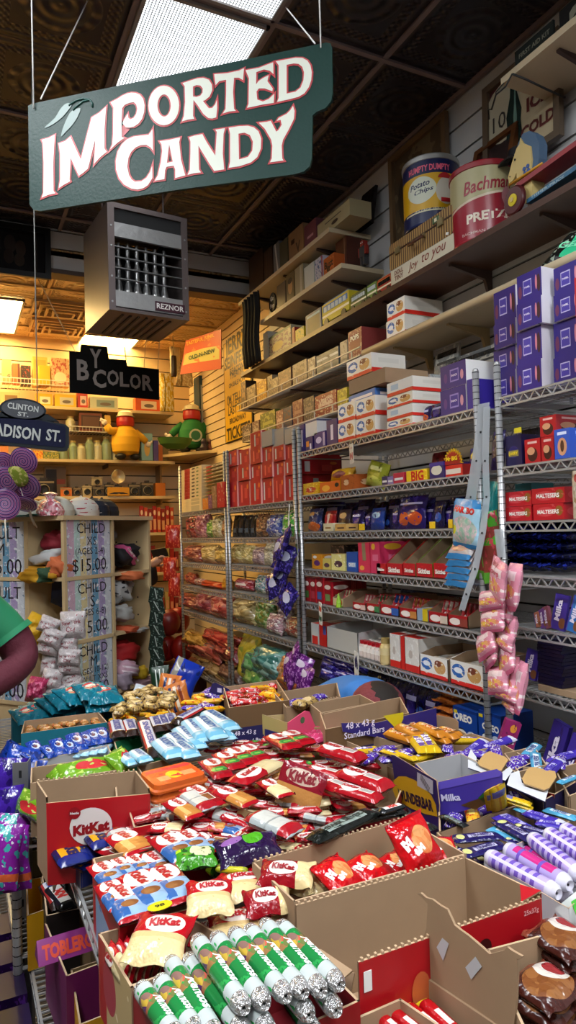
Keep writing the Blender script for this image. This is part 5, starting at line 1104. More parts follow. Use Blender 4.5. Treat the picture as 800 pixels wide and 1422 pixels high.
def cola(b,w,h):
 b.poly([(w*.0+w*.30*math.cos(k*.35)-w*.22,h*.62+h*.30*math.sin(k*.35))for k in range(18)],C('b0a890'),T(0,-.001,0)@RX(math.pi/2))
 b.poly([(-w*.02,h*.05),(w*.45,h*.05),(w*.45,h*.8),(w*.2,h*.9),(-.0*w,h*.8)],C('b8a888'),T(0,-.0015,0)@RX(math.pi/2))
 bt=[(-.045,0),(.045,0),(.05,.1),(.04,.2),(.045,.26),(.022,.36),(.016,.46),(-.016,.46),(-.022,.36),(-.045,.26),(-.04,.2),(-.05,.1)]
 b.poly([(x*1.1-w*.08,y*.9*h/.5+h*.06)for x,y in bt],C('1c2c28',.25),T(0,-.003,0)@RX(math.pi/2));b.poly([(x*.25-w*.06,y*.7*h/.5+h*.12)for x,y in bt],C('6a8a80',.25),T(0,-.004,0)@RX(math.pi/2))
 b.text('ICE',C('5a1a14'),T(w*.22,-.004,h*.50)@RX(math.pi/2),w=w*.26,bold=.04);b.text('COLD',C('5a1a14'),T(w*.22,-.004,h*.26)@RX(math.pi/2),w=w*.42,bold=.04)
 b.text('10',C('2a2420'),T(-w*.28,-.003,h*.55)@RX(math.pi/2),w=w*.18);b.text('COLA',C('a89a88'),T(-w*.1,-.005,h*.14)@RX(math.pi/2),w=w*.14)
wallframe('framed_sign','framed drink sign with a dark green bottle reading ICE COLD high on the wall',WALLX-.06,669,778,125,.50,BX('4a1018'),C('5a4a3a',.4),.035,cola,'sign',.03)
wallframe('picture_frame','brown wooden frame leaning behind the pretzel tin and the toy horse',WALLX-.14,643,703,205,.36,BX('2a1c1c',('n',4,.6,'3a2828')),C('5a3418',.35),.03,None,'picture frame',.25)
b=MB();b.lathe([(0,.03),(.10,.03),(.12,.02),(.20,.0),(.205,.008),(.12,.05),(.11,.10),(0,.11)],C('15151a',.35),seg=28);o=b.build('dark_hat',None,label='dark round hat resting behind the pretzel tin',cat='hat');p=ax(652,185,2.40);o.matrix_local=T(2.40,2.34,2.947+.33)@SCL(.5,.5,.7)
def flatsign(label,px,py,x,w,h,col,lines,tilt=0.,name='tin_sign',th=.012,zz=None):
 p=ax(px,py,x);b=MB();b.box((0,th/2,h/2),(w,th,h),C(col),front=BX(col))
 for s,u,v,tw,m_ in lines:b.text(s,m_,T(u*w,-.002,v*h)@RX(math.pi/2),w=tw*w,bold=.02)
 o=b.build(name,None,label=label,cat='sign');o.matrix_local=wall_M(p.y,zz if zz is not None else p.z,x)@RX(tilt)
flatsign('dark green FIRST AID tin standing on the top right shelf',742,92,2.3,.22,.15,'1c2422',[('FIRST AID KIT',.02,.75,.8,C('8a8a7a')),('Property of',.0,.52,.4,C('6a6a5a')),('BOARD',.0,.3,.5,C('8a8a7a'))],zz=3.578)
b=MB();b.box((0,.02,.07),(.4,.04,.14),C('141414'));b.text('alta',C('8a8878'),T(0,-.002,.08)@RX(math.pi/2),w=.3,bold=.04);o=b.build('black_sign',None,label='black sign with pale letters at the top right edge',cat='sign');o.matrix_local=wall_M(1.78,3.578,2.28)
b=MB();p=ax(712,120,2.19)
b.tube([(0,0,0),(-.01,.03,-.04),(-.02,.08,-.05),(-.01,.12,-.09),(0,.15,-.07),(.02,.17,-.10)],.004,BK,6);b.tube([(-.02,.08,-.05),(.0,.10,-.02),(.0,.05,-.01)],.003,BK,6);b.tube([(0,0,-.0),(.05,-.03,-.03),(.15,-.05,-.06),(.28,-.03,-.05)],.005,BK,6)
o=b.build('black_cable',None,label='tangled thin black cable hanging from the corner of the top right shelf',cat='cable');o.matrix_local=T(p.x,p.y,3.545)
HTY=ax(712,245,2.27).y-.19
ht_=root('toy_horse_wagon','wooden pull-along toy horse with blue mane on red and blue planks','toy',wall_M(HTY,2.947,2.27)@RZ(-.05))
YW=C('c8b070',.35);BL=C('4a6480',.5);RDW=C('8c1c24',.3);BLW=C('3a6a8a',.35);WHB=C('4a1418',.3)
hp=[(-.075,.0),(.02,.0),(.035,.07),(.03,.13),(-.01,.165),(-.03,.20),(-.035,.175),(-.055,.165),(-.085,.12),(-.115,.065),(-.11,.035),(-.085,.035),(-.06,.06),(-.06,.03)]
hz0=.155
b=MB();b.poly(hp,YW,T(-.10,-.014,hz0)@RX(math.pi/2),.028);b.build('horse_head',ht_)
mp=[(-.06,.165),(-.05,.19),(-.02,.215),(.02,.205),(.055,.17),(.075,.12),(.07,.06),(.055,.02),(.02,.0),(.035,.07),(.03,.13),(-.01,.165),(-.03,.19)]
b=MB();b.poly(mp,BL,T(-.10,-.007,hz0)@RX(math.pi/2),.045);b.build('mane',ht_)
b=MB()
for px_,pz_ in((-.01,.05),(.012,.052),(-.006,.03),(.016,.032)):b.lathe([(.009,0),(.009,.004),(0,.005)],C('3a5a9a'),T(-.10+px_,-.0145,hz0+pz_)@RX(math.pi/2),10)
b.sph((-.165,-.016,hz0+.12),.005,BK,seg=8,rings=5);b.sph((-.20,-.016,hz0+.06),.003,BK,seg=6,rings=4);b.build('painted_spots',ht_)
b=MB();b.tube([(-.20,-.02,hz0+.022),(.0,-.02,hz0+.018)],.006,C('c8901c'),8);b.build('bridle_rod',ht_)
b=MB();b.box((.10,.0,.135),(.44,.10,.022),RDW,RY(-.03));b.build('upper_plank',ht_)
b=MB();b.box((.08,.0,.042),(.30,.09,.018),BLW,RY(-.04));b.text('FISHER-PRICE',C('b8c8c8'),T(.05,-.046,.044)@RX(math.pi/2),w=.18,h=.011);b.build('lower_plank',ht_)
for x_ in(-.07,.22):b=MB();b.box((x_,0,.09),(.045,.07,.10),YW);b.build('upright',ht_)
for x_ in(-.12,.30):
 for y_ in(-.065,.065):
  w_=MB();w_.lathe([(0,-.012),(.055,-.012),(.062,-.006),(.062,.006),(.055,.012),(0,.012)],WHB,T(x_,y_,.062)@RX(math.pi/2),24);wo=w_.build('wheel',ht_)
  b=MB();b.lathe([(.026,0),(.026,.003),(0,.004)],C('c8b420',.35),T(x_,y_-.0125,.062)@RX(math.pi/2),16);b.lathe([(.010,.003),(.010,.008),(0,.009)],YW,T(x_,y_-.0125,.062)@RX(math.pi/2),10);b.build('hub',wo)
b=MB();b.poly([(0,0),(.05,.02),(.16,.14),(.19,.16),(.20,.13),(.15,.06),(.06,-.02)],C('1c5a34',.3),RX(math.pi/2),.03);o=b.build('green_shovel_toy',None,label='green plastic toy arm behind the toy wagon',cat='toy');o.matrix_local=wall_M(HTY-.10,3.13,2.42)
b=MB();b.poly([(0,0),(.05,0),(.13,.22),(.10,.24),(.04,.1)],C('8c1c24',.3),RX(math.pi/2),.03);b.poly([(-.02,.02),(.0,.0),(.08,.12),(.06,.14)],C('6a1a20',.3),T(0,.04,0)@RX(math.pi/2),.02);o=b.build('red_toy',None,label='red toy part standing at the right edge above the wagon',cat='toy');o.matrix_local=wall_M(HTY-.28,3.12,2.40)
z=2.657
z1=kbox(536,562,z,441,'lower of two white-red cartons on the rounded cream shelf',x=2.22)if False else None
z1=car(536,562,z,442,K,'lower of two white-red cartons on the rounded cream shelf',side=KS,dp=.26,x=2.235);car(537,562,z1,417,K,'upper of two white-red cartons on the rounded cream shelf',side=KS,dp=.26,x=2.235)
nb=DS('1a1c1a',('n',9,.56,'9aa89a'),('r',.5,.5,.15,.3,'3ac890'),rough=.2)
me=bag_mesh('neonbag',nb,.16,.2,.06,[('GEEK',.5,.5,.7,C('8af0c0'))],seed=1);put(me,'candy_bag',wall_M(1.92,z+.04,2.27)@RZ(.0)@RY(.35)@RX(.9)@SCL(1.6,1.1,1),None,'black and white bag with neon print lying on the rounded cream shelf','candy bag')
car(759,790,z+.0,380-14,BX('6a5a4a'),'brown box edge on the rounded cream shelf near the right edge',dp=.2,x=2.24)
z=2.648
def wcar(a,b_,t_,col,nm,spec=(),texts=(),x=2.23,dp=.1):wi(a,b_,z,t_,col,nm,spec,x=x,dp=dp,texts=texts)
wcar(483,502,458,'8a3a38','maroon patterned box reading POPS at the end of the upper wire shelf',[('n',9,.55,'b88a7a'),('r',.5,.55,.38,.3,'7a1c24')],[('POPS',.5,.72,.62,WT)],dp=.18)
wcar(472,482,474,'a89c88','beige box left of the POPS box',[('n',6,.6,'7a6a5a')])
wi(439,470,z,488,'5a6468','grey clear display case on the upper wire shelf',[('r',.5,.7,.48,.06,'b8c0c4'),('n',6,.6,'2c3438')],x=2.23,dp=.14,cat='display case')
for k,(a,b_,t_,c_,c2_,nm)in enumerate(((427,438,497,'6a5a50','b0a898','grey-brown card box'),(406,426,503,'8a7a68','4a3a30','taupe printed box'),(386,404,514,'5a4030','8a6a50','brown box with a paler top'),(378,386,525,'7a6a58','b0a080','slim taupe box'),(371,378,522,'8a7a60','3a3028','slim sand box'),(356,370,529,'a87a1a','d8b030','mustard yellow box'),(342,355,536,'6a5a48','9a8a70','dull brown box'),(334,341,530,'4a3a2c','8a6a40','dark leaning card'))):
 wcar(a,b_,t_,c_,nm+' on the upper wire wall shelf',[('n',6+k%3,.56,c2_),('r',.5,.5,.3,.08,c2_)])
z=2.363
for k,(a,b_,t_,c_,c2_,nm)in enumerate(((468,482,540,'98881c','c8b83a','olive yellow paper'),(437,467,546,'8a2a28','c8a890','red card reading NERS'),(421,436,552,'4a4038','8a7a68','dark printed box'),(406,420,556,'7a4038','a87a68','red-brown printed box'),(393,405,566,'2c3c5a','5a3a30','navy card with a badge'),(383,393,570,'8a5a48','c8a890','card with a face-like print'),(361,382,572,'6a7030','a8a850','olive green comic card'),(350,360,585,'7a5a50','b0a090','mauve brown box'),(336,349,590,'5a4a40','a8988a','grey printed box'))):
 wi(a,b_,z,t_,c_,nm+' on the lower wire wall shelf',[('n',6+k%3,.56,c2_),('r',.5,.5,.34,.07,c2_)],x=2.23,texts=[('VERSE',.5,.6,.6,C('d8c0b0'))]if k==1 else())
flatsign('orange paper bag with dark lettering leaning on the wall above the purple bags',580,516,2.40,.19,.26,'8a5a28',[('Fuji',0,.72,.6,C('3a1c10')),('Film',0,.48,.6,C('3a1c10'))],tilt=-.05,name='paper_bag',zz=2.196)
for k,(a,t_,w,h,c_,nm)in enumerate(((613,478,.20,.38,'8a8c8a','plastic-wrapped grey poster leaning on the wall, left one'),(652,470,.46,.30,'74787a','wide plastic-wrapped newspaper poster leaning on the wall, right one'))):
 p=ax(a,t_,2.38);b=MB();b.box((0,0,h/2),(w,.012,h),C('8a8a86',.2),front=DS(c_,('n',7,.56,'b8b8b0'),('r',.5,.9,.4,.04,'2a2a2a'),('r',.5,.78,.4,.02,'4a4a4a'),('r',.45,.3,.3,.1,'a86a50'),rough=.12));o=b.build('wrapped_poster',None,label=nm,cat='poster');o.matrix_local=wall_M(p.y,2.197,2.38)@RX(-.12)
b=MB();b.box((0,0,0),(.22,.12,.2),DS('b0b4b4',('r',.5,.5,.5,.02,'7a7a7a'),('n',12,.56,'8a8e90'),rough=.12));o=b.build('wrapped_stack',None,label='plastic-wrapped stack of white cards behind the purple bags',cat='stack');p=ax(592,510,2.3);o.matrix_local=wall_M(p.y,2.296,2.3)
wwire(1.95,3.1,2.10+.09,'cream wire shelf on the wall behind the purple bags of the middle unit')
b=MB();n=24;vs=[];y_a=5.28
for i in range(n+1):
 for j in range(9):
  vs.append((2.165+.018*math.sin(i*1.2)+.008*math.sin(j*.9),4.88+.30*i/n,3.50-.56*j/8))
b.add(vs,[(i*9+j,(i+1)*9+j,(i+1)*9+j+1,i*9+j+1)for i in range(n)for j in range(8)],C('0c0e12',.8),smooth=True);o=b.build('dark_curtain',None,label='black cloth hanging at the edge of the back room beside the yellow poster',cat='curtain')
sm=o.modifiers.new('s','SOLIDIFY');sm.thickness=.004
def pz(z_):return z_
a=ay(-30,308,HDRY-.04);c_=ay(70,318,HDRY-.04);bz=ay(70,388,HDRY-.04).z
r=root('picture_frame','black framed dark portrait picture hanging on the white header at the upper left','picture frame',T(a.x,HDRY-.03,bz))
w=c_.x-a.x;h=c_.z-bz
b=MB();b.box((w/2,.01,h/2),(w-.04,.006,h-.04),DS('0c0a0c',('e',.42,.62,.09,.2,'2c2420'),('e',.58,.55,.08,.18,'342a24'),('e',.40,.35,.08,.16,'2a201c'),('e',.56,.30,.08,.14,'30261f'),('r',.82,.5,.012,.5,'2a241e'),bump=0,rough=.15));b.build('picture',r)
b=MB()
for cx,cz,sx,sz in((w/2,.02,w,.04),(w/2,h-.02,w,.04),(.02,h/2,.04,h-.08),(w-.02,h/2,.04,h-.08)):b.box((cx,0,cz),(sx,.03,sz),C('0a0808',.3))
b.build('frame',r)
FS=FARY-.36
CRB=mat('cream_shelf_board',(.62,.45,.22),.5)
def fz(py,px=100):return ay(px,py,FS).z
xR=ay(243,640,FS).x
FL={}
for nm,py,x1_,lb in(('a',566,xR,'cream shelf with yellow boxes on the far wall, second from the top'),('c',638,xR,'cream shelf on the far wall above the cameras'),('d',689,xR,'cream shelf carrying old cameras on the far wall'),('f',742,xR+.0,'lower cream shelf on the far wall behind the red goods'),('g',800,xR,'low cream shelf on the far wall'),('h',860,xR,'lowest cream shelf on the far wall')):
 zz=fz(py,120);FL[nm]=zz;r=root('far_shelf',lb,'shelf',T(0,0,0));b=MB();b.box(((-2.2+x1_)/2,(FS+FARY)/2,zz-.015),(x1_+2.2,FARY-FS-.002,.03),CRB);b.build('board',r)
 for k in range(4):b=MB();b.box((-1.8+k*1.1,FARY-.12,zz-.05),(.02,.23,.04),BRK);b.build('bracket',r)
def fwire(py,x0,x1_,lb):
 zz=fz(py,60);r=root('wire_wall_shelf',lb,'shelf',T(0,0,0));b=MB();WW=MATS['cream_coated_wire']
 for q in(zz,zz+.05):b.bar((x0,FS,q),(x1_,FS,q),.008,.008,WW)
 x=x0
 while x<x1_:b.bar((x,FS,zz),(x,FARY-.001,zz),.004,.004,WW);b.bar((x,FS,zz),(x,FS,zz+.05),.003,.003,WW);x+=.035
 b.build('wire_deck',r);b=MB();b.box(((x0+x1_)/2,FARY-.1,zz-.02),(.02,.19,.03),BRK);b.build('bracket',r);return zz
FL['w1']=fwire(534,-2.0,ay(98,534,FS).x,'cream wire shelf highest on the far wall');FL['w2']=fwire(597,.0,ay(165,597,FS).x,'cream wire shelf of jars on the far wall left of the yellow doll')
def fc(px0,px1,lv,pyt,col,label,spec=(),dp=.12,texts=(),dy=.03,name='collectible_box',cat='box',rot=0.,zb=None):
 zz=FL[lv]if zb is None else zb;y=FS+dy;x0=ay(px0,pyt+8,y).x;x1_=ay(px1,pyt+8,y).x;h=ay((px0+px1)/2,pyt,y).z-zz;w=x1_-x0-.004
 b=MB();b.box((0,dp/2,h/2),(w,dp,h),C(col),front=BX(col,*spec))
 for s,u,v,tw,m_ in texts:b.text(s,m_,T((u-.5)*w,-.002,v*h)@RX(math.pi/2),w=tw*w,bold=.03)
 o=b.build(name,None,label=label,cat=cat);o.matrix_local=T((x0+x1_)/2,y,zz+.003)@RZ(rot);return zz+h
fc(3,16,'w1',500,'a88a5a','tan box with a dark letter on the highest far shelf',texts=[('G',.7,.3,.3,BK)]);fc(17,28,'w1',505,'c85a28','orange-red box on the highest far shelf',[('r',.85,.5,.15,.5,'5a2818')]);fc(29,43,'w1',508,'3a2c24','dark box with red markings on the highest far shelf',[('n',7,.6,'9a3a28')],dy=.08)
fc(45,66,'w1',496,'c89a48','tall mustard box on the highest far shelf',[('r',.5,.5,.4,.4,'b88838')],dy=.1);fc(54,70,'w1',508,'d8a020','bright yellow box before the tall mustard box');fc(71,96,'w1',498,'c8a070','clear bag-like printed box at the right of the highest far shelf',[('n',7,.54,'b0503a'),('e',.5,.3,.35,.2,'e0c8a0')])
for k,(a,b_,t_,c_,c2_,nm)in enumerate(((0,28,545,'b8a068','7a5a2a','pale printed box'),(50,73,547,'d89a18','c8c0a0','yellow window box with a toy car inside, left'),(76,106,548,'d8a81c','b8b098','yellow window box with a toy car inside, middle'),(108,122,545,'b02a1c','d8b0a0','red upright box'),(125,164,552,'b8b898','7a8a80','pale green model car box'),(188,222,553,'c85018','d8c0a0','orange model box'),(-30,-2,548,'c88a20','a87030','ochre box'))):
 fc(a,b_,'a',t_,c_,nm+' on the second far shelf',[('r',.55,.45,.32,.3,c2_),('e',.55,.4,.2,.14,'6a5a4a')])
fc(110,142,'w2',574,'7a3c20','brown radio-like box with a grille on the wire shelf of jars',[('r',.5,.5,.42,.38,'3a2418'),('r',.5,.5,.36,.3,'5a3a28')],dp=.1);fc(145,154,'w2',577,'c8a040','small yellow figure box on the wire shelf of jars');
GLS=mat('old_glass',(.45,.42,.26),.15,coat=.5)
def gj(px,lv,h,r_,label,m_=None,dy=.08):
 x=ay(px,600,FS+dy).x;b=MB();b.lathe([(0,0),(r_,0),(r_*1.03,.01),(r_,h*.7),(r_*.6,h*.85),(r_*.55,h*.92)],m_ or GLS,seg=14);b.lathe([(r_*.62,h*.9),(r_*.62,h),(0,h)],C('a89050'),seg=12);b.build('glass_jar',None,label=label,cat='jar').matrix_local=T(x,FS+dy,FL[lv]+.004)
gj(98,'w2',.16,.05,'glass jar with a dark lid behind the street sign')
for k,(px,h,r_)in enumerate(((101,.2,.045),(112,.17,.05),(124,.24,.05),(135,.21,.05),(147,.25,.055),(160,.19,.045),(87,.15,.05),(74,.12,.04))):gj(px,'c',h,r_,'old glass jar above the cameras, %s'%nth(k,8),MATS['old_glass']if k%2 else mat('green_glass',(.22,.28,.16),.15,coat=.5))
fc(0,12,'c',620,'c87828','orange box at the left of the shelf above the cameras');fc(46,60,'c',626,'c85a18','orange and yellow low box above the cameras',[('n',6,.5,'e0b030')]);fc(60,82,'c',628,'a89a40','low olive box above the cameras',[('n',8,.5,'5a6a3a')]);fc(196,212,'c',602,'7aa0a0','pale blue card with a yellow figure right of the yellow doll',[('e',.5,.45,.25,.3,'c8a050')],dy=.0)
for k,(a,b_,t_,c_,nm)in enumerate(((213,220,612,'5a4a8a','violet'),(220,226,618,'a85a28','rust'),(226,234,614,'6a5a3a','khaki'))):fc(a,b_,'c',t_,c_,'small %s toy box right of the pale blue card'%nm)
def camera_obj(px,lv,w,h,col,label,lens='1a1a1a',top=True,dy=.05,flash=False,zb=None,lr=.3):
 x=ay(px,680,FS+dy).x;r=root('old_camera',label,'camera',T(x,FS+dy,(FL[lv]if zb is None else zb)+.003))
 b=MB();b.box((0,.03,h/2),(w,.06,h),C(col));b.box((0,.03,h*.86),(w*1.01,.062,h*.12),C('8a7a60',.3));b.build('body',r)
 b=MB();b.lathe([(h*lr,0),(h*lr,.02),(h*lr*.8,.025),(h*lr*.7,.015),(0,.012)],C(lens,.2),T(0,0,h*.42)@RX(math.pi/2),16);b.lathe([(h*lr*1.1,0),(h*lr*1.1,.008),(h*lr*.9,.008)],C('a89878',.3),T(0,0,h*.42)@RX(math.pi/2),16);b.build('lens',r)
 if top:b=MB();b.box((0,.03,h*1.06),(w*.35,.04,h*.16),C('3a3028'));b.build('viewfinder',r)
 if flash:
  b=MB();b.lathe([(0,0),(.02,.0),(.075,.035),(.078,.037),(.072,.04),(.02,.012),(0,.01)],mat('flash_dish',(.6,.52,.35),.25,metal=.7),T(w*.1,.02,h+.10)@RX(math.pi/2),20);b.tube([(w*.1,.03,h),(w*.1,.03,h+.1)],.008,C('6a5a40'),6);b.build('flash_dish',r)
CAMS=[(30,.10,.10,'1c1814',0),(42,.11,.14,'2a221c',0),(61,.20,.17,'14110e',0),(107,.08,.09,'4a3c2c',0),(121,.09,.11,'b8a888',0),(137,.12,.10,'3a342c',0),(152,.09,.13,'1a1612',0),(163,.10,.11,'16120f',1),(187,.12,.13,'2a2622',0),(205,.13,.15,'34302a',0)]
for k,(px,w,h,c_,fl)in enumerate(CAMS):camera_obj(px,'d',w,h,c_,'old camera on the far camera shelf, %s%s'%(nth(k,len(CAMS)),', with a round flash dish' if fl else ''),flash=bool(fl))
camera_obj(92,'d',.11,.09,'c86a18','old orange boxed camera on the far camera shelf');camera_obj(135,'d',.11,.09,'a89878','pale camera stacked on another on the far camera shelf',zb=FL['d']+.115,dy=.06);fc(150,180,'d',677,'c88a10','flat yellow box with a black chevron before the cameras',[('d',.35,.3,.2,.12,-1.2,'1a1208'),('d',.65,.3,.2,.12,1.2,'1a1208')],dp=.04,dy=-.02);fc(216,230,'d',671,'c87018','orange box at the right end of the camera shelf');fc(62,92,'d',648,'7a6448','tan radio set at the back of the camera shelf',[('r',.3,.5,.25,.4,'2a2018'),('r',.75,.5,.2,.08,'8a3a28')],dy=.18)
for k in range(8):
 px=194+k*6.0;fc(px,px+5.4,'f',703+2*(k%3),('a81c14','b83a18','8a1410')[k%3],'red blister pack hanging on the far wall under the cameras, %s'%nth(k,8),[('r',.5,.3,.35,.2,'d8a070'),('e',.5,.75,.3,.1,'e0c8a0')],dp=.03)
for lv,t_,n in(('g',758,12),('h',822,12)):
 for k in range(n):
  px=170+k*6.6;fc(px,px+6,lv,t_+4*(k%3),('9a1812','7a100c','b04018','8a2c14','a89050')[k%5],'red packet on the %s far shelf behind the wooden unit, %s'%('low' if lv=='g' else 'lowest',nth(k,n)),[('r',.5,.4,.3,.2,'c88a60')],dp=.06)
for k in range(10):
 x=1.35+.12*(k%5);b=MB();b.sph((0,0,.12),.11,C(('8c120e','a01c14','6a0e0c')[k%3],.35),sc=(1,.7,1.1));b.build('red_ball',None,label='round red plush behind the wooden unit, %s, %s row'%(nth(k%5,5),('lower','upper')[k//5]),cat='plush',group='round red plush toys heaped behind the wooden unit').matrix_local=T(x,6.0+.1*(k%2),.45+.24*(k//5))
b=MB();b.box((0,0,.22),(.8,.4,.44),C('4a1a10'));b.build('display_crate',None,label='low dark red crate under the plush heap',cat='crate').matrix_local=T(1.6,6.05,.0)
p0=az(222,634,1.0)
zc=ay(260,628,FS-.25).z
cs=root('corner_shelf','cream corner shelf below the green doll','shelf',T(0,0,0));b=MB()
cx0=ay(226,636,FS).x
b.poly([(cx0,FARY-.002),(cx0,FS+.05),(cx0+.25,FS-.35),(WALLX-.002,FS-.55),(WALLX-.002,FARY-.002)],CRB,T(0,0,zc),.03);b.build('board',cs)
b=MB();b.box((cx0+.02,FARY-.1,zc-.3),(.02,.19,.5),C('8a6a3a'));b.build('side_panel',cs)
zc2=ay(235,690,FS).z
def shirt_doll(px,py_base,y,zb,s,shirt,label,arm_up,extra=None,head='a81c14',hat='d8c8a0',rot=0.):
 x=ay(px,py_base,y).x;r=root('stuffed_doll',label,'doll',T(x,y,zb)@RZ(rot)@SCL(s,s,s));sm_=C(shirt,.8)
 def blob(chain,rad,m_,nm,M=I4):
  b=MB();b.tube(chain,rad,m_,14);return b.build(nm,r)
 b=MB();b.lathe([(.0,.05),(.10,.055),(.15,.09),(.165,.17),(.16,.26),(.13,.34),(.085,.385),(.07,.40)],sm_,seg=22);b.build('shirt',r)
 b=MB();b.lathe([(.075,.385),(.10,.40),(.105,.44),(.10,.49),(.08,.515)],C(head,.5),seg=20);b.build('head',r)
 b=MB();b.lathe([(.105,.505),(.108,.515),(.088,.52),(.085,.555),(.05,.575),(0,.578)],C(hat,.7),seg=20);b.build('hat',r)
 for s_ in(-1,1):
  up=arm_up[0 if s_<0 else 1]
  blob([(s_*.11,0,.33),(s_*.19,-.02,.33 if up else.27),(s_*.24,-.03,.38 if up else.22)],[.05,.045,.04],sm_,'sleeve')
  h_=MB();hz_=.42 if up else.19;h_.sph((s_*.265,-.035,hz_),.035,C('d8c8b0',.7),seg=10,rings=6)
  for f in range(4):h_.tube([(s_*.27,-.035,hz_),(s_*(.30+.012*(f%2)),-.04+.012*(f-1.5),hz_+.03+.012*(f==1))],.012,C('d8c8b0',.7),6)
  h_.build('mitten_hand',r)
  f_=MB();f_.sph((s_*.09,-.06,.035),.06,C('120e0e',.5),sc=(1,1.3,.62));f_.build('shoe',r);blob([(s_*.07,0,.09),(s_*.08,-.02,.03)],.04,C('c8b8a0',.7),'leg')
 if extra:extra(r,sm_)
 return r
shirt_doll(175,628,FS-.0,FL['c']+.003,.92,'d09a10','stuffed doll in a yellow shirt with red face and white hat, far shelf',(1,0),rot=.15)
def ring(r,sm_):
 b=MB();b.poly([(.075*math.cos(k*.42),.19+.075*math.sin(k*.42))for k in range(15)],C('a8a888',.6),T(0.03,-.168,0)@RX(math.pi/2),.004);b.poly([(.055*math.cos(k*.42),.19+.055*math.sin(k*.42))for k in range(15)],C('1c5a2c',.6),T(0.03,-.170,0)@RX(math.pi/2),.002);b.build('chest_emblem',r)
shirt_doll(267,610,FS-.12,zc+.003,.95,'1c6a2c','stuffed doll in a green shirt with a white hat on the corner shelf',(0,0),ring,rot=-.25)
b=MB();b.lathe([(0,0),(.10,.01),(.17,.07),(.20,.15),(.195,.15),(.16,.075),(.09,.02),(0,.015)],C('3a5c10',.6),seg=28);b.build('green_bowl',None,label='flat olive green rounded dish in front of the green doll',cat='dish').matrix_local=T(ay(243,600,FS-.42).x,FS-.42,zc+.002)@SCL(.95,.55,.8)
fcx=ay(285,500,FS-.05)
for k,(px,c_,c2_,nm)in enumerate(((279,'1c3a4a','a8a8a0','dark blue book with pale lettering'),(288,'a8481c','c86a30','orange book'))):
 p=ay(px,530,FS-.1);b=MB();b.box((0,0,.26),(.045,.2,.36),C(c_),front=BX(c_,('r',.5,.5,.2,.35,c2_)));b.build('upright_book',None,label=nm+' standing behind the green doll',cat='book').matrix_local=T(p.x,FS+.02,zc+.30)if False else T(p.x,FS-.02,zc+.005)@SCL(1.2,1,2.0)
for k,(dx,c_)in enumerate(((-.22,'3a2018'),(.12,'2a1c2a'),(.2,'5a2a20'))):
 b=MB();b.lathe([(0,0),(.04,0),(.05,.04),(.03,.08),(.035,.11),(.02,.14),(0,.145)],C(c_),seg=12);b.build('small_figurine',None,label=('dark brown','dark violet','red-brown')[k]+' small figurine beside the green doll',cat='figurine').matrix_local=T(ay(267,610,FS-.3).x+dx,FS-.33+.0*k,zc+.002)
for k,(px,py,w,h,c_,nm)in enumerate(((232,545,.16,.42,'c8a020','yellow and white bundle of feather dusters hanging beside the green doll'),(243,500,.12,.3,'d8c8a0','pale bundle hanging under the hook'),(256,520,.2,.26,'c8a878','cream net bag behind the green doll'))):
 p=ay(px,py,FS-.05);me=bag_mesh('plush%d'%k,DS(c_,('n',8,.52,'e0d0a0'),('r',.3,.5,.03,.5,'6a5a20'),rough=.7),.16,.2,.08,seed=k);put(me,'hanging_bundle',T(p)@RX(math.pi/2)@SCL(w/.16,h/.2,1),None,nm,'bundle')
p=ay(241,506,FS-.3);b=MB();b.tube([p+V((0,0,.08)),V((p.x,p.y,BCEIL-.02))],.004,C('c8b890'),5);b.lathe([(.03,-.13),(.035,-.1),(.035,.06),(.03,.09),(0,.1)],C('2a140c',.4),T(p),12);b.build('hanging_bottle',None,label='dark brown bottle-shaped toy hanging from the back ceiling',cat='toy')
pA,pB,pC,pD=ad(258,473,6.7),ad(307,457,6.5),ad(307,512,6.5),ad(250,520,6.7)
b=MB();OS=BX('b84a1c',('r',.5,.42,.46,.17,'b8a850'),('n',5,.62,'c86a28'))
hN=(pB-pA).cross(V((0,0,1))).normalized();pB.z=pB.z;pC=on_plane(307,512,tuple(hN),hN.dot(pA));pD=on_plane(250,520,tuple(hN),hN.dot(pA));pD2=pD
nn=(pB-pA).cross(pD-pA).normalized()
nn=nn if nn.dot(pA-EYE)>0 else-nn
b.quad(pD,pC,pB,pA,OS);b.add([q+nn*.01 for q in(pD,pC,pB,pA)],[(3,2,1,0)],C('8a3a18'));b.add([pD,pC,pB,pA]+[q+nn*.01 for q in(pD,pC,pB,pA)],[(0,4,5,1),(1,5,6,2),(2,6,7,3),(3,7,4,0)],C('8a3a18'))
Mo=frame((pA+pB+pC+pD)/4,(pB-pA),(0,0,1));Mo=Mo@T(0,0,.0)if(Mo.to_3x3()@V((0,0,1))).dot(EYE-pA)>0 else Mo@SCL(1,1,-1);
if(Mo.to_3x3()@V((0,0,1))).dot(EYE-Mo.translation)<0:pass
wS=(pB-pA).length
b.text('OLD-N-NEW',C('1c3a1c'),Mo@T(0,-.01,.004),w=wS*.74,bold=.03);b.text('TASTEFUL JUNK',C('e0a030'),Mo@T(0,.13,.004),w=wS*.8,bold=.03)
b.build('orange_sign',None,label='orange hanging sign reading OLD-N-NEW before the back corner',cat='sign')
yy1=ax(308,480,2.49).y;yy0=ax(346,460,2.49).y;zt=ax(309,478,2.49).z;zb_=ax(310,617,2.49).z;w=yy1-yy0;h=zt-zb_
r=root('yellow_poster','tall yellow poster with black print on the wall before the back room','poster',wall_M((yy0+yy1)/2,zb_,2.505))
b=MB();b.box((0,.006,h/2),(w,.012,h),C('0c0a06'));b.build('backing',r)
b=MB();b.box((0,-.002,h/2),(w*.94,.004,h*.98),BX('c89a08',('r',.5,.86,.46,.1,'d0b040'),('n',3,.62,'d8ac18')))
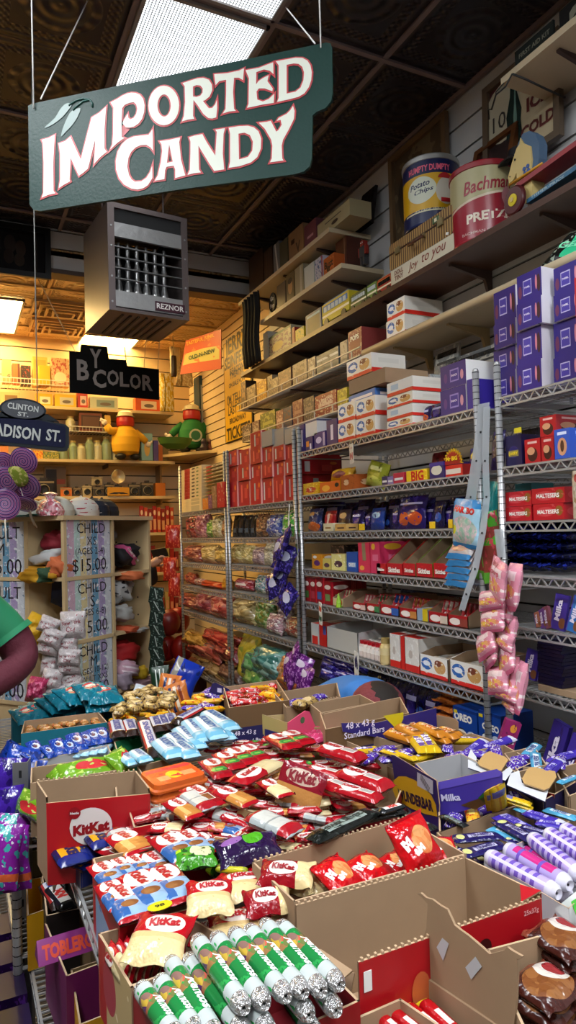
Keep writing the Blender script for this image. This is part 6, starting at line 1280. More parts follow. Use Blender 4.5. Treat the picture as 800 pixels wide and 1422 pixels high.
for s,v,tw in(('JERRY',.915,.82),('SEINFELD',.78,.9),("I'M TELLING",.42,.75),('YOU FOR THE',.36,.75),('LAST TIME',.30,.7),('BEACON',.68,.5),('THEATRE',.64,.5),('TICKETS',.08,.85),('ON SALE NOW',.55,.6),('BROADWAY',.2,.6)):b.text(s,C('2a2008'),T(0,-.0055,v*h)@RX(math.pi/2),w=tw*w,bold=.03)
b.build('printed_sheet',r)
YB_=5.1
def byc(px,py):q=ay(px,py,YB_);return(q.x,q.z)
def cb(u,v):return byc(u/2.5,360+v/2.5)
r=root('hanging_sign','black hanging sign with grey lettering reading BY COLOR','sign',T(0,0,0))
Mb=T(0,YB_,0)@RX(math.pi/2)
b=MB();b.poly([cb(*q)for q in((241,320),(278,322),(282,295),(372,304),(378,345),(438,350),(442,370),(552,382),(553,488),(242,462))],C('040505',.7),Mb,.012);b.build('board',r)
SG=C('8c8683',.5)
def lt(s,u,v,w_,h_,sh=0.):q=cb(u,v);b=MB();b.text(s,SG,T(q[0],YB_-.003,q[1])@RX(math.pi/2),w=(cb(u+w_,v)[0]-cb(u,v)[0]),h=cb(u,v)[1]-cb(u,v+h_)[1],bold=.03);b.build('letter_'+s.lower(),r)
for s,u,v,w_,h_ in(('B',288,385,42,72),('Y',332,345,40,66),('C',345,415,46,64),('O',392,412,40,54),('L',432,418,32,50),('O',470,425,38,52),('R',512,430,36,54)):lt(s,u,v,w_,h_)
for u,v,uu,vv in((262,322,180,130),(500,376,606,265),(548,382,604,275)):
 q=cb(u,v);w_=ray(uu/2.5,360+vv/2.5);e=EYE+w_*((BCEIL-.02-EYE.z)/w_.z)if w_.z>0 else None
 e=V((q[0]+(-.25 if u<300 else.2),5.6,BCEIL-.02))
 b=MB();b.tube([(q[0],YB_,q[1]),e],.003,C('c8b898'),5);b.build('cord',r)
q=cb(438,350);b=MB();b.tube([(q[0],YB_,q[1]),(q[0],YB_+.3,3.63)],.004,C('c8b898'),5);b.build('cord',r)
YS=3.55
def ss(u,v):q=ay(u/5.685,470+v/5.685,YS);return(q.x,q.z)
r=root('street_sign','dark blue street name sign reading MADISON ST. with an oval CLINTON ST. plate on top','sign',T(0,0,0));Ms=T(0,YS,0)@RX(math.pi/2)
BLU=C('080c28',.6);GRY=C('1c2024',.6);LT=C('9a9c98',.5)
for q_ in(BLU,GRY,C('040505')):q_.node_tree.nodes['Principled BSDF'].inputs['Specular IOR Level'].default_value=.15
xl=-330
b=MB();b.poly([ss(*q)for q in((xl,600),(300,632),(350,645),(520,680),(545,705),(545,850),(530,885),(490,890),(xl,800))],GRY,Ms,.02);b.poly([ss(*q)for q in((xl+20,612),(300,645),(510,695),(518,715),(515,850),(500,862),(xl+20,785))],BLU,Ms@T(0,0,.002));b.build('name_plate',r)
def el(cx,cy,rx,ry,n=26,sl=.08):return[ss(cx+rx*math.cos(2*math.pi*k/n),cy+ry*math.sin(2*math.pi*k/n)+sl*rx*math.cos(2*math.pi*k/n))for k in range(n)]
b=MB();b.poly(el(180,560,185,88),GRY,Ms,.02);b.poly([ss(*q)for q in((-40,600),(60,560),(380,600),(470,660),(300,640),(-40,630))],GRY,Ms,.02);b.poly(el(180,560,168,72),C('0d1220',.35),Ms@T(0,0,.002));b.build('oval_plate',r)
def st(s,u,v,w_,h_,m_=LT,rot=-.07):q=ss(u,v);b=MB();b.text(s,m_,T(q[0],YS-.005,q[1])@RX(math.pi/2)@RZ(rot),w=ss(u+w_,v)[0]-ss(u,v)[0],h=ss(u,v)[1]-ss(u,v+h_)[1],bold=.025);b.build('lettering',r)
st('CLINTON',182,545,240,48,rot=-.1);st('ST.',182,600,85,34,rot=-.1);st('MADISON',105,735,420,100,rot=-.11);st('ST.',425,768,120,92,rot=-.11)
for u in(-200,300):q=ss(u,640);b=MB();b.tube([(q[0],YS+.01,q[1]),(q[0],YS+.01,3.95)],.003,C('8a8a86'),5);b.build('hanging_wire',r)
KC=ad(88,716,4.0);dR=V((math.sin(R_(52)),math.cos(R_(52)),0));dL=V((math.sin(R_(-38)),math.cos(R_(-38)),0))
def kr(px,py):
 n=V((dR.y,-dR.x,0));q=on_plane(px,py,tuple(n),n.dot(KC));return(q-KC).dot(dR),q.z
def kl(px,py):
 n=V((dL.y,-dL.x,0));q=on_plane(px,py,tuple(n),n.dot(KC));return(q-KC).dot(dL),q.z
KM=frame((KC.x,KC.y,0),dR,dL,(0,0,1))
WR=kr(209,760)[0];cR=kr(157,760)[0];cL=kl(37,760)[0];WL=cL+.62
ZL=[KC.z-.012,kr(88,805)[1],kr(115,891)[1],kr(161,962)[1]];st_=(ZL[0]-ZL[2])/2;ZL=[ZL[0],ZL[1],ZL[2],ZL[3]];
while ZL[-1]>.45:ZL.append(ZL[-1]-st_)
BIR=mat('pale_birch_board',(.56,.41,.22),.5,var=.1,bscale=6);BIRE=mat('birch_edge',(.55,.46,.33),.5)
ku=root('cubby_unit','pale wooden cubby unit with handwritten size signs, holding shirts','shelf',KM)
th=.022
b=MB();b.box((WR/2,WL/2,ZL[0]),(WR+.03,WL+.03,.026),BIR);b.build('top_board',ku)
for z in ZL[1:]:b=MB();b.box((WR/2,WL/2,z),(WR,WL,th),BIR);b.build('shelf_board',ku)
H0=ZL[0]-.013
for nm,cx,cy,sx,sy in(('divider',cR,cL/2,th,cL),('back_panel',WR/2,cL,WR,th),('side_panel',WR-th/2,cL/2,th,cL),('side_panel',WR/2,WL,WR,th),('side_panel',WR-th/2,(cL+WL)/2,th,WL-cL),('divider',.011,cL+.011,th,th),('corner_post',.01,.01,th,th),('side_panel',.02+.0,(cL+WL)/2,.012,WL-cL-.04),('side_panel',(cR)/2,.02,cR-.04,.010)):
 b=MB();b.box((cx,cy,H0/2),(sx,sy,H0),BIR);b.build(nm,ku)
b=MB()
for zi in range(3):
 for dx in(.1,.28):
  for dz in(.08,.2):b.lathe([(.006,0),(.006,.001),(0,.001)],DRK,T(WR-th-.001,dx,ZL[zi+1]+dz)@RY(-math.pi/2),8)
 b.lathe([(.007,0),(.007,.001),(0,.001)],DRK,T(WR-.1,cL-.012,ZL[zi+1]+.26)@RX(math.pi/2),8);b.lathe([(.007,0),(.007,.001),(0,.001)],DRK,T(cR-.1,cL-.012,ZL[zi+1]+.26)@RX(math.pi/2),8)
b.build('shelf_pin_hole',ku)
STRIPE=design('rainbow_stripe_sheet','b8bcc4',[('r',.08,.5,.07,.5,'c8a8b8'),('r',.22,.5,.06,.5,'b8d0c8'),('r',.36,.5,.07,.5,'d8c898'),('r',.5,.5,.05,.5,'b8b0a8'),('r',.62,.5,.07,.5,'6a9ab8'),('r',.78,.5,.07,.5,'a898c0'),('r',.92,.5,.06,.5,'c8ccd4'),('n',11,.60,'d8dce0'),('n',14,.64,'8a98a8')],rough=.2,bump=.8,bscale=30)
INK=C('16141c',.5)
def ksign(M,w,h,lines,label):
 r=root('size_sign',label,'sign',M);b=MB();b.box((0,.003,h/2),(w,.006,h),C('c0c4c8'),front=STRIPE);b.build('striped_sheet',r)
 b=MB()
 for s,u,v,tw in lines:b.text(s,INK,T(u*w,-.001,v*h)@RX(math.pi/2),w=tw*w,bold=.0)
 b.build('handwriting',r)
wS=cR-.05
for k,ls in enumerate(([('CHILD',.05,.85,.66),('XS',.05,.62,.22),('(AGES 2-4)',.02,.42,.68),('$15.00',.0,.17,.78)],[('CHILD',.05,.85,.66),('S',.05,.62,.10),('(AGES 6-8)',.02,.42,.68),('$15.00',.0,.17,.78)],[('CHILD',.05,.86,.66),('M',.05,.66,.14),('(AGES 10-12)',.02,.48,.74),('ADULT XXS',.02,.35,.7),('$15.00',.0,.14,.78)])):
 z0=ZL[k+1]+.012;z1=ZL[k]-.013;ksign(KM@T(.02+wS/2+.01,.006,z0),wS,z1-z0,ls,('size sign reading CHILD XS on the wooden cubby unit','size sign reading CHILD S on the wooden cubby unit','size sign reading CHILD M ADULT XXS on the wooden cubby unit')[k])
wS2=.40
for k,ls in enumerate(([('ADULT',0,.80,.85),('M',.0,.50,.18),('$15.00',0,.17,.9)],[('ADULT',0,.80,.85),('L',.0,.50,.12),('$15.00',0,.17,.9)],[('ADULT',0,.80,.85),('XL',.0,.50,.22),('$15.00',0,.17,.9)])):
 z0=ZL[k+1]+.012;z1=ZL[k]-.013;ksign(KM@T(.006,cL+.03+wS2/2,z0)@RZ(-math.pi/2),wS2,z1-z0,ls,('size sign reading ADULT M at the left edge of the photo','size sign reading ADULT L mostly behind the green shirt','size sign reading ADULT XL behind the sleeve of the person')[k])
def lump_mesh(key,w,d,h,m,seed=0,texts=(),rough_=.12):
 if key in _MC:return _MC[key]
 rg=random.Random(seed);ph=[rg.uniform(0,6)for _ in range(8)];b=MB();n,k=16,22;vs=[]
 for i in range(n+1):
  p=math.pi*i/n
  for j in range(k):
   q=2*math.pi*j/k;e=lambda c:math.copysign(abs(c)**.65,c)
   x=e(math.sin(p))*e(math.cos(q));y=e(math.sin(p))*e(math.sin(q));z=e(math.cos(p))
   f=1+rough_*(math.sin(7*x+ph[0]+3*z)+math.sin(9*y+ph[1]+4*x)*.8+math.sin(13*z+ph[2]+5*y)*.6)
   vs.append((x*w/2*f,y*d/2*f,(z*.5*f+.5)*h))
 fs=[(i*k+j,(i+1)*k+j,(i+1)*k+(j+1)%k,i*k+(j+1)%k)for i in range(n)for j in range(k)]
 uvs=[[(vs[t_][0]/w+.5,vs[t_][2]/h)for t_ in f]for f in fs]
 b.add(vs,fs,m,uvs=uvs,smooth=True)
 for s,u,v,tw,mt,rot in texts:
  vt,ft,asp=text_mesh(s,.03);w_=tw*w;h_=w_/asp
  b.add([(u*w+x*w_*math.cos(rot)-y*h_*math.sin(rot),-d/2*1.05,v*h+x*w_*math.sin(rot)+y*h_*math.cos(rot))for x,y in vt],ft,mt)
 _MC[key]=b.mesh(key);return _MC[key]
def lump(face,px,py,w,d,h,col,label,seed=0,inn=.14,cat='shirt',name='folded_shirt',spec=(),texts=(),rot=0.):
 s,z=(kr if face=='R' else kl)(px,py)
 m_=DS(col,*spec,bump=.5,rough=.75,bscale=18)if True else None
 me=lump_mesh('lump%s%d%s'%(col,seed,str((w,d,h,len(texts)))),w,d,h,m_,seed,texts)
 M=KM@(T(s,inn,z)if face=='R' else T(inn,s,z)@RZ(-math.pi/2))@RY(rot);return put(me,name,M,None,label,cat)
def lift(face,px,py):return(kr if face=='R' else kl)(px,py)
lump('R',186,785,.20,.22,.14,'120e14','black shirt with a pink lettered stripe in the top right cubby',1,.12,spec=[('d',.5,.5,.12,.5,.6,'b84a7a')],texts=[('CONEY ISLAND',.0,.5,.7,WHITE,-.7)])
lump('R',180,806,.16,.2,.06,'c86a3c','orange cloth hanging out of the top right cubby',2,.02);lump('R',180,752,.2,.2,.08,'8a8a90','grey cloth at the back of the top right cubby',3,.26)
lump('R',181,835,.18,.2,.16,'a8a8a8','white shirt with a black print in the middle right cubby',4,.12,spec=[('n',4,.58,'2a2a30')]);lump('R',174,862,.12,.2,.12,'2a2c48','navy cloth behind the white shirt, middle right cubby',5,.18);lump('R',181,862,.13,.16,.10,'a8a8a4','lower white cloth in the middle right cubby',6,.08)
lump('R',180,878,.10,.2,.04,'b8502c','orange-red cloth flat on the middle right cubby floor',7,.05);lump('R',194,878,.12,.2,.03,'b8b8b4','white cloth flat on the middle right cubby floor',8,.07)
lump('R',189,920,.20,.22,.13,'a8181c','bright red shirt in the lower right cubby',9,.14);lump('R',170,905,.12,.2,.18,'9a4a7a','pink purple cloth at the left of the lower right cubby',10,.2);lump('R',178,940,.16,.2,.10,'b08a9a','pink and white striped cloth in the lower right cubby',11,.06,spec=[('r',.5,.3,.5,.06,'d8c8d0'),('r',.5,.6,.5,.06,'d8c8d0')],rot=.3);lump('R',196,942,.07,.14,.08,'c8a41c','small yellow cloth in the lower right cubby',12,.02);lump('R',200,956,.16,.16,.07,'9a7880','dusky pink cloth at the front of the lower right cubby',13,.02);lump('R',172,957,.10,.2,.12,'8a7a88','greyish lilac cloth at the lower left of the lower right cubby',14,.05)
lump('L',62,768,.16,.24,.13,'7a1020','dark red shirt in the upper left cubby',1,.16);lump('L',62,785,.2,.24,.09,'b8b8b8','white cloth below the dark red shirt, upper left cubby',2,.10,rot=-.2);lump('L',74,797,.12,.2,.10,'c8683c','orange cloth in the upper left cubby',3,.06,rot=.4);lump('L',58,808,.24,.24,.09,'c08c14','mustard yellow cloth rolled over the edge of the upper left cubby',4,.02,spec=[('r',.85,.5,.1,.5,'2a4a30')])
lump('L',66,850,.16,.24,.26,'16182c','dark navy cloth in the middle left cubby',5,.2)
WBG=DS('b4acac',('n',8,.66,'a04a5a'),('n',6,.58,'c4bcbc'),rough=.18,bump=.9);
def wbag(px,py,w,h,k,tot,d=3.75,rot=0.,txt=True):
 me=bag_mesh('shirtbag%d'%(k%2),WBG,.16,.13,.10,[('New York',.5,.6,.7,C('8a2a3a'),.1,.01),('City',.5,.35,.35,C('8a2a3a'),.1,.01)],seed=k%3)
 p=ad(px,py,d);put(me,'bagged_shirt',T(p)@RZ(-R_(20))@RY(rot)@RX(math.pi/2-.1)@SCL(w/.16,h/.13,1),None,'white bagged shirt roll with red script hanging before the cubbies, %s'%nth(k,tot,'top'),'shirt','white bagged shirts hanging before the cubbies')
WBL=[(101,868,.14,.15,0),(68,868,.11,.09,.4),(72,885,.12,.10,.5),(68,898,.12,.09,.3),(92,895,.13,.10,0),(96,913,.12,.09,.1),(96,926,.12,.08,0),(70,922,.10,.12,.1),(98,944,.13,.09,-.4),(72,943,.11,.11,.2),(78,963,.13,.08,0),(103,955,.10,.09,-.3)]
for k,(px,py,w,h,ro)in enumerate(sorted(WBL,key=lambda t_:t_[1])):wbag(px,py,w,h,k,len(WBL),3.72-.03*(k%3),ro)
yb=bag_mesh('yellowshirt',DS('c89a10',bump=.7,rough=.6),.16,.2,.12,seed=2,wr=.2);put(yb,'folded_shirt',T(ad(49,872,3.8))@RZ(-.4)@RY(.5)@RX(1.4)@SCL(.8,.75,1),None,'bright yellow shirt hanging out of the middle left cubby','shirt')
pkb=bag_mesh('pinkshirt',DS('a02850',('n',7,.55,'c85a80'),bump=.9,rough=.3),.16,.2,.12,seed=1,wr=.2);put(pkb,'bagged_shirt',T(ad(51,958,3.6))@RZ(-.4)@RY(.2)@RX(1.4)@SCL(.62,.66,1),None,'crimson bagged shirt low on the cubby unit beside the person','shirt')
zt=ZL[0]+.014
def cap(px,py,col,brim,label,rot,spec=(),s=1.,d=None):
 p=az(px,py,zt);r=root('baseball_cap',label,'cap',T(p.x,p.y,zt)@RZ(rot)@SCL(s,s,s));m_=DS(col,*spec,bump=.2,rough=.8)
 b=MB();b.lathe([(.092,.0),(.094,.03),(.088,.06),(.065,.09),(.03,.108),(0,.112)],m_,seg=24,uvw=True);b.sph((0,0,.113),.008,m_,seg=8,rings=5);b.build('crown',r)
 b=MB();n=12;vs=[]
 for i in range(n+1):
  a=-math.pi/2-1.0+2.0*i/n
  vs+=[(.09*math.cos(a),.09*math.sin(a),.012),(.105*math.cos(a),.09*math.sin(a)-.075*math.cos(a+math.pi/2)**1.0,.012-.012*abs(math.cos(a)))]
 vs+=[(x,y,z-.004)for x,y,z in vs];k2=2*(n+1)
 fs=[(2*i,2*i+1,2*i+3,2*i+2)for i in range(n)];fs+=[tuple(j+k2 for j in f[::-1])for f in fs]+[(2*i+1,2*i+1+k2,2*i+3+k2,2*i+3)for i in range(n)]
 b.add(vs,fs,C(brim,.8),smooth=True);b.build('brim',r);return r
NVC='101a2c'
p_=KM@V((.02,.12,zt))
capd=[((.05,.36),'b8b8b0','145048','white cap with a teal brim at the left of the cubby top',.9,()),((.10,.16),'c0c0b4','145048','white cap with a round badge on the cubby top beside the pink bag',-.3,(('e',.78,.5,.06,.3,'8a7a4a'),)),((.30,.14),'c4c0b8','145048','white cap with a red script and a teal brim on the cubby top',-.7,(('n',9,.62,'9a2a3a'),)),((.42,.16),NVC,NVC,'black-navy cap with a small white badge on the cubby top',-.5,(('n',9,.66,'b0b0b0'),)),((.56,.2),'0c1220','0c1220','plain dark cap at the right end of the cubby top',-1.0,()),((.2,.3),'b8b4ac','b8b4ac','white ribbed cap behind the others on the cubby top',0.,(('d',.5,.5,.02,.5,.2,'8a8a8a'),))]
for(a_,b_),c1_,c2_,lb,ro,sp_ in capd:
 q=KM@V((a_,b_,zt));r=cap(0,0,c1_,c2_,lb,ro,sp_,1.0)if False else None
 r=cap(88,712,c1_,c2_,lb,ro,sp_,1.0);r.matrix_local=T(q.x,q.y,zt)@RZ(ro+R_(-38))@SCL(1.2,1.2,1.1)
q=KM@V((.0,.10,zt));pb_=MB();pb_.lathe([(0,0),(.075,.0),(.082,.03),(.06,.075),(.022,.10),(.03,.118),(.045,.13),(.02,.14),(0,.135)],candies('pink_ruffle','c86a78','d8a0a8','e8d0d4',60.),seg=20)
pb_.build('tied_bag',None,label='tied clear bag of pink sweets on the cubby top before the white caps',cat='candy bag').matrix_local=T(q.x,q.y,zt)
SW=None
m,t,N,L,B=nt('swirl_candy');B.inputs['Roughness'].default_value=.15;B.inputs['Coat Weight'].default_value=.7
uv=N.new('ShaderNodeUVMap');sp=N.new('ShaderNodeSeparateXYZ');L.new(uv.outputs[0],sp.inputs[0])
def _m(op,a,b_=None):
 n=N.new('ShaderNodeMath');n.operation=op
 for i,x in enumerate((a,b_)):
  if x is None:continue
  if isinstance(x,(int,float)):n.inputs[i].default_value=x
  else:L.new(x,n.inputs[i])
 return n.outputs[0]
u_=_m('SUBTRACT',sp.outputs[0],.5);v_=_m('SUBTRACT',sp.outputs[1],.5);rr=_m('SQRT',_m('ADD',_m('MULTIPLY',u_,u_),_m('MULTIPLY',v_,v_)));an=_m('ARCTAN2',u_,v_)
ph_=_m('FRACT',_m('ADD',_m('MULTIPLY',rr,11.),_m('DIVIDE',an,2*math.pi)))
cr=N.new('ShaderNodeValToRGB');cr.color_ramp.interpolation='CONSTANT';e=cr.color_ramp.elements;e[0].color=lin('4a1458');e[1].position=.45;e[1].color=lin('b090b0');x=e.new(.55);x.color=lin('8a2a6a');x=e.new(.85);x.color=lin('8a84b0')
L.new(ph_,cr.inputs[0]);L.new(cr.outputs[0],B.inputs['Base Color']);SWM=m
def lolli(px,py,d,R,yaw,tilt,label,m_=SWM):
 p=ad(px,py,d);r=root('lollipop',label,'lollipop',T(p)@RZ(yaw)@RX(tilt));b=MB();n=30;vs=[(0,-.011,0)];
 for rad,y_ in((.5,-.0105),(.85,-.008),(1,0)):vs+=[(R*rad*math.cos(2*math.pi*k/n),y_,R*rad*math.sin(2*math.pi*k/n))for k in range(n)]
 fs=[(0,1+k,1+(k+1)%n)for k in range(n)]+[(1+i*n+k,1+(i+1)*n+k,1+(i+1)*n+(k+1)%n,1+i*n+(k+1)%n)for i in range(2)for k in range(n)]
 uvs=[[(vs[j][0]/R/2+.5,vs[j][2]/R/2+.5)for j in f]for f in fs];b.add(vs,fs,m_,uvs=uvs,smooth=True);b.add([(x,-y,z)for x,y,z in vs],[f[::-1]for f in fs],m_,uvs=[u[::-1]for u in uvs],smooth=True);b.build('candy_disc',r)
 b=MB();b.tube([(0,0,-R+.01),(0,0,-R-.14)],.004,C('d0c8b8'),8);b.build('stick',r)
ll=[(3,645,3.35,.062,.3,.2),(33,640,3.3,.068,-.5,.35),(8,668,3.2,.07,.4,0),(36,676,3.25,.07,-.4,.5),(30,690,3.3,.062,-.6,.7),(6,700,3.15,.075,.2,-.1),(34,700,3.28,.06,-.5,.9)]
for k,a_ in enumerate(sorted(ll,key=lambda t_:t_[1])):lolli(a_[0],a_[1],a_[2]*1.19,a_[3]*1.19,a_[4],a_[5],'purple swirl lollipop at the left edge above the cubby unit, %s'%nth(k,len(ll),'top'))
lolli(24,662,3.83,.065,-.6,.5,'green and yellow lollipop among the purple ones',DS('8a9a38',('n',5,.55,'c8c070'),rough=.2))
p=KM@V((.06,.52,zt));b=MB();b.lathe([(.0,0),(.045,0),(.055,.05),(.05,.05),(.04,.01),(0,.01)],C('a8401c',.5),seg=20);b.build('lollipop_tub',None,label='orange-red tub holding the purple lollipops at the left edge',cat='tub').matrix_local=T(p.x,p.y,zt)
for k in range(7):
 q=ad(217+1.2*(k%2),826+k*16.5,4.25);b=MB();b.box((0,0,0),(.085,.02,.10),C('0c1c16',.3),front=BX('0e2018',('n',6,.6,'6a7a70'),('d',.5,.5,.04,.4,.4,'a8b0a8')))
 b.build('hanging_pack',None,label='dark green pack hanging beside the cubby unit, %s'%nth(k,7,'top'),cat='candy pack',group='dark green packs hanging beside the cubby unit').matrix_local=T(q)@RZ(-.3)@RY(.15*(-1)**k)@RX(.15)
b=MB();b.bar(ad(214,815,4.3),ad(214,945,4.3),.02,.006,STM);b.build('hanging_strip',None,label='clear strip with dark green packs beside the cubby unit',cat='strip')
q=ad(238,730,4.9)
for k,(px,py,w_,c_)in enumerate(((240,745,.10,'b82a18'),(236,790,.09,'c8401c'),(242,812,.08,'9a1c14'))):
 put(bag_mesh('redbag',DS('b0281a',('n',6,.56,'d8603a'),rough=.2),.16,.2,.06,seed=1),'candy_bag',T(ad(px,py,5.0))@RZ(-.4)@RX(1.45)@SCL(w_*1.1/.16,.17/.2,1),None,'shiny red bag hanging left of the farthest chrome unit, %s'%nth(k,3,'top'),'candy bag')
def figure(name,label,J,E,cat='person'):
 """continuous skinned body: J name->(pos, radius), E (a, b, material)"""
 names=list(J);me=bpy.data.meshes.new(name);me.from_pydata([J[n][0]for n in names],[(names.index(a),names.index(b_))for a,b_,_ in E],[])
 o=bpy.data.objects.new(name,me);COL.objects.link(o)
 sk=o.modifiers.new('skin','SKIN');sk.use_smooth_shade=True;ss_=o.modifiers.new('sub','SUBSURF');ss_.levels=2;ss_.render_levels=2
 for i,n in enumerate(names):
  d=me.skin_vertices[0].data[i];rr_=J[n][1];d.radius=rr_ if isinstance(rr_,tuple)else(rr_,rr_);d.use_root=(i==0)
 dg=bpy.context.evaluated_depsgraph_get();dg.update();nm_=bpy.data.meshes.new_from_object(o.evaluated_get(dg));bpy.data.objects.remove(o)
 ms=[];[ms.append(m_)for _,_,m_ in E if m_ not in ms];nm_.materials.clear();[nm_.materials.append(m_)for m_ in ms]
 segs=[(V(J[a][0]),V(J[b_][0]),ms.index(m_),(J[a][1]if not isinstance(J[a][1],tuple)else J[a][1][0]))for a,b_,m_ in E]
 for p in nm_.polygons:
  c_=p.center;best=1e9
  for a,b_,k,rr_ in segs:
   d=b_-a;t_=max(0,min(1,(c_-a).dot(d)/max(d.length_squared,1e-9)));di=(c_-a-d*t_).length
   if di<best:best=di;p.material_index=k
  p.use_smooth=True
 r=bpy.data.objects.new(name,nm_);COL.objects.link(r);r['label']=label;r['category']=cat;return r
SKIN=mat('skin',(.55,.33,.24),.5);GT=mat('green_jersey',(.012,.20,.085),.75,bump=.2,bscale=25);MRN=mat('maroon_knit',(.10,.012,.025),.8,bump=.3,bscale=60);TRS=mat('dark_trousers',(.01,.01,.014),.8);SHOE=mat('dark_shoe',(.02,.02,.02),.5)
def face_parts(r,c,fwd,s=1.,hair='1c120c',hat=None):
 f=V(fwd).normalized();M=frame(c,f.cross(V((0,0,1))),V((0,0,1)).cross(f.cross(V((0,0,1))))if False else f,(0,0,1));
 b=MB()
 for s_ in(-1,1):
  b.sph((s_*.032*s,.088*s,.0),.012*s,C('e0dcd6',.3),M,8,6);b.sph((s_*.032*s,.097*s,.0),.006*s,C('2a1a10',.3),M,8,5)
 b.build('eyes',r)
 b=MB();b.tube([M@V((0,.092*s,.01*s)),M@V((0,.112*s,-.025*s)),M@V((0,.095*s,-.035*s))],[.008*s,.014*s,.010*s],SKIN,8);b.build('nose',r)
 b=MB();b.tube([M@V((-.024*s,.086*s,-.06*s)),M@V((0,.097*s,-.062*s)),M@V((.024*s,.086*s,-.06*s))],.006*s,C('8a3a34',.5),6);b.build('mouth',r)
 for s_ in(-1,1):b=MB();b.sph((s_*.082*s,.0,-.01*s),.022*s,SKIN,M,8,6,(.4,.8,1.2));b.build('ear',r)
 b=MB();b.sph((0,-.018*s,.03*s),.100*s,C(hat or hair,.8),M,16,10,(.92,1.02,.98));b.build('knit_cap' if hat else 'hair',r)
def hand(r,wrist,direction,up,m_=SKIN,curl=.6,s=1.,side=1):
 """palm with five separate bent fingers; thumb leaves the side of the palm"""
 d=V(direction).normalized();M=frame(wrist,d,up);b=MB()
 b.tube([M@V((0,0,0)),M@V((.03*s,0,0)),M@V((.07*s,0,0)),M@V((.09*s,0,0))],[.024*s,.034*s,.036*s,.026*s],m_,12)
 for k,ln in enumerate((.068,.078,.072,.056)):
  y=(.030-.020*k)*s;a=M@V((.085*s,y,0));l3=ln*s/3;P=[V((.080*s,y,0)),V((.088*s+l3,y*1.08,-.002)),V((.088*s+l3*1.9,y*1.1,-l3*curl)),V((.088*s+l3*2.3,y*1.1,-l3*(curl*2.1)))]
  b.tube([M@q for q in P],[.0105*s,.0098*s,.009*s,.0065*s],m_,8)
 b.tube([M@V((.03*s,.026*s*side,0)),M@V((.055*s,.052*s*side,-.010*s)),M@V((.082*s,.060*s*side,-.022*s)),M@V((.098*s,.052*s*side,-.030*s))],[.014*s,.0125*s,.011*s,.007*s],m_,8)
 b.build('hand',r)
E_=ad(40,918,2.55);S_=ad(-22,838,2.55)
P1x=-.16
J={'pelvis':((P1x,2.58,.95),(.155,.12)),'waist':((P1x+.02,2.60,1.08),(.165,.13)),'chest':((P1x+.04,2.62,1.28),(.18,.13)),'neckb':((P1x+.06,2.64,1.44),(.09,.08)),'neck':((P1x+.08,2.65,1.50),.055),'headb':((P1x+.11,2.67,1.56),(.07,.08)),'head':((P1x+.12,2.68,1.65),(.085,.10)),'headt':((P1x+.12,2.68,1.72),(.06,.07)),'shR':((S_.x-.05,S_.y-.05,1.385),.085),'slvR':(tuple((S_*.45+E_*.55)),.088),'elR':(tuple(E_),.068),'foR':((E_.x-.16,E_.y-.12,E_.z-.06),.055),'wrR':((E_.x-.30,E_.y-.20,E_.z-.04),.036),'shL':((P1x-.17,2.68,1.40),.08),'slvL':((P1x-.26,2.66,1.25),.075),'elL':((P1x-.30,2.62,1.12),.055),'wrL':((P1x-.18,2.42,1.02),.035),'hipR':((P1x+.10,2.56,.88),.10),'knR':((P1x+.11,2.54,.48),.068),'anR':((P1x+.11,2.58,.10),.048),'toR':((P1x+.14,2.44,.04),.042),'hipL':((P1x-.10,2.60,.88),.10),'knL':((P1x-.11,2.58,.48),.068),'anL':((P1x-.12,2.62,.10),.048),'toL':((P1x-.10,2.48,.04),.042)}
Ed=[('pelvis','waist',GT),('waist','chest',GT),('chest','neckb',GT),('neckb','neck',SKIN),('neck','headb',SKIN),('headb','head',SKIN),('head','headt',SKIN),('neckb','shR',GT),('shR','slvR',GT),('slvR','elR',MRN),('elR','foR',MRN),('foR','wrR',MRN),('neckb','shL',GT),('shL','slvL',GT),('slvL','elL',MRN),('elL','wrL',MRN),('pelvis','hipR',TRS),('hipR','knR',TRS),('knR','anR',TRS),('anR','toR',SHOE),('pelvis','hipL',TRS),('hipL','knL',TRS),('knL','anL',TRS),('anL','toL',SHOE)]
pr=figure('person','person in a green short-sleeved jersey over a maroon long-sleeved top at the left edge',J,Ed)
face_parts(pr,(P1x+.12,2.68,1.645),(.4,-1,0));hand(pr,J['wrR'][0],(-.7,-.5,.1),(0,0,1));hand(pr,J['wrL'][0],(.4,-.9,-.1),(0,0,1),side=-1)
b=MB();b.tube([V(J['slvR'][0])*.97+V(J['shR'][0])*.03,V(J['slvR'][0])*.86+V(J['elR'][0])*.14],[.088,.092],GT,18,cap=False);b.build('sleeve_hem',pr)
BLT=mat('bright_blue_jersey',(.03,.17,.50),.7,bump=.2,bscale=25)
hd=ad(527,958,2.72);bk=ad(518,965,2.95);bk.x-=.03;hd.x-=.01
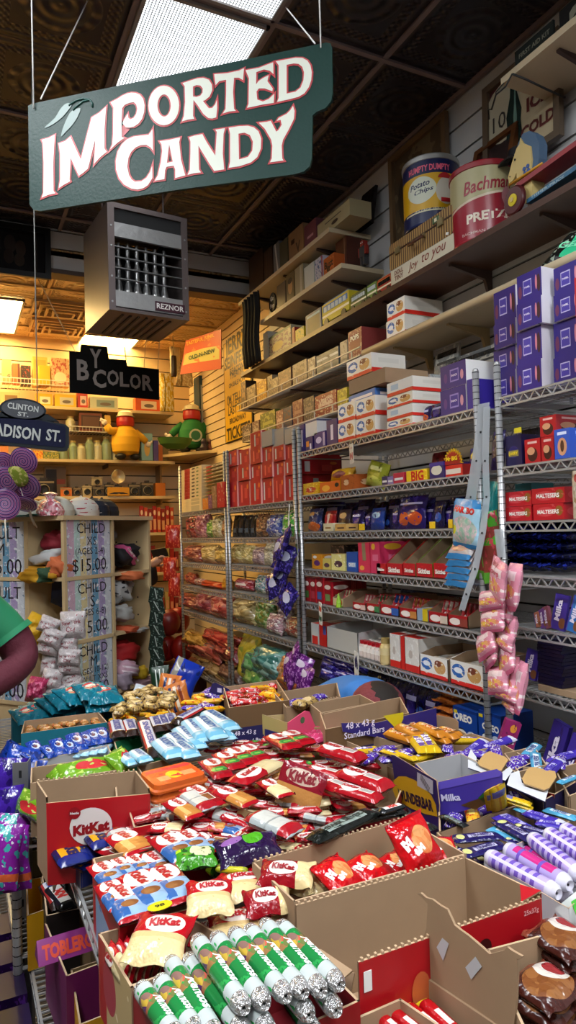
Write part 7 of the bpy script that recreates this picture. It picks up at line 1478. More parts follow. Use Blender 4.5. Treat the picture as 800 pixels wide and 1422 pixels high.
J={'pelvis':((bk.x+.02,bk.y+.42,.78),(.15,.13)),'waist':((bk.x+.02,bk.y+.25,.84),(.12,.10)),'chest':((bk.x,bk.y+.02,.87),(.125,.09)),'neckb':((hd.x+.02,hd.y+.12,.90),(.10,.085)),'neck':((hd.x,hd.y+.07,.895),.055),'head':((hd.x,hd.y-.02,hd.z-.06),(.085,.095)),'headt':((hd.x,hd.y-.09,hd.z-.10),(.06,.07)),'shR':((bk.x+.12,bk.y-.0,.83),.062),'elR':((bk.x+.16,bk.y-.04,.60),.052),'wrR':((bk.x+.12,bk.y-.18,.42),.034),'shL':((bk.x-.12,bk.y-.0,.83),.062),'elL':((bk.x-.14,bk.y-.06,.60),.052),'wrL':((bk.x-.04,bk.y-.2,.42),.034),'hipR':((bk.x+.11,bk.y+.44,.70),.10),'knR':((bk.x+.12,bk.y+.22,.42),.07),'anR':((bk.x+.12,bk.y+.38,.09),.048),'toR':((bk.x+.12,bk.y+.22,.04),.042),'hipL':((bk.x-.08,bk.y+.44,.70),.10),'knL':((bk.x-.09,bk.y+.22,.42),.07),'anL':((bk.x-.09,bk.y+.38,.09),.048),'toL':((bk.x-.09,bk.y+.22,.04),.042)}
Ed=[('pelvis','waist',BLT),('waist','chest',BLT),('chest','neckb',BLT),('neckb','neck',BLT),('neck','head',SKIN),('head','headt',SKIN),('chest','shR',BLT),('shR','elR',BLT),('elR','wrR',BLT),('chest','shL',BLT),('shL','elL',BLT),('elL','wrL',BLT)]+[(a,b_,m_)for a,b_,m_ in(('pelvis','hipR',TRS),('hipR','knR',TRS),('knR','anR',TRS),('anR','toR',SHOE),('pelvis','hipL',TRS),('hipL','knL',TRS),('knL','anL',TRS),('anL','toL',SHOE))]
pr=figure('person','person in a blue top and maroon cap bent low behind the boxes',J,Ed)
face_parts(pr,(hd.x,hd.y-.03,hd.z-.09),(0,-.8,-.6));hand(pr,J['wrR'][0],(-.2,-.4,-.8),(0,1,0));hand(pr,J['wrL'][0],(.2,-.4,-.8),(0,1,0),side=-1)
b=MB();b.sph((hd.x,hd.y,hd.z-.055),.095,mat('maroon_cap_knit',(.17,.025,.03),.8,bump=.3,bscale=60),seg=20,rings=12,sc=(1.12,1.15,.95));b.build('maroon_cap',pr)
h_=ad(219,781,5.6)
BLK=mat('black_coat',(.012,.012,.014),.8)
bx_=h_.x-.22;by_=h_.y+.22
J={'pelvis':((bx_,by_,.92),(.14,.11)),'waist':((bx_,by_,1.05),(.15,.12)),'chest':((bx_,by_,1.24),(.17,.12)),'neckb':((bx_,by_,1.38),(.09,.08)),'neck':((bx_,by_,1.43),.05),'head':((bx_,by_-.01,1.53),(.08,.09)),'headt':((bx_,by_-.01,1.60),(.06,.065)),'shR':((bx_+.16,by_-.02,1.32),.075),'elR':((bx_+.20,by_-.10,1.20),.06),'wrR':((h_.x-.05,h_.y,h_.z-.02),.036),'shL':((bx_-.16,by_,1.32),.075),'elL':((bx_-.22,by_-.02,1.08),.052),'wrL':((bx_-.2,by_-.12,.88),.034),'hipR':((bx_+.09,by_,.86),.095),'knR':((bx_+.1,by_-.02,.47),.066),'anR':((bx_+.1,by_,.1),.046),'toR':((bx_+.1,by_-.13,.04),.04),'hipL':((bx_-.09,by_,.86),.095),'knL':((bx_-.1,by_-.02,.47),.066),'anL':((bx_-.1,by_,.1),.046),'toL':((bx_-.1,by_-.13,.04),.04)}
Ed=[('pelvis','waist',BLK),('waist','chest',BLK),('chest','neckb',BLK),('neckb','neck',SKIN),('neck','head',SKIN),('head','headt',SKIN),('neckb','shR',BLK),('shR','elR',BLK),('elR','wrR',BLK),('neckb','shL',BLK),('shL','elL',BLK),('elL','wrL',BLK)]+[(a,b_,m_)for a,b_,m_ in(('pelvis','hipR',TRS),('hipR','knR',TRS),('knR','anR',TRS),('anR','toR',SHOE),('pelvis','hipL',TRS),('hipL','knL',TRS),('knL','anL',TRS),('anL','toL',SHOE))]
pr=figure('person','person in a dark coat beyond the cubby unit, one hand raised to a phone',J,Ed);face_parts(pr,(bx_,by_-.01,1.53),(.7,-.7,0));hand(pr,(h_.x-.06,h_.y,h_.z-.02),(.85,-.1,.5),(.3,.5,-.3),curl=.9);hand(pr,J['wrL'][0],(0,-.3,-.9),(0,1,0))
q=ad(232,766,5.55);b=MB();rbox(b,.075,.15,.009,BK,RX(0)@RX(math.pi/2)if False else I4,.01);b.build('phone',None,label='black phone in the raised hand beyond the cubby unit',cat='phone').matrix_local=T(q)@RZ(.3)@RY(1.2)@RX(1.2)
TZ=.775
def wtable(label,x0,x1,y0,y1,levels,xl=None):
 r=root('wire_display_table',label,'table',T(x0,y1,0)@RZ(-math.pi/2),'chrome wire display tables')
 w=y1-y0;d=x1-x0
 for x in(0,w):
  for y in(0,d):put(post_mesh(levels[0],'tpost%.2f'%levels[0]),'post',T(x,y,0),r)
 for k,z in enumerate(levels):
  off=0 if(k==0 or xl is None)else xl-x0
  put(wire_shelf_mesh(w,d-off,'tw%.2f%.2f'%(w,d-off)),'wire_shelf',T(0,off,z),r)
 return r
wtable('chrome wire table in front carrying red wafer boxes and green rolls',.25,1.42,.50,2.02,[TZ,.45,.12],.17)
wtable('chrome wire table at the back half of the candy display',.14,1.38,2.06,3.42,[TZ,.45,.12])
def q4(pts,z):return[az(x,y,z)for x,y in pts]
def tray(label,pts,zr,outer,inner=CARD,zb=TZ+.003,low=None,serr=(),group=None,th=.004,name='open_box',world=None,floor=True,cat='box',holes=()):
 """open box: rim corners BL, BR, FR, FL measured at rim height; outer = material or [back,right,front,left]; low = per wall lowered height fraction"""
 P=world or q4(pts,zr);r=None;outs=outer if isinstance(outer,(list,tuple))else[outer]*4;low=low or[1,1,1,1]
 c_=sum((V((p.x,p.y,0))for p in P),V())/4;b=MB()
 for k in range(4):
  a,e=P[k],P[(k+1)%4];a=V((a.x,a.y,0));e=V((e.x,e.y,0));d=(e-a).normalized();n=V((d.y,-d.x,0))
  if n.dot(c_-(a+e)/2)<0:n=-n
  h=(zr-zb)*low[k];z1=zb+h;L_=(e-a).length
  A,B_=a+V((0,0,zb)),e+V((0,0,zb));C_,D_=e+V((0,0,z1)),a+V((0,0,z1));o=n*th
  out=(A,B_,C_,D_);
  if(B_-A).cross(V((0,0,1))).dot(n)>0:out=(B_,A,D_,C_)
  b.quad(out[0],out[1],out[2],out[3],outs[k]);b.quad(A+o,B_+o,C_+o,D_+o,inner);b.quad(D_,C_,C_+o,D_+o,CARDE)
  if k in serr:
   n_=int(L_/.012)
   for i in range(n_):b.box((0,0,0),(.004,th*1.2,.005),CARDE,T(a+d*(L_*(i+.5)/n_)+V((0,0,z1+.002))+o*.5)@RZ(math.atan2(d.y,d.x)))
 if floor:b.add([V((p.x,p.y,zb))for p in P]+[V((p.x,p.y,zb+.003))for p in P],[(3,2,1,0),(4,5,6,7)],inner)
 o=b.build(name,None,label=label,cat=cat,group=group);return P
def board(label,pts,zs,m,back=None,th=.003,name='box_flap',cat='flap',deco=None):
 """flat cardboard piece with the given corner sight lines and heights"""
 P=[az(x,y,z)if not isinstance(z,V)else z for(x,y),z in zip(pts,zs)]
 n=(P[1]-P[0]).cross(P[-1]-P[0]).normalized();
 if n.dot(EYE-P[0])<0:n=-n
 b=MB();k=len(P);M=frame(P[0],P[1]-P[0],n.cross(P[1]-P[0]),n);Mi=M.inverted();L2=[((Mi@p).x,(Mi@p).y)for p in P]
 b.poly(L2,m,M,th,back or CARD)
 if deco:deco(b,M,L2)
 return b.build(name,None,label=label,cat=cat),M,L2
KRED=C('a80a18',.4);
KT=[('KitKat',.30,.5,.36,KRED,.12,.05,.15)]
def kk(key,c2='d8ccae',extra=(),L=.13,W=.05,H=.02,e=4.):
 return bar_mesh(key,DS('a30c1a',('r',.72,.5,.22,.5,c2),('e',.30,.5,.22,.40,'e4dcd8'),*extra,rough=.22,bump=.5),L,W,H,KT,e,rnd=.10)
K_RED=kk('k_red','8c1018',(('r',.70,.5,.14,.22,'d0ccc8'),('r',.70,.5,.125,.17,'7a4a2a')))
K_CHK=kk('k_chunky','a30c1a',(('r',.68,.5,.15,.18,'d8d4d0'),('r',.68,.5,.13,.12,'a8a4a0')),H=.028)
K_CRM=kk('k_cream','d6c496',(('n',4,.66,'c8b080'),))
K_ORG=kk('k_orange','b87a38',(('r',.7,.3,.2,.12,'d8a060'),))
K_BLU=kk('k_blue','8aa8c8',(('r',.72,.2,.2,.2,'2c5a9a'),('e',.68,.5,.09,.25,'7a4a2a')))
K_GRN=kk('k_green','8c0e1a',(('e',.72,.5,.12,.38,'2c8a3c'),('e',.72,.5,.05,.18,'7ab84a')))
m_=DS('9aa0a0',('r',.5,.5,.36,.36,'c0c0ba'),('r',.5,.5,.02,.5,'8a8e8e'),('r',.88,.5,.1,.5,'a01420'),('r',.06,.5,.1,.5,'a01420'),rough=.25,bump=.5);K_BCK=bar_mesh('k_back',m_,.13,.055,.024,rnd=.08)
for k_ in(K_RED,K_CHK,K_CRM,K_ORG,K_BLU,K_GRN,K_BCK):k_['L']=.13
WDK=C('2a1814',.3)
S_NK=bar_mesh('snick',DS('2a1612',('r',.5,.5,.36,.34,'c8c8d0'),('r',.5,.12,.36,.06,'a02a28'),rough=.25),.13,.038,.026,[('SNICKERS',.5,.5,.62,C('1c3a8c'),0,.05)],e=3);S_NK['L']=.13
BNT=bar_mesh('bount',DS('9cc8dc',('r',.45,.5,.34,.34,'d0e0e4'),('r',.85,.5,.1,.5,'6aaac8'),('n',4,.66,'e0ecee'),rough=.22),.14,.042,.028,[('BOUNTY',.45,.5,.58,C('1a5a9a'),0,.05)],e=3);BNT['L']=.14
MWY=bar_mesh('mway',DS('1a3f9c',('e',.5,.5,.2,.28,'b0c4e0'),('e',.5,.45,.12,.16,'5a3a4a'),('n',5,.58,'0f2c78'),('n',8,.64,'8aa8d8'),rough=.2,bump=.6),.11,.045,.024,e=3,rnd=.12);MWY['L']=.11
RLO=bar_mesh('rolo',DS('b8721c',('r',.5,.5,.3,.2,'c8501c'),('e',.25,.5,.1,.3,'d8b060'),('e',.78,.5,.1,.3,'7a4a1a'),rough=.22),.13,.03,.03,[('OlOIO',.5,.5,.5,C('e0b890'),0,.05)],e=2.2);RLO['L']=.13
CRN=bar_mesh('crunch',DS('c8a414',('r',.5,.5,.3,.2,'6a4a9a'),('n',5,.62,'e0cc50'),rough=.2,bump=.6),.12,.032,.02,[('BAR',.5,.5,.3,PW,0,.04)],e=3,rnd=.12);CRN['L']=.12
MLK=bar_mesh('milk',DS('3c2a9c',('r',.35,.5,.25,.22,'c0b8e8'),('n',4,.66,'241a68'),('r',.9,.5,.08,.5,'c8c8d8'),rough=.2,bump=.5),.14,.032,.02,[('Milka',.35,.5,.36,C('3c2a9c'),0,.04)],e=3,rnd=.1);MLK['L']=.14
NVY=bar_mesh('navy',DS('1c1650',('r',.55,.5,.25,.2,'b8b4d0'),('e',.15,.5,.08,.3,'c8c880'),('n',5,.62,'0e0c30'),rough=.2,bump=.6),.15,.034,.014,[('TIRAMISU',.55,.5,.42,C('2a2060'),0,.03)],e=3,rnd=.15);NVY['L']=.15
LBL=bar_mesh('ltblue',DS('4a9ac0',('r',.5,.5,.3,.25,'d8e4e8'),('n',5,.62,'2a5a9a'),rough=.2),.14,.032,.018,[('PAVESI',.5,.5,.4,C('1c3a7a'),0,.04)],e=3);LBL['L']=.14
YRK=bar_mesh('yrk',DS('10184a',('r',.5,.5,.34,.36,'d89a18'),('r',.88,.5,.1,.5,'14206a'),rough=.25),.12,.05,.018,[('YORKIE',.5,.5,.6,C('10184a'),0,.06)],e=4);YRK['L']=.12
LIC=bar_mesh('licor',DS('101412',('r',.5,.5,.3,.3,'8a9690'),('n',6,.6,'2c3430'),rough=.2,bump=.6),.2,.045,.02,[('DARK SILVER',.5,.5,.55,C('1a2420'),0,.03)],e=3,rnd=.1);LIC['L']=.2
TRN=bar_mesh('trinj',DS('14181c',('r',.5,.5,.35,.3,'d8d4d0'),rough=.2),.12,.04,.02,[('NN',.5,.5,.35,C('c02018'),0,.08)],e=3);TRN['L']=.12
CRL=bar_mesh('caral',DS('a8783c',('e',.5,.5,.3,.4,'d8b080'),('n',6,.58,'c8502c'),rough=.25,bump=.8),.05,.03,.02,e=2.2,rnd=.15);CRL['L']=.05
YLW=bar_mesh('yelwr',DS('d8a018',('n',5,.56,'c83a18'),('r',.5,.5,.2,.2,'e8d060'),rough=.22,bump=.8),.09,.035,.02,e=3,rnd=.15);YLW['L']=.09
REDW=bar_mesh('redwr',DS('b81c20',('n',5,.56,'d8c8c8'),('e',.5,.5,.2,.3,'d89aa0'),rough=.22,bump=.8),.09,.035,.02,e=3,rnd=.15);REDW['L']=.09
PNK=bar_mesh('pinkwr',DS('c83a6a',('n',5,.56,'e07aa0'),rough=.22,bump=.8),.10,.04,.02,e=3,rnd=.15);PNK['L']=.10
GLD=bar_mesh('goldwr',DS('a88a50',('n',6,.54,'3a2018'),('e',.5,.5,.25,.35,'d8c090'),rough=.3,bump=.8),.07,.035,.022,e=2.4,rnd=.15);GLD['L']=.07
PURW=bar_mesh('purwr',DS('4a2a9c',('n',6,.56,'c8c4dc'),('n',9,.64,'d8cc50'),rough=.2,bump=.8),.09,.035,.02,e=3,rnd=.15);PURW['L']=.09
def kindname(me):
 n=me.name
 return 'wafer_bar' if n.startswith('k_')else('wrapped_sweet' if n[:4]in('cara','yelw','redw','pink','gold','purw')else('chocolate_roll' if n.startswith('rolo')else 'chocolate_bar'))
def bar(me,x1,y1,x2,y2,z,label,z2=None,sc=None,roll=0.,ws=1.,group=None,cat='candy bar',name='candy_bar',up=None):
 a=az(x1,y1,z);c_=az(x2,y2,z if z2 is None else z2);d=c_-a;s=d.length/me['L']
 s2=sc or max(.5,min(1.25,s*1.05));upv=V(up)if up else V((0,0,1))
 y=upv.cross(d);M=frame((a+c_)/2,d,y)@RX(roll)@SCL(s,s2*ws,s2)
 return put(me,name if name!='candy_bar' else kindname(me),M,None,label,cat,group)
def inside(p,poly):
 r=False;n=len(poly)
 for i in range(n):
  a,c_=poly[i],poly[(i+1)%n]
  if(a[1]>p[1])!=(c_[1]>p[1])and p[0]<(c_[0]-a[0])*(p[1]-a[1])/(c_[1]-a[1])+a[0]:r=not r
 return r
def scatter(poly,z,kinds,ang,jit,sp_,desc,group,seed=0,dz=.02,sc=1.,tilt=.15,name='candy_bar',cat='candy bar',layers=1,where='',maxn=60,zj=.0):
 """loose pile: spaced spots inside a table region; labelled by row and place"""
 rg=random.Random(seed);W_=[az(x,y,z)for x,y in poly];W2=[(p.x,p.y)for p in W_];x0,x1=min(p[0]for p in W2),max(p[0]for p in W2);y0,y1=min(p[1]for p in W2),max(p[1]for p in W2)
 spots=[]
 for L_ in range(layers):
  cur=[]
  for _ in range(1500):
   p=(rg.uniform(x0,x1),rg.uniform(y0,y1))
   if not inside(p,W2):continue
   if all((p[0]-q[0])**2+(p[1]-q[1])**2>sp_**2 for q in cur):cur.append(p)
   if len(cur)>=maxn:break
  spots+=[(p[0],p[1],z+dz*(L_-layers+1)+rg.uniform(-zj,zj))for p in cur]
 dep=[((V(s)-EYE).dot(CF),(V(s)-EYE).dot(CR)/((V(s)-EYE).dot(CF)),s)for s in spots];dep.sort(key=lambda t_:-t_[0]);nr=max(1,int(round(math.sqrt(len(dep)/2.2))));per=math.ceil(len(dep)/nr);rows_=[sorted(dep[i*per:(i+1)*per],key=lambda t_:t_[1])for i in range(nr)];rows_=[r for r in rows_ if r]
 for ri,rw in enumerate(rows_):
  for ci,(_,_,s)in enumerate(rw):
   k=rg.randrange(len(kinds));me,nm=kinds[k]
   M=T(s)@RZ(ang+rg.uniform(-jit,jit))@RY(rg.uniform(-tilt,tilt))@RX(rg.uniform(-tilt,tilt)*1.5)@SCL(sc,sc,sc)
   rown='back row' if ri==0 else('front row' if ri==len(rows_)-1 else ORD[ri]+' row')
   if len(rows_)==1:rown='only row'
   put(me,kindname(me),M,None,'%s %s, %s, %s'%(nm,where,rown,nth(ci,len(rw))or 'alone'),cat,group)
TLB=DS('0f6a80',('e',.45,.55,.26,.16,'b83a3a'),('e',.45,.55,.18,.09,'d8c8c0'),('n',6,.60,'1a8a9c'),('r',.5,.5,.5,.02,'0a5064'),rough=.2,bump=.7);tb=bag_mesh('tealbag',TLB,.20,.15,.06,seed=1)
for k,(px,py,z,rz,s)in enumerate(sorted(((40,994,.90,.3,.8),(55,988,.905,.5,.8),(68,984,.91,.4,.85),(80,978,.93,.5,.9),(92,972,.95,.4,.9),(104,966,.965,.5,.9),(118,966,.96,.3,.9),(128,960,.985,.2,.85),(143,965,.97,.1,.9),(140,975,.94,.1,.95),(126,983,.90,.1,.95),(143,984,.90,.0,.95),(108,984,.90,.2,.95)))):
 put(tb,'candy_bag',T(az(px,py,z))@RZ(rz)@RX(.35)@RY(.1)@SCL(s*.8,s,.8),None,'teal candy bag with a red badge, back left pile, %s'%nth(k,13),'candy bag','teal candy bags piled at the back left')
TEALC=C('12697c',.5)
tray('teal cardboard box behind the teal bags at the table back left',[(15,990),(60,972),(150,960),(150,985)],.90,TEALC)
tray('open teal box of small caramels with brown inside at the back left',[(34,1001),(137,989),(149,1003),(29,1019)],.92,TEALC,serr=())
scatter([(40,1006),(135,993),(142,1003),(38,1017)],.893,[(CRL,'small caramel sweet')],.4,1.5,.035,'','small caramels in the teal box',1,sc=.9,where='in the open teal box',maxn=26)
tray('low dark box of blue bars before the teal box',[(20,1035),(150,1012),(156,1036),(20,1062)],.86,C('0c2060'))
BL7=[(44,1030,55,1050),(60,1036,74,1052),(77,1027,86,1048),(92,1028,102,1046),(101,1020,112,1042),(113,1018,125,1036),(126,1014,134,1034),(30,1046,46,1056),(137,1012,147,1032)]
for k,(x1,y1,x2,y2)in enumerate(sorted(BL7,key=lambda t_:t_[0])):bar(MWY,x1,y1,x2,y2,.925,'blue wrapped bar standing before the teal box, %s'%nth(k,len(BL7)),z2=.90,ws=1.15,group='blue wrapped bars before the teal box')
bb=bag_mesh('bluebag',DS('123a9c',('n',6,.58,'0a2468'),('e',.5,.65,.2,.12,'b0b8d0'),rough=.18,bump=.6),.16,.2,.06,seed=1)
for k,(px,py,w,h,rl)in enumerate(((26,1072,.12,.15,.3),(34,1092,.11,.16,.1),(22,1055,.13,.10,.5))):put(bb,'candy_bag',T(az(px,py,.86-.03*k))@RZ(-.5)@RY(rl)@RX(1.2)@SCL(w/.16,h/.2,.9),None,'royal blue bag hanging over the table edge at the left, %s'%nth(k,3,'front'),'candy bag')
GRC=mat('grey_card',(.38,.38,.38),.6)
tray('shallow grey cardboard box of pale blue bars at the left',[(50,1056),(150,1034),(157,1050),(46,1072)],.90,GRC,GRC)
for k in range(4):bar(BNT,104+12*k,1052-2*k,118+12*k,1040-2*k,.885,'pale blue bar in the shallow grey box, %s'%nth(k,4),group='pale blue bars in the shallow grey box')
tray('brown cardboard box holding a green candy bag at the left',[(43,1066),(165,1048),(172,1068),(42,1088)],.925,CARD)
gb2=bag_mesh('limebag',DS('6a9a20',('e',.6,.5,.3,.2,'c02a30'),('n',6,.6,'b0c860'),rough=.2),.16,.1,.05,seed=0)
put(gb2,'candy_bag',T(az(120,1072,.92))@RZ(.05)@RX(.4)@SCL(1.,1.,1),None,'green bag with a red print lying in the brown box at the left','candy bag');put(gb2,'candy_bag',T(az(88,1077,.91))@RZ(.3)@SCL(.5,.7,1),None,'small green bag corner at the left of the brown box','candy bag')
put(gb2,'candy_bag',T(az(168,1057,.935))@RZ(.8)@RX(.7)@SCL(.6,.8,1),None,'lime green bag beside the pale blue bars','candy bag');put(gb2,'candy_bag',T(az(46,1120,.85))@RZ(-1.2)@RX(1.2)@SCL(1.,.7,1),None,'green bag squeezed at the left side of the big wafer box','candy bag')
RFR=BX('a80c18')
Pk=tray('large brown cardboard box with a red front panel reading KitKat',[(50,1085),(189,1070),(208,1094),(64,1107)],.985,[CARD,CARD,RFR,CARD],serr=(0,),low=[1,1,.93,1])
def face_frame(a,c_,z0,h):
 a=V((a.x,a.y,z0));c_=V((c_.x,c_.y,z0));d=c_-a;n=d.cross(V((0,0,1)));return frame(a,d,(0,0,1),n),d.length
FM,fw=face_frame(Pk[3],az(157,1099,.985),TZ,.2);nrm=1 if(FM.to_3x3()@V((0,0,1))).dot(EYE-Pk[3])>0 else-1
b=MB();hh_=.21*.93
b.poly([(fw*.66+fw*.32*math.cos(2*math.pi*k/28),hh_*.68+.044*math.sin(2*math.pi*k/28))for k in range(28)],C('d8d0cc',.5),FM@T(0,0,.002*nrm))
b.text('KitKat',C('8c0c18',.5),FM@T(fw*.66,hh_*.66,.003*nrm)@RZ(.10),w=fw*.56,bold=.06,shear=.12);b.poly([(fw*.42+fw*.09*math.cos(2*math.pi*k/18),hh_*.86+.014*math.sin(2*math.pi*k/18))for k in range(18)],C('8c0c18',.5),FM@T(0,0,.0035*nrm));b.text('Nestle',WHITE,FM@T(fw*.42,hh_*.86,.0045*nrm),w=fw*.13,bold=.03)
b.build('printed_logo',None,label='oval white and red logo printed on the front of the large brown wafer box',cat='logo')if False else None
lo=b.build('printed_logo',bpy.data.objects['open_box.%03d'%4]if False else[o for o in COL.objects if o.get('label','').startswith('large brown cardboard box with a red front')][0])
tray('folded brown cardboard divider box right of the red logo panel',[(160,1092),(207,1086),(209,1114),(162,1118)],.95,CARD,serr=(0,))
tray('small red wafer tray holding beige packs behind the logo box',[(178,1124),(226,1118),(236,1140),(186,1150)],.93,KRED,KRED,serr=(0,))
tray('brown box of gold wrapped sweets at the back of the table',[(156,990),(226,972),(238,990),(160,1010)],.92,CARD)
scatter([(160,992),(224,976),(232,992),(165,1006)],.905,[(YLW,'golden wrapped sweet')],.5,1.5,.05,'','golden sweets in the back brown box',3,where='in the back brown box',maxn=14,sc=.8)
scatter([(156,975),(206,955),(240,962),(235,978),(165,990)],.93,[(GLD,'brown and gold wrapped sweet')],.5,1.5,.055,'','brown and gold sweets at the table far end',4,where='at the far table end',maxn=22,sc=1.1)
sn=[(160,1003,166,1024),(178,1002,186,1022),(214,998,222,1016),(224,996,232,1014),(234,994,242,1012)]
tray('dark low tray under the dark brown bars',[(154,1003),(242,990),(250,1010),(160,1030)],.88,C('1c1210'))
for k,(x1,y1,x2,y2)in enumerate(sorted(sn,key=lambda t_:t_[0])):bar(S_NK,x1,y1,x2,y2,.925,'dark brown bar with a blue lettered white band, %s in its row'%nth(k,5),ws=1.3,group='dark brown bars in a row')
bar(S_NK,198,1000,216,1052,.955,'dark brown bar lying across the green tray',z2=.925,ws=1.1);bar(S_NK,243,1006,281,985,.955,'white-banded dark bar reading SNICKERS upside down beside the pale blue bars',sc=1.35,z2=.965)
tray('green cardboard tray between the dark brown and pale blue bars',[(158,1030),(200,1018),(240,1020),(165,1052)],.91,C('14603c',.5),C('14603c',.5))
bt_=[(168,1048,188,1062),(186,1044,204,1058),(222,1030,246,1052),(236,1022,262,1046),(250,1012,276,1040),(262,1002,286,1030),(276,998,306,1026),(286,990,324,1014),(282,1004,318,1028),(246,1034,268,1052),(226,1046,246,1058)]
for k,(x1,y1,x2,y2)in enumerate(sorted(bt_,key=lambda t_:t_[0])):bar(BNT,x1,y1,x2,y2,.945+.012*(k%3),'pale blue bar in the pile right of the dark brown bars, %s'%nth(k,len(bt_)),ws=1.25,group='pale blue bars in the back pile')
bt=bag_mesh('stripebag',DS('c8702a',('r',.3,.5,.06,.4,'1c2c5a'),('r',.5,.5,.06,.4,'d8c8b0'),('r',.7,.5,.06,.4,'7a3018'),rough=.25),.16,.2,.05,seed=0)
for k,(px,py,w,h,rl,d)in enumerate(((233,962,.10,.17,.2,3.2),(247,970,.11,.14,-.3,3.1))):put(bt,'candy_bag',T(ad(px,py,d))@RZ(-.4)@RY(rl)@RX(1.4)@SCL(w/.16,h/.2,1),None,'orange bag with dark stripes standing at the table back, %s one'%('left','right')[k],'candy bag')
put(bag_mesh('bigblue',DS('16309c',('n',4,.6,'0c1c60'),('r',.15,.5,.1,.5,'8a8478'),rough=.2),.16,.2,.06,seed=2),'candy_bag',T(ad(252,948,3.3))@RZ(-.4)@RY(.45)@RX(1.3)@SCL(.9,1.1,1),None,'large royal blue bag standing at the table back','candy bag')
put(bag_mesh('twgreen',DS('14301c',('r',.3,.6,.03,.3,'c8d0c8'),('r',.5,.6,.03,.3,'c8d0c8'),('r',.7,.6,.03,.3,'c8d0c8')),.16,.2,.03,seed=1),'candy_bag',T(ad(223,945,3.4))@RZ(-.3)@RY(-.1)@RX(1.4)@SCL(.6,.7,1),None,'dark green bag with white bars at the table back','candy bag')
b=MB();b.box((0,0,0),(.09,.004,.07),C('8a949c',.3),front=DS('9aa4ac',('r',.5,.55,.3,.25,'c0c8cc'),bump=0));b.build('clear_packet',None,label='small clear packet with a white label among the gold sweets',cat='packet').matrix_local=T(ad(198,962,3.2))@RZ(-.4)@RX(-.6)@RY(.3)
scatter([(262,968),(292,958),(300,985),(262,992)],.95,[(PURW,'purple and white wrapped sweet'),(YLW,'yellow wrapped sweet')],.5,1.5,.05,'','mixed purple and yellow sweets at the back',5,where='behind the purple arrow flap',maxn=12)
PUR=C('1c1650',.5)
def band(o_lab,P,zr,zb,col,texts=(),frac=.5,k=2,split=None):
 pass
bandF=BX('5a422a',('r',.5,.22,.5,.28,'1c1650'))
CRD_B=DS('6a4e30',('r',.5,.42,.5,.22,'1a1450'),bump=0,rough=.7)
Pq=tray('brown box with a purple band reading 48 x 43 g, left one',[(310,954),(384,944),(402,972),(318,983)],.985,[CARD,CARD,CRD_B,CRD_B])
def face_text(P,k0,k1,z0,lines,label=None):
 FM,fw=face_frame(P[k0],P[k1],z0,0);nr=1 if(FM.to_3x3()@V((0,0,1))).dot(EYE-P[k0])>0 else-1;b=MB()
 for s,u,z,w_,m_ in lines:b.text(s,m_,FM@T(u*fw,z,.0015*nr),w=w_*fw,bold=.01)
 return b
o_=face_text(Pq,3,2,TZ,[('48 x 43 g',.25,.115,.35,PW),('Standard Bars',.32,.085,.5,PW)]).build('printed_text',[o for o in COL.objects if '48 x 43 g, left one' in o.get('label','')][0])
scatter([(318,962),(378,952),(392,966),(325,978)],.965,[(REDW,'red and white wrapped sweet'),(YLW,'yellow and red wrapped sweet')],.3,1.5,.05,'','red and yellow sweets in the banded box',6,where='in the left purple-banded box',maxn=26,layers=2)
def fl(label,pts,d,m_,name='box_flap',back=None,deco=None,th=.003,parent=None):
 """upright cardboard piece facing the aisle: outline on a vertical plane through two sight points"""
 (x1,y1,d1),(x2,y2,d2)=d;A=ad(x1,y1,d1);B_=ad(x2,y2,d2);e=V((B_.x-A.x,B_.y-A.y,0)).normalized();n=e.cross(V((0,0,1)));M=frame(A,e,(0,0,1));Mi=M.inverted()
 L2=[]
 for px,py in pts:q=Mi@on_plane(px,py,tuple(n),n.dot(A));L2.append((q.x,q.y))
 nr=1 if(M.to_3x3()@V((0,0,1))).dot(EYE-A)>0 else-1
 b=MB();b.poly(L2,m_,M,th*nr,back or CARD)
 f=lambda px,py:(lambda q:(q.x,q.y))(Mi@on_plane(px,py,tuple(n),n.dot(A)))
 if deco:deco(b,M@T(0,0,.001*nr),f)
 return b.build(name,None,label=label,cat='flap')
def dec_arrow(b,M,f):
 b.poly([f(*p)for p in((302,965),(305,965),(304,975),(306,976),(302,982),(299,975),(301,975))],C('b8b4cc'),M)
 for x,y in((302,955),(310,959)):b.poly([f(*p)for p in((x,y),(x+6,y+1),(x+6,y+7),(x,y+6))],C('c0bcd0'),M)
 b.poly([f(*p)for p in((286,980),(293,972),(296,980),(293,986))],C('a8a4b4'),M);b.poly([f(*p)for p in((311,988),(316,977),(320,979),(320,990),(313,994))],C('a8a4b4'),M);b.poly([f(*p)for p in((293,991),(305,994),(305,999),(293,997))],C('c8c020'),M)
fl('dark purple flap with a white arrow at the back of the table',[(295,949),(300,948),(318,957),(321,962),(320,1000),(284,990),(286,975)],((286,990,2.75),(320,1000,2.7)),PUR,deco=dec_arrow)
tray('large plain brown box, farthest at the centre back',[(380,962),(468,948),(473,968),(398,983)],.975,CARD,serr=(2,))
tray('long plain brown box behind the bent person side',[(430,977),(500,964),(522,976),(448,992)],.985,CARD)
Pq=tray('brown box with a purple band reading 48 x 43 g, right one',[(444,990),(556,968),(568,990),(452,1013)],.985,[CARD,CARD,CRD_B,CARD])
face_text(Pq,3,2,TZ,[('48 x 43 g',.33,.115,.25,PW),('Standard Bars',.4,.08,.34,PW)]).build('printed_text',[o for o in COL.objects if '48 x 43 g, right one' in o.get('label','')][0])
PUR2=BX('2c2270')
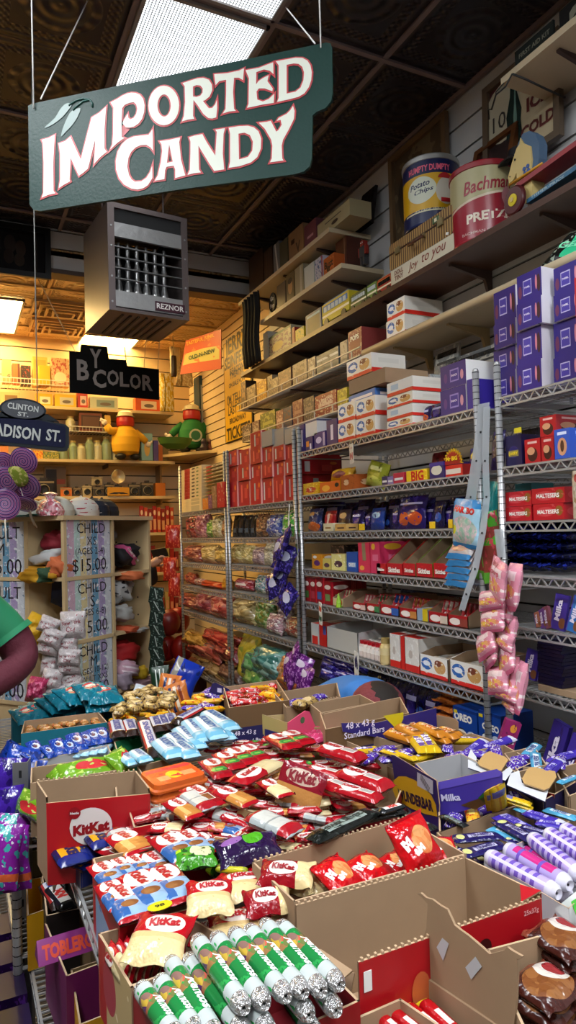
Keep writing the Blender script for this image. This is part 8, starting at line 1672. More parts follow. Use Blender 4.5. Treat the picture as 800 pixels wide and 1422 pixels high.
def hour(b,M,f):
 x0=f(480,1011);x1=f(520,1005);b.text('48 x 43 g',PW,M@T((x0[0]+x1[0])/2,(x0[1]+x1[1])/2+.004,.001),w=x1[0]-x0[0],bold=.01);b.text('Standard Bars',PW,M@T((x0[0]+x1[0])/2+.015,(x0[1]+x1[1])/2-.022,.001),w=(x1[0]-x0[0])*1.4,bold=.01)
 b.poly([f(*p)for p in((532,994),(560,989),(560,998),(553,1012),(556,1016),(545,1018),(549,1011))],C('c8b818'),M)
fl('long dark purple flap with a yellow shape behind the orange rolls',[(474,1004),(522,1004),(606,983),(607,1010),(607,1022),(560,1030),(476,1016)],((476,1012,2.13),(606,1012,2.30)),PUR2,deco=hour)
fl('beige box flap right of the long dark purple flap',[(607,993),(632,998),(636,1003),(636,1028),(607,1018)],((607,1010,2.30),(636,1020,2.2)),CARD)
tray('yellow-fronted box with blue lettering before the pink flap',[(366,994),(440,988),(452,1010),(400,1010)],.94,[C('b8a070'),C('b8a070'),BX('b0a070'),BX('c0a868')],C('b8a070'))
fl('yellow printed box side with blue lettering reading SNICKERS',[(364,992),(399,1004),(400,1026),(365,1020)],((364,1010,2.35),(400,1016,2.22)),C('b8a468'),deco=lambda b,M,f:b.poly([f(*p)for p in((368,1012),(390,1018),(390,1026),(368,1022))],C('2a2a6a'),M))
fl('bright pink box flap with a small green seal',[(400,1004),(424,987),(430,988),(437,1006),(440,1012),(420,1022),(400,1026)],((400,1018,2.2),(440,1010,2.3)),C('d0486e',.6),deco=lambda b,M,f:b.poly([(f(420,1000)[0]+.011*math.cos(t_*.5),f(420,1000)[1]+.011*math.sin(t_*.5))for t_ in range(12)],C('4a6a4a'),M),back=C('d0486e',.6))
scatter([(410,1022),(448,1008),(480,1018),(440,1030)],.925,[(PNK,'bright pink wrapped bar')],.2,.5,.05,'','pink wrapped bars',7,where='before the pink flap',maxn=10)
scatter([(402,975),(440,966),(446,974),(405,984)],.95,[(PURW,'purple wrapped bar')],.2,.8,.06,'',None,8,where='in the farthest centre box',maxn=5)
put(GLD,'candy_bar',T(az(424,976,.985))@RZ(.4)@SCL(1.4,1.6,1.4),None,'orange wafer piece on the rim of the farthest centre box','candy bar')
tray('wide brown box of orange and brown rolls',[(500,1010),(600,990),(650,1020),(560,1045)],.91,CARD)
rl=[(524,1012,560,1020),(536,1018,574,1030),(552,1010,588,1026),(560,1006,600,1020),(578,1008,618,1024),(596,1014,636,1026),(588,1020,626,1032),(544,1006,580,1014),(610,1012,640,1022)]
for k,(x1,y1,x2,y2)in enumerate(sorted(rl,key=lambda t_:t_[0])):bar(RLO,x1,y1,x2,y2,.94+.012*(k%2),'orange-brown chocolate roll in the heap behind the yellow-lettered box, %s'%nth(k,len(rl)),group='orange-brown rolls heaped at the back',ws=1.2)
cr_=[(582,1018,604,1046),(574,1024,592,1046),(530,1042,556,1050),(548,1044,580,1056)]
for k,(x1,y1,x2,y2)in enumerate(sorted(cr_,key=lambda t_:t_[0])):bar(CRN,x1,y1,x2,y2,.95,'yellow and purple wrapped bar before the orange rolls, %s'%nth(k,len(cr_)),ws=1.2,group='yellow and purple bars before the rolls')
scatter([(500,1040),(560,1040),(600,1052),(575,1062),(510,1058)],.93,[(CRN,'yellow bar'),(PURW,'purple white wrapped bar')],.2,.6,.06,'',None,9,where='left of the yellow-lettered box',maxn=12)
tray('brown cardboard box with an orange side left of the yellow-lettered box',[(466,1023),(506,1017),(560,1034),(520,1046)],.935,[CARD,C('c05018',.6),CARD,CARD])
GREYC=mat('light_grey_card',(.40,.40,.42),.6)
MLB=C('3a2a8a',.45)
tray('open purple cardboard box with a grey inside in the middle right',[(576,1060),(640,1046),(696,1074),(612,1094)],.945,[GREYC,MLB,MLB,MLB],GREYC)
def wun(b,M,f):
 b.poly([f(*p)for p in((546,1098),(547,1084),(554,1078),(564,1078),(576,1083),(590,1092),(600,1105),(606,1118),(608,1134),(590,1130),(570,1122),(551,1110))],C('b88a10',.5),M)
 x0=f(554,1104);x1=f(602,1122);
 b.text('WUNDERBAR',C('120c30'),M@T((x0[0]+x1[0])/2,(x0[1]+x1[1])/2+.004,.001)@RZ(math.atan2(x1[1]-x0[1],x1[0]-x0[0])),w=(x1[0]-x0[0])*1.02,h=.028,bold=.04)
 b.poly([f(*p)for p in((580,1072),(602,1084),(602,1103),(580,1091))],C('a8a4b0'),M@T(0,0,.0003));b.text('|||||||||',BK,M@T(*f(591,1088),.001)@RZ(-.45),w=.045,h=.018)
fl('dark purple box panel reading WUNDERBAR in black on yellow',[(543,1048),(548,1049),(606,1084),(610,1118),(609,1152),(590,1140),(552,1112)],((543,1080,1.92),(609,1120,1.68)),C('1e1650',.5),deco=wun)
def mk(b,M,f):
 b.poly([f(*p)for p in((609,1086),(690,1068),(697,1072),(694,1078),(608,1097))],C('5a4ab0',.4),M);x0=f(614,1112);x1=f(638,1102)
 b.text('Milka',C('c8c4e0'),M@T((x0[0]+x1[0])/2,(x0[1]+x1[1])/2,.001)@RZ(.12),w=(x1[0]-x0[0])*1.1,bold=.03)
 b.poly([f(*p)for p in((640,1118),(655,1112),(676,1106),(680,1114),(660,1124))],C('4a3018'),M);b.poly([f(*p)for p in((664,1108),(676,1096),(684,1094),(682,1108),(672,1114))],C('1c4a1c'),M)
fl('violet box front panel reading Milka',[(609,1086),(690,1068),(698,1074),(698,1110),(610,1136)],((609,1110,1.70),(698,1090,1.66)),MLB,deco=mk)
tray('low brown tray of yellow wrapped bars under the violet panel',[(608,1112),(704,1086),(740,1112),(610,1156)],.90,CARD)
scatter([(616,1136),(690,1112),(722,1112),(616,1148)],.885,[(YLW,'yellow and white wrapped bar'),(PURW,'purple and white wrapped bar')],.3,.8,.05,'',None,10,where='under the violet panel',maxn=16)
YB2=bar_mesh('ylong',DS('d8b418',('r',.5,.5,.5,.06,'c88a18'),('r',.2,.5,.12,.4,'6a6a9a'),rough=.25),.16,.05,.02,e=3,rnd=.1);YB2['L']=.16
for k,(x1,y1,x2,y2,z1_,z2_)in enumerate(((690,1092,694,1124,.99,.90),(682,1096,686,1122,.98,.90),(700,1106,738,1118,.93,.92),(706,1112,740,1124,.92,.91))):bar(YB2,x1,y1,x2,y2,z1_,'yellow striped bar %s beside the violet box, %s'%(('leaning','leaning','lying','lying')[k],nth(k,4)),z2=z2_,up=(-.5,-1,.2)if k<2 else None)
bar(LIC,612,1132,648,1148,.905,'pale silver bar under the violet Milka panel',ws=.9)
WHC=mat('white_card_board',(.62,.64,.68),.5);PND=C('1a1648',.5)
for k,(rim,wp,tp,nm)in enumerate((([(648,1044),(700,1034),(742,1058),(694,1080)],[(650,1050),(654,1040),(662,1052),(661,1063),(686,1074),(696,1073),(708,1064),(712,1070),(702,1084),(650,1066)],[(663,1059),(672,1047),(680,1043),(702,1051),(706,1055),(696,1070),(686,1071),(666,1063)],'left'),([(706,1064),(775,1066),(800,1086),(756,1112)],[(704,1090),(709,1074),(721,1070),(725,1087),(755,1098),(762,1096),(757,1113)],[(725,1081),(733,1067),(740,1065),(771,1071),(773,1079),(763,1094),(756,1097),(728,1088)],'right'))):
 tray('dark purple open box under the %s white flap'%nm,rim,.925,PND,CARD)
 board('white cardboard top with dark edge, %s one of two at the right'%nm,wp,[.94]*len(wp),WHC,back=PND,name='box_flap')
 board('beige rounded tab on the %s white cardboard top'%nm,tp,[.948]*len(tp),C('b8945c',.7),th=.003,name='box_tab')
tray('brown box of violet and white bars at the right behind the beige tabs',[(700,1046),(742,1036),(760,1062),(720,1072)],.93,CARD)
scatter([(706,1050),(738,1042),(750,1060),(722,1066)],.925,[(PURW,'violet and white wrapped bar'),(LBL,'pale blue wrapped bar')],.3,.6,.05,'',None,11,where='behind the beige tabs',maxn=10)
tray('brown cardboard box cut by the right edge, red corner outside',[(770,1068),(812,1056),(830,1090),(790,1106)],.93,CARD)
scatter([(748,1060),(790,1050),(800,1064),(768,1068)],.94,[(MLK,'violet bar'),(PURW,'violet wrapped bar')],.3,.5,.06,'',None,12,where='at the right edge behind the tabs',maxn=8)
bar(LBL,776,1088,802,1078,.95,'pale wrapped bar on the box at the right edge');
board('red and grey printed corner under the right white flap',[(757,1100),(770,1103),(770,1120),(757,1113)],[.93,.93,.89,.90],C('a81818',.5))
scatter([(600,1034),(648,1026),(700,1034),(690,1046),(640,1052),(606,1046)],.925,[(PURW,'purple and yellow wrapped sweet'),(CRN,'yellow and purple bar'),(MLK,'violet bar')],.3,1.2,.06,'',None,13,where='before the blue cookie boxes',maxn=22)
tray('brown tray of purple sweets before the blue cookie boxes',[(598,1032),(655,1018),(705,1034),(640,1056)],.90,CARD)
tray('wide brown box of violet and navy bars at the right',[(606,1156),(745,1108),(815,1130),(655,1205)],.90,CARD)
vb=[(692,1133,752,1165,MLK),(728,1128,784,1146,MLK),(716,1122,756,1136,LBL),(629,1166,698,1160,NVY),(626,1176,664,1192,NVY),(640,1188,700,1172,NVY),(680,1150,738,1172,LBL),(690,1140,742,1168,NVY),(756,1124,802,1138,LBL),(744,1142,800,1152,MLK),(700,1164,748,1178,NVY),(660,1196,712,1186,NVY),(712,1146,766,1160,NVY)]
for k,(x1,y1,x2,y2,me)in enumerate(sorted(vb,key=lambda t_:t_[0])):bar(me,x1,y1,x2,y2,.905+.014*(k%3),'%s bar in the wide box at the right, %s'%({'milk':'violet','ltblue':'light blue and white'}.get(me.name,'dark navy'),nth(k,len(vb))),ws=1.4)
m,t,N,L,B=nt('clear_tray');B.inputs['Base Color'].default_value=(.85,.85,.88,1);B.inputs['Roughness'].default_value=.12;B.inputs['Alpha'].default_value=.4;CLT=m
tray('clear plastic tray of purple checked sweet rolls at the right',[(672,1192),(770,1148),(880,1180),(790,1262)],.93,CLT,CLT,th=.002)
def roll_mesh(key,m_,r_,L_,endm,label_m=None,txt=None,tm=None):
 if key in _MC:return _MC[key]
 b=MB();h=L_/2
 b.lathe([(r_*.15,-h-.002),(r_*.55,-h-.006),(r_*.85,-h),(r_*.97,-h+.006),(r_,-h+.012)],endm,RY(math.pi/2),16)
 b.lathe([(r_,-h+.012),(r_,-h*.45),(r_,h*.45),(r_,h-.012)],m_,RY(math.pi/2),18,uvw=True)
 b.lathe([(r_,h-.012),(r_*.97,h-.006),(r_*.85,h),(r_*.55,h+.006),(r_*.15,h+.002)],endm,RY(math.pi/2),16)
 if txt:
  vs,fs,asp=text_mesh(txt,.04);w=L_*.42;hh=w/asp;b.add([(x*w+L_*.08,(r_+.0006)*math.sin(y*hh/r_),(r_+.0006)*math.cos(y*hh/r_))for x,y in vs],fs,tm)
 _MC[key]=b.mesh(key);_MC[key]['L']=L_;return _MC[key]
LILD=design('lilac_check','b0a0d8',[('r',.5,.10,.5,.035,'6a50b0'),('r',.5,.24,.5,.035,'6a50b0'),('r',.5,.38,.5,.035,'6a50b0'),('r',.5,.52,.5,.035,'6a50b0'),('r',.5,.66,.5,.035,'6a50b0'),('r',.5,.80,.5,.035,'6a50b0'),('r',.12,.5,.03,.5,'d0c8e8'),('r',.37,.5,.03,.5,'d0c8e8'),('r',.62,.5,.03,.5,'d0c8e8'),('r',.87,.5,.03,.5,'d0c8e8')],rough=.12,bump=0,coat=.5)
MAGD=design('magenta_check','a898d0',[('r',.5,.5,.13,.4,'c02a7a'),('r',.5,.24,.5,.03,'6a50b0'),('r',.5,.66,.5,.03,'6a50b0')],rough=.12,bump=0,coat=.5)
GLE=mat('clear_twist',(.62,.60,.72),.08,coat=.6)
LR=roll_mesh('lilacroll',LILD,.0155,.15,GLE);MR=roll_mesh('magroll',MAGD,.0155,.15,GLE)
for k,(x1,y1,x2,y2,me,z_)in enumerate(((680,1190,772,1240,LR,.93),(706,1180,788,1228,MR,.932),(740,1165,806,1216,LR,.935),(762,1158,828,1200,LR,.935),(784,1152,850,1190,LR,.935),(722,1178,800,1222,MR,.905),(700,1196,790,1246,MR,.90))):bar(me,x1,y1,x2,y2,z_,'%s sweet roll in the clear tray, %s'%('lilac checked' if me is LR else 'lilac and magenta',nth(k,7)),cat='candy roll',name='candy_roll',sc=1.15)
tray('lilac carton with a red script under the clear tray of rolls',[(748,1232),(800,1206),(850,1230),(800,1290)],.88,BX('a89cc8',('n',5,.66,'c04a80')),GREYC)
board('white and green torn carton flap at the right edge',[(770,1262),(800,1238),(830,1250),(830,1290),(790,1282)],[.90,.925,.92,.88,.89],C('b8bcb8',.5));board('bright green corner of the torn carton at the right edge',[(793,1252),(806,1244),(812,1262),(800,1270)],[.93,.935,.93,.925],C('3c9a30',.5))
RB_=DS('b80c14',('p',.60,.52,.24,.26,5,'d89a60','c8602c'),('r',.5,.03,.5,.03,'8a0810'),('r',.5,.97,.5,.03,'8a0810'),('n',5,.68,'d83a2c'),rough=.15,bump=.8,bscale=30)
rb=bag_mesh('redbigbag',RB_,.16,.17,.06,[('M',.22,.55,.22,C('e8dcd8'),.3,.1),('&M',.40,.38,.26,C('e8dcd8'),.3,.08)],seed=1)
Pu=tray('large brown cardboard box holding big red candy bags',[(350,1197),(562,1136),(648,1186),(408,1252)],.955,CARD,serr=(0,))
Pv=tray('large open brown box with a red toothed front reading 25 x 37 g',[(410,1256),(646,1190),(752,1240),(498,1328)],.96,[CARD,RFR,RFR,RFR],serr=(0,2),low=[1,1,.95,.30])
fb=face_text(Pv,3,2,TZ,[('25x37g',.93,.16,.09,C('d8a8a8'))]);FM,fw=face_frame(Pv[3],Pv[2],TZ,0);nr=1 if(FM.to_3x3()@V((0,0,1))).dot(EYE-Pv[3])>0 else-1
fb.poly([(fw*.65+.014*math.cos(t_*.4),.13+.014*math.sin(t_*.4))for t_ in range(16)],C('3a0c0c',.4),FM@T(0,0,.0015*nr));fb.poly([(fw*.3+.018*math.cos(t_*.4),.10+.03*math.sin(t_*.4))for t_ in range(16)],C('b85a30',.4),FM@T(0,0,.0015*nr));fb.text('mal',C('e0d8d0'),FM@T(fw*.3,.045,.002*nr)@RZ(.2),w=fw*.18,bold=.05)
fb.box((.014,.145,.0015*nr),(.014,.03,.001),WHITE,FM)
fb.build('printed_marks',[o for o in COL.objects if o.get('label','').startswith('large open brown box with a red toothed')][0])
fl('brown inner side wall of the empty box',[(410,1256),(420,1252),(500,1318),(500,1400),(410,1330)],((410,1290,1.38),(500,1350,1.14)),CARD)if False else None
for k,(px,py,z,rz,ry,rx,s)in enumerate(((470,1218,.95,.35,.0,.45,.50),(512,1208,.93,.3,.0,.2,.52),(576,1172,.985,.15,-.1,.95,.60),(614,1180,.93,-.3,.0,.3,.42),(552,1204,.90,.3,0,.2,.5),(440,1230,.90,.4,0,.2,.5))):put(rb,'candy_bag',T(az(px,py,z))@RZ(rz)@RY(ry)@RX(rx)@SCL(s,s,s),None,'shiny red candy bag in the large brown box, %s'%('left one','low middle one','tall one sticking up at the right','flat one at the right end','lower right one','low left one')[k],'candy bag','shiny red candy bags in the large brown box')
board('bright red box flap at the right corner of the empty box',[(722,1228),(736,1232),(752,1240),(724,1252)],[.965,.965,.96,.955],KRED)
tp=[(580,1241),(584,1240),(592,1247),(600,1249),(612,1258),(621,1263),(631,1285),(640,1292),(650,1299),(664,1311),(680,1325),(692,1322),(700,1320),(704,1315),(712,1321),(725,1328),(724,1331),(718,1332),(719,1345),(717,1390),(712,1440),(584,1352),(581,1322),(592,1290),(594,1255)]
def stick(b,M,f):
 for pts in([(607,1315),(615,1302),(624,1310),(616,1334)],[(647,1343),(661,1328),(670,1342),(655,1360)]):b.poly([f(*p)for p in pts],C('b8bcc0'),M)
 p0,p1=f(583,1352),f(713,1440)
fl('torn upright brown cardboard flap with two white diamond stickers',tp,((584,1352,1.10),(712,1440,.94)),CARD,deco=stick,th=.004)
Px=tray('brown cardboard box at the bottom right holding brown bags',[(676,1318),(790,1288),(930,1345),(760,1500)],.93,CARD)
fl('lower front wall of the torn brown box',[(582,1352),(714,1441),(712,1530),(560,1430)],((582,1352,1.095),(713,1441,.935)),CARD,th=.004)
BRB=DS('3a140e',('r',.5,.93,.5,.08,'7a3a28'),('p',.5,.45,.42,.38,7,'6a3a1c','8a5a30'),('e',.75,.6,.28,.3,'c8c0b8'),('e',.8,.6,.16,.2,'8a2a2c'),rough=.25,bump=.7,bscale=30);brb=bag_mesh('brownbag',BRB,.17,.15,.04,seed=1,wr=.06)
for k in range(5):put(brb,'candy_bag',T(az(782,1372,.84)+V((.006*(k%2),0,.02*k)))@RZ(.1+.05*(-1)**k)@RX(.05)@SCL(.55,.6,.75),None,'brown bag in the taller stack at the bottom right corner, %s'%nth(k,5,'bottom'),'candy bag','brown bags in the bottom right box')
for k in range(4):put(brb,'candy_bag',T(az(756,1428,.84)+V((.006*(k%2),0,.02*k)))@RZ(.15+.05*(-1)**k)@SCL(.58,.6,.75),None,'brown bag in the lower stack at the bottom edge, %s'%nth(k,4,'bottom'),'candy bag','brown bags in the bottom right box')
tray('brown cardboard tray of red packs at the bottom edge',[(468,1424),(556,1386),(680,1470),(600,1530)],.885,CARD)
RDL=bar_mesh('redlong',DS('a80c14',('r',.6,.5,.2,.2,'d8d4d0'),('r',.05,.5,.05,.5,'d8b820'),rough=.25),.16,.04,.03,e=3);RDL['L']=.16
for k,(x1,y1,x2,y2)in enumerate(((520,1406,572,1450),(541,1402,596,1446),(563,1396,620,1442),(585,1390,640,1440))):bar(RDL,x1,y1,x2,y2,.865,'red pack with a white panel at the bottom edge, %s'%nth(k,4),group='red packs at the bottom edge')
tray('round-cornered orange candy pack tray, brown cardboard',[(190,1064),(246,1050),(280,1086),(212,1100)],.93,CARD)
OPK=DS('c84a14',('e',.5,.45,.14,.2,'d8b818'),('r',.28,.35,.10,.12,'d89060'),('r',.75,.4,.12,.12,'d89060'),('n',4,.6,'c8202c'),('r',.5,.82,.4,.08,'c82838'),rough=.25,bump=.2)
def flatpack(key,m_,w,d,h,r_=.02):
 if key in _MC:return _MC[key]
 b=MB();vs=[];n=5;ring=[]
 for cx,cy,a0 in((w/2-r_,d/2-r_,0),(-w/2+r_,d/2-r_,90),(-w/2+r_,-d/2+r_,180),(w/2-r_,-d/2+r_,270)):ring+=[(cx+r_*math.cos(R_(a0+90*t_/n)),cy+r_*math.sin(R_(a0+90*t_/n)))for t_ in range(n+1)]
 k=len(ring);vs=[(x*1.04,y*1.04,h*.1)for x,y in ring]+[(x*1.04,y*1.04,h*.35)for x,y in ring]+[(x*.97,y*.97,h*.5)for x,y in ring]+[(x*.93,y*.93,h)for x,y in ring]+[(x*.93,y*.93,0)for x,y in ring]
 b.add(vs,[(j*k+i,j*k+(i+1)%k,(j+1)*k+(i+1)%k,(j+1)*k+i)for j in range(3)for i in range(k)]+[tuple(4*k+i for i in range(k))[::-1]],C('b8541c',.3));b.add(vs[3*k:4*k],[tuple(range(k))],m_,uvs=[[(x/w+.5,y/d+.5)for x,y,_ in vs[3*k:4*k]]])
 b.add([vs[i]for i in range(k)]+[vs[4*k+i]for i in range(k)],[(i+k,(i+1)%k+k,(i+1)%k,i)for i in range(k)],C('b8541c',.3))
 _MC[key]=b.mesh(key);return _MC[key]
fp=flatpack('orangepack',OPK,.15,.12,.022)
for k in range(4):
 put(fp,'candy_pack',T(az(240,1086,.955)+V((0,0,-.068+.023*k)))@RZ(.12+.03*(k%2))@RX(.04),None,'rounded orange candy pack in the stack behind the wafer pile, %s'%nth(k,4,'bottom'),'candy pack','rounded orange candy packs in a stack')
RT_=BX('8c0a16',('n',5,.66,'b02028'))
for k,(pts,zr,lb)in enumerate((([(178,1148),(330,1062),(392,1094),(240,1200)],.895,'low red tray under the left part of the loose wafer pile'),([(296,1040),(440,1022),(500,1052),(360,1096)],.885,'low red tray under the back part of the loose wafer pile'),([(400,1066),(500,1046),(566,1076),(545,1130),(450,1150)][:4],.885,'low red tray under the right part of the loose wafer pile'),([(292,1140),(392,1092),(470,1140),(352,1200)],.885,'low red tray under the front part of the loose wafer pile'))):
 tray(lb,pts,zr,RT_,CARD)
KX=[(K_RED,'red oval-badged wafer'),(K_CHK,'red wafer with name box'),(K_CRM,'cream-ended red wafer'),(K_ORG,'red and tan wafer'),(K_BCK,'silver-side-up wafer')]
scatter([(200,1120),(300,1070),(372,1084),(330,1130),(250,1168),(215,1150)],.925,KX,-.5,.35,.046,'','loose red wafer bars, left part of the pile',21,layers=2,where='in loose pile left part',dz=.02,maxn=60,tilt=.2,sc=.66)
scatter([(300,1110),(380,1080),(440,1110),(440,1165),(380,1190),(310,1160)],.92,KX,-.55,.6,.048,'','loose red wafer bars, front part of the pile',22,layers=2,where='in loose pile front part',dz=.02,maxn=60,tilt=.22,sc=.66)
scatter([(430,1070),(490,1046),(512,1060),(505,1100),(475,1132),(450,1120)],.91,KX[:2]+KX[3:4]+[KX[1]],-.25,.35,.050,'','loose red wafer bars, right part of the pile',23,layers=2,where='in loose pile right part',dz=.022,maxn=60,tilt=.2,sc=.7)
scatter([(300,1040),(380,1020),(440,1034),(420,1062),(330,1078)],.91,[KX[0],(K_GRN,'green-badged red wafer'),KX[3]],-.5,.3,.052,'','loose red wafer bars, back part of the pile',24,layers=1,where='in loose pile back part',maxn=30,sc=.72)
scatter([(262,1150),(320,1150),(350,1170),(280,1180)],.915,[KX[0],(K_BLU,'blue-pictured red wafer')],-.9,.4,.06,'',None,25,layers=1,where='behind the purple bag',maxn=10)
HB_=[(K_GRN,306,1046,330,1068,'first in the green-badged bundle'),(K_GRN,320,1040,348,1062,'second in the green-badged bundle'),(K_GRN,338,1036,366,1056,'third in the green-badged bundle'),(K_GRN,288,1056,312,1080,'leftmost in the green-badged bundle'),(K_GRN,378,1022,408,1040,'back green-badged pair, left'),(K_GRN,396,1018,428,1034,'back green-badged pair, right'),(K_CHK,446,1038,504,1056,'facing up with clear lettering near the centre box'),(K_CHK,430,1066,476,1080,'below the clear-lettered one'),(K_CHK,434,1080,488,1102,'right of the big leaning slab'),(K_CHK,474,1072,540,1096,'nearest the yellow-lettered panel'),(K_CHK,470,1094,528,1112,'lowest at the right of the pile'),(K_CRM,328,1088,384,1058,'lying diagonally across the pile centre'),(K_BCK,350,1132,412,1158,'silver side up in the pile front'),(K_CRM,366,1084,398,1106,'cream end left of the leaning slab'),(K_BCK,256,1102,292,1124,'silver side up behind the logo tray'),(K_ORG,236,1112,272,1136,'in front of the orange packs'),(K_RED,262,1094,300,1120,'beside the orange packs'),(K_ORG,302,1096,350,1118,'over the middle of the pile')]
for me,x1,y1,x2,y2,lb in HB_:bar(me,x1,y1,x2,y2,.962 if y1>1030 else.95,'red wafer bar, '+lb,ws=1.1,z2=.955)
SLB=bar_mesh('slab',DS('7a1020',('r',.5,.22,.5,.24,'a8743c'),('e',.5,.72,.36,.2,'b8a090'),('n',5,.66,'5a0c18'),rough=.2,bump=.4),.17,.10,.014,[('KitKat',.5,.72,.6,C('7a1020'),.1,.05,.1)],e=6,rnd=.05);SLB['L']=.17
a=az(412,1108,.94);M=T(a)@RZ(-.75)@RX(1.15)@RZ(-.25)@SCL(.72,.95,1);put(SLB,'chocolate_slab',M@T(0,.03,0),None,'large flat dark red and tan slab leaning upright in the middle of the pile','chocolate bar')
bar(LIC,432,1168,520,1126,.965,'long black and silver bar lying at the front of the pile',sc=1.);bar(LIC,480,1140,560,1124,.955,'long black bar with a grey wrapper beside the yellow-lettered panel',sc=1.);bar(TRN,528,1128,560,1118,.975,'black and white bar with red letters before the yellow-lettered panel');bar(LIC,556,1130,604,1152,.95,'black wrapped bar behind the large brown box')
pub=bag_mesh('purplegreen',DS('241238',('e',.58,.66,.16,.2,'4a9a20'),('e',.25,.66,.16,.12,'8a5a9a'),('n',4,.62,'3a2058'),rough=.15),.22,.11,.04,seed=0)
put(pub,'candy_bag',T(az(345,1180,.945))@RZ(-.1)@RX(.35)@SCL(.62,.72,1),None,'dark purple bag with a green print before the wafer pile','candy bag')
grb=bag_mesh('greenpack',DS('3c8a1c',('e',.65,.55,.25,.3,'c8c8a0'),('n',5,.58,'1c4a10'),('r',.1,.8,.1,.2,'a8d020'),rough=.2),.16,.10,.04,seed=1)
put(grb,'candy_bag',T(az(270,1192,.945))@RZ(-.2)@RX(.2)@SCL(.55,.6,.8),None,'bright green bag before the blue-trimmed wafers','candy bag');put(grb,'candy_bag',T(az(312,1206,.90))@RZ(.3)@RX(.1)@SCL(.45,.45,.8),None,'smaller green and white bag beside the yellow tube','candy bag')
yt=roll_mesh('yellowtube',C('b8b018',.3),.012,.11,C('8a9018',.3));bar(yt,302,1207,342,1209,.93,'yellow-green candy tube beside the large brown box',cat='candy roll',name='candy_roll')
for k,(x1,y1,x2,y2)in enumerate(((84,1166,108,1200),(100,1158,126,1192),(112,1162,136,1190),(126,1150,150,1176),(134,1158,156,1180))):bar(YRK,x1,y1,x2,y2,.85+.028*(k==3),'navy bar with a yellow lettered band at table left edge, %s'%nth(k,5),group='navy and yellow bars at the left edge',ws=1.25)
bar(YRK,96,1196,124,1206,.825,'navy blue bar lying lowest on the wire rim');bar(K_RED,138,1176,170,1190,.87,'red wafer bar right of the navy and yellow bars',ws=1.2);bar(K_BLU,150,1142,168,1160,.89,'blue and red bar leaning at the logo panel')
bar(K_ORG,164,1158,196,1184,.92,'beige-backed wafer bar before the small red tray',ws=1.5);bar(K_BCK,160,1154,180,1180,.90,'silver-backed wafer bar before the small red tray');bar(K_RED,176,1150,210,1170,.90,'red wafer bar behind the beige-backed one');
tray('small open box under the navy and yellow bars',[(80,1172),(140,1146),(176,1184),(112,1212)],.815,C('101c50',.5))
SDB=BX('7a9cc0',('r',.5,.82,.5,.2,'a80c18'),('n',4,.60,'2c5a9a'),('r',.06,.5,.06,.5,'a80c18'),('n',5,.68,'7a4a28'))
tray('open red and blue printed box of wafer bars at the front left',[(128,1192),(216,1174),(266,1262),(166,1288)],.925,[KRED,KRED,KRED,SDB],CARD)
F1=[(136,1200,162,1230,0),(158,1194,182,1218,0),(180,1190,206,1214,0),(204,1186,236,1218,0),(162,1232,190,1278,1),(182,1214,224,1262,1),(218,1206,256,1254,1),(148,1226,172,1262,1)]
for k,(x1,y1,x2,y2,rw)in enumerate(F1):bar(K_BLU,x1,y1,x2,y2,.925+.018*rw,'blue-trimmed red wafer bar in the printed box, %s row, %s'%(('back','front')[rw],nth(k%4,4)),ws=1.2,group='blue-trimmed wafer bars in the printed box')
for k,(x1,y1,x2,y2)in enumerate(((224,1162,264,1196),(250,1156,284,1188),(270,1160,300,1184))):bar(K_BLU,x1,y1,x2,y2,.945,'blue-trimmed red wafer bar outside the printed box, %s'%nth(k,3),ws=1.2)
b=MB();b.lathe([(0,0),(.02,0),(.02,.0008),(0,.0008)],C('c8c010',.4),seg=20);b.text('98',BK,T(0,0,.0012),w=.016,bold=.03);b.build('price_sticker',None,label='yellow oval price sticker on a blue-trimmed wafer bar',cat='price sticker').matrix_local=T(az(222,1258,.965))@RZ(.1)@SCL(1.1,.7,1)
CRB2=DS('a80c18',('r',.5,.25,.5,.27,'d8c08c'),('r',.5,.46,.5,.05,'cdb07a'),('e',.55,.70,.34,.20,'e0d4cc'),('n',4,.70,'c8a868'),rough=.2,bump=.5);crb=bag_mesh('creambag',CRB2,.15,.15,.028,[('KitKat',.55,.70,.52,KRED,.1,.05)],seed=1,wr=.05,fin=.05)
DKB=DS('8a0a18',('r',.85,.5,.16,.5,'d8c08c'),('e',.45,.55,.26,.30,'e0d4cc'),rough=.2,bump=.5);dkb=bag_mesh('darkbag',DKB,.17,.10,.03,[('KitKat',.45,.55,.42,C('8a0a18'),-.1,.05)],seed=2,wr=.05,fin=.04,n=12)
def lay(me,px,py,z,rz,rx,ry,s,label,sy=None):return put(me,'wafer_bag',T(az(px,py,z))@RZ(rz)@RX(rx)@RY(ry)@SCL(s,sy or s,1),None,label,'candy bag')
lay(crb,291,1247,.955,-.30,.30,.05,.56,'red and cream wafer bag facing the camera, highest of the front ones',.52);lay(crb,221,1304,.945,-.62,.25,.0,.66,'red and cream wafer bag at the front left with a large oval logo',.68)
lay(dkb,398,1214,.955,-.62,.35,0,.62,'red wafer bag with a clear logo against the large brown box',.6);lay(crb,430,1222,.93,-.5,.2,0,.55,'cream wafer bag behind the rim of the empty box');lay(dkb,372,1252,.935,-.20,.3,0,.52,'dark red wafer bag with a white oval in front of the cream one',.62);lay(crb,330,1290,.905,-.3,.1,0,.7,'cream wafer bag flat under the highest front one');lay(crb,335,1232,.92,-.3,.1,0,.6,'cream wafer bag corner right of the highest front one')
lay(crb,372,1222,.915,-.5,.1,0,.6,'cream wafer bag behind the dark red one');lay(dkb,300,1296,.88,-.3,.1,0,.6,'dark red wafer bag at the bottom of the front stack');lay(dkb,360,1276,.90,-.2,.15,0,.55,'dark red wafer bag below the white oval one')
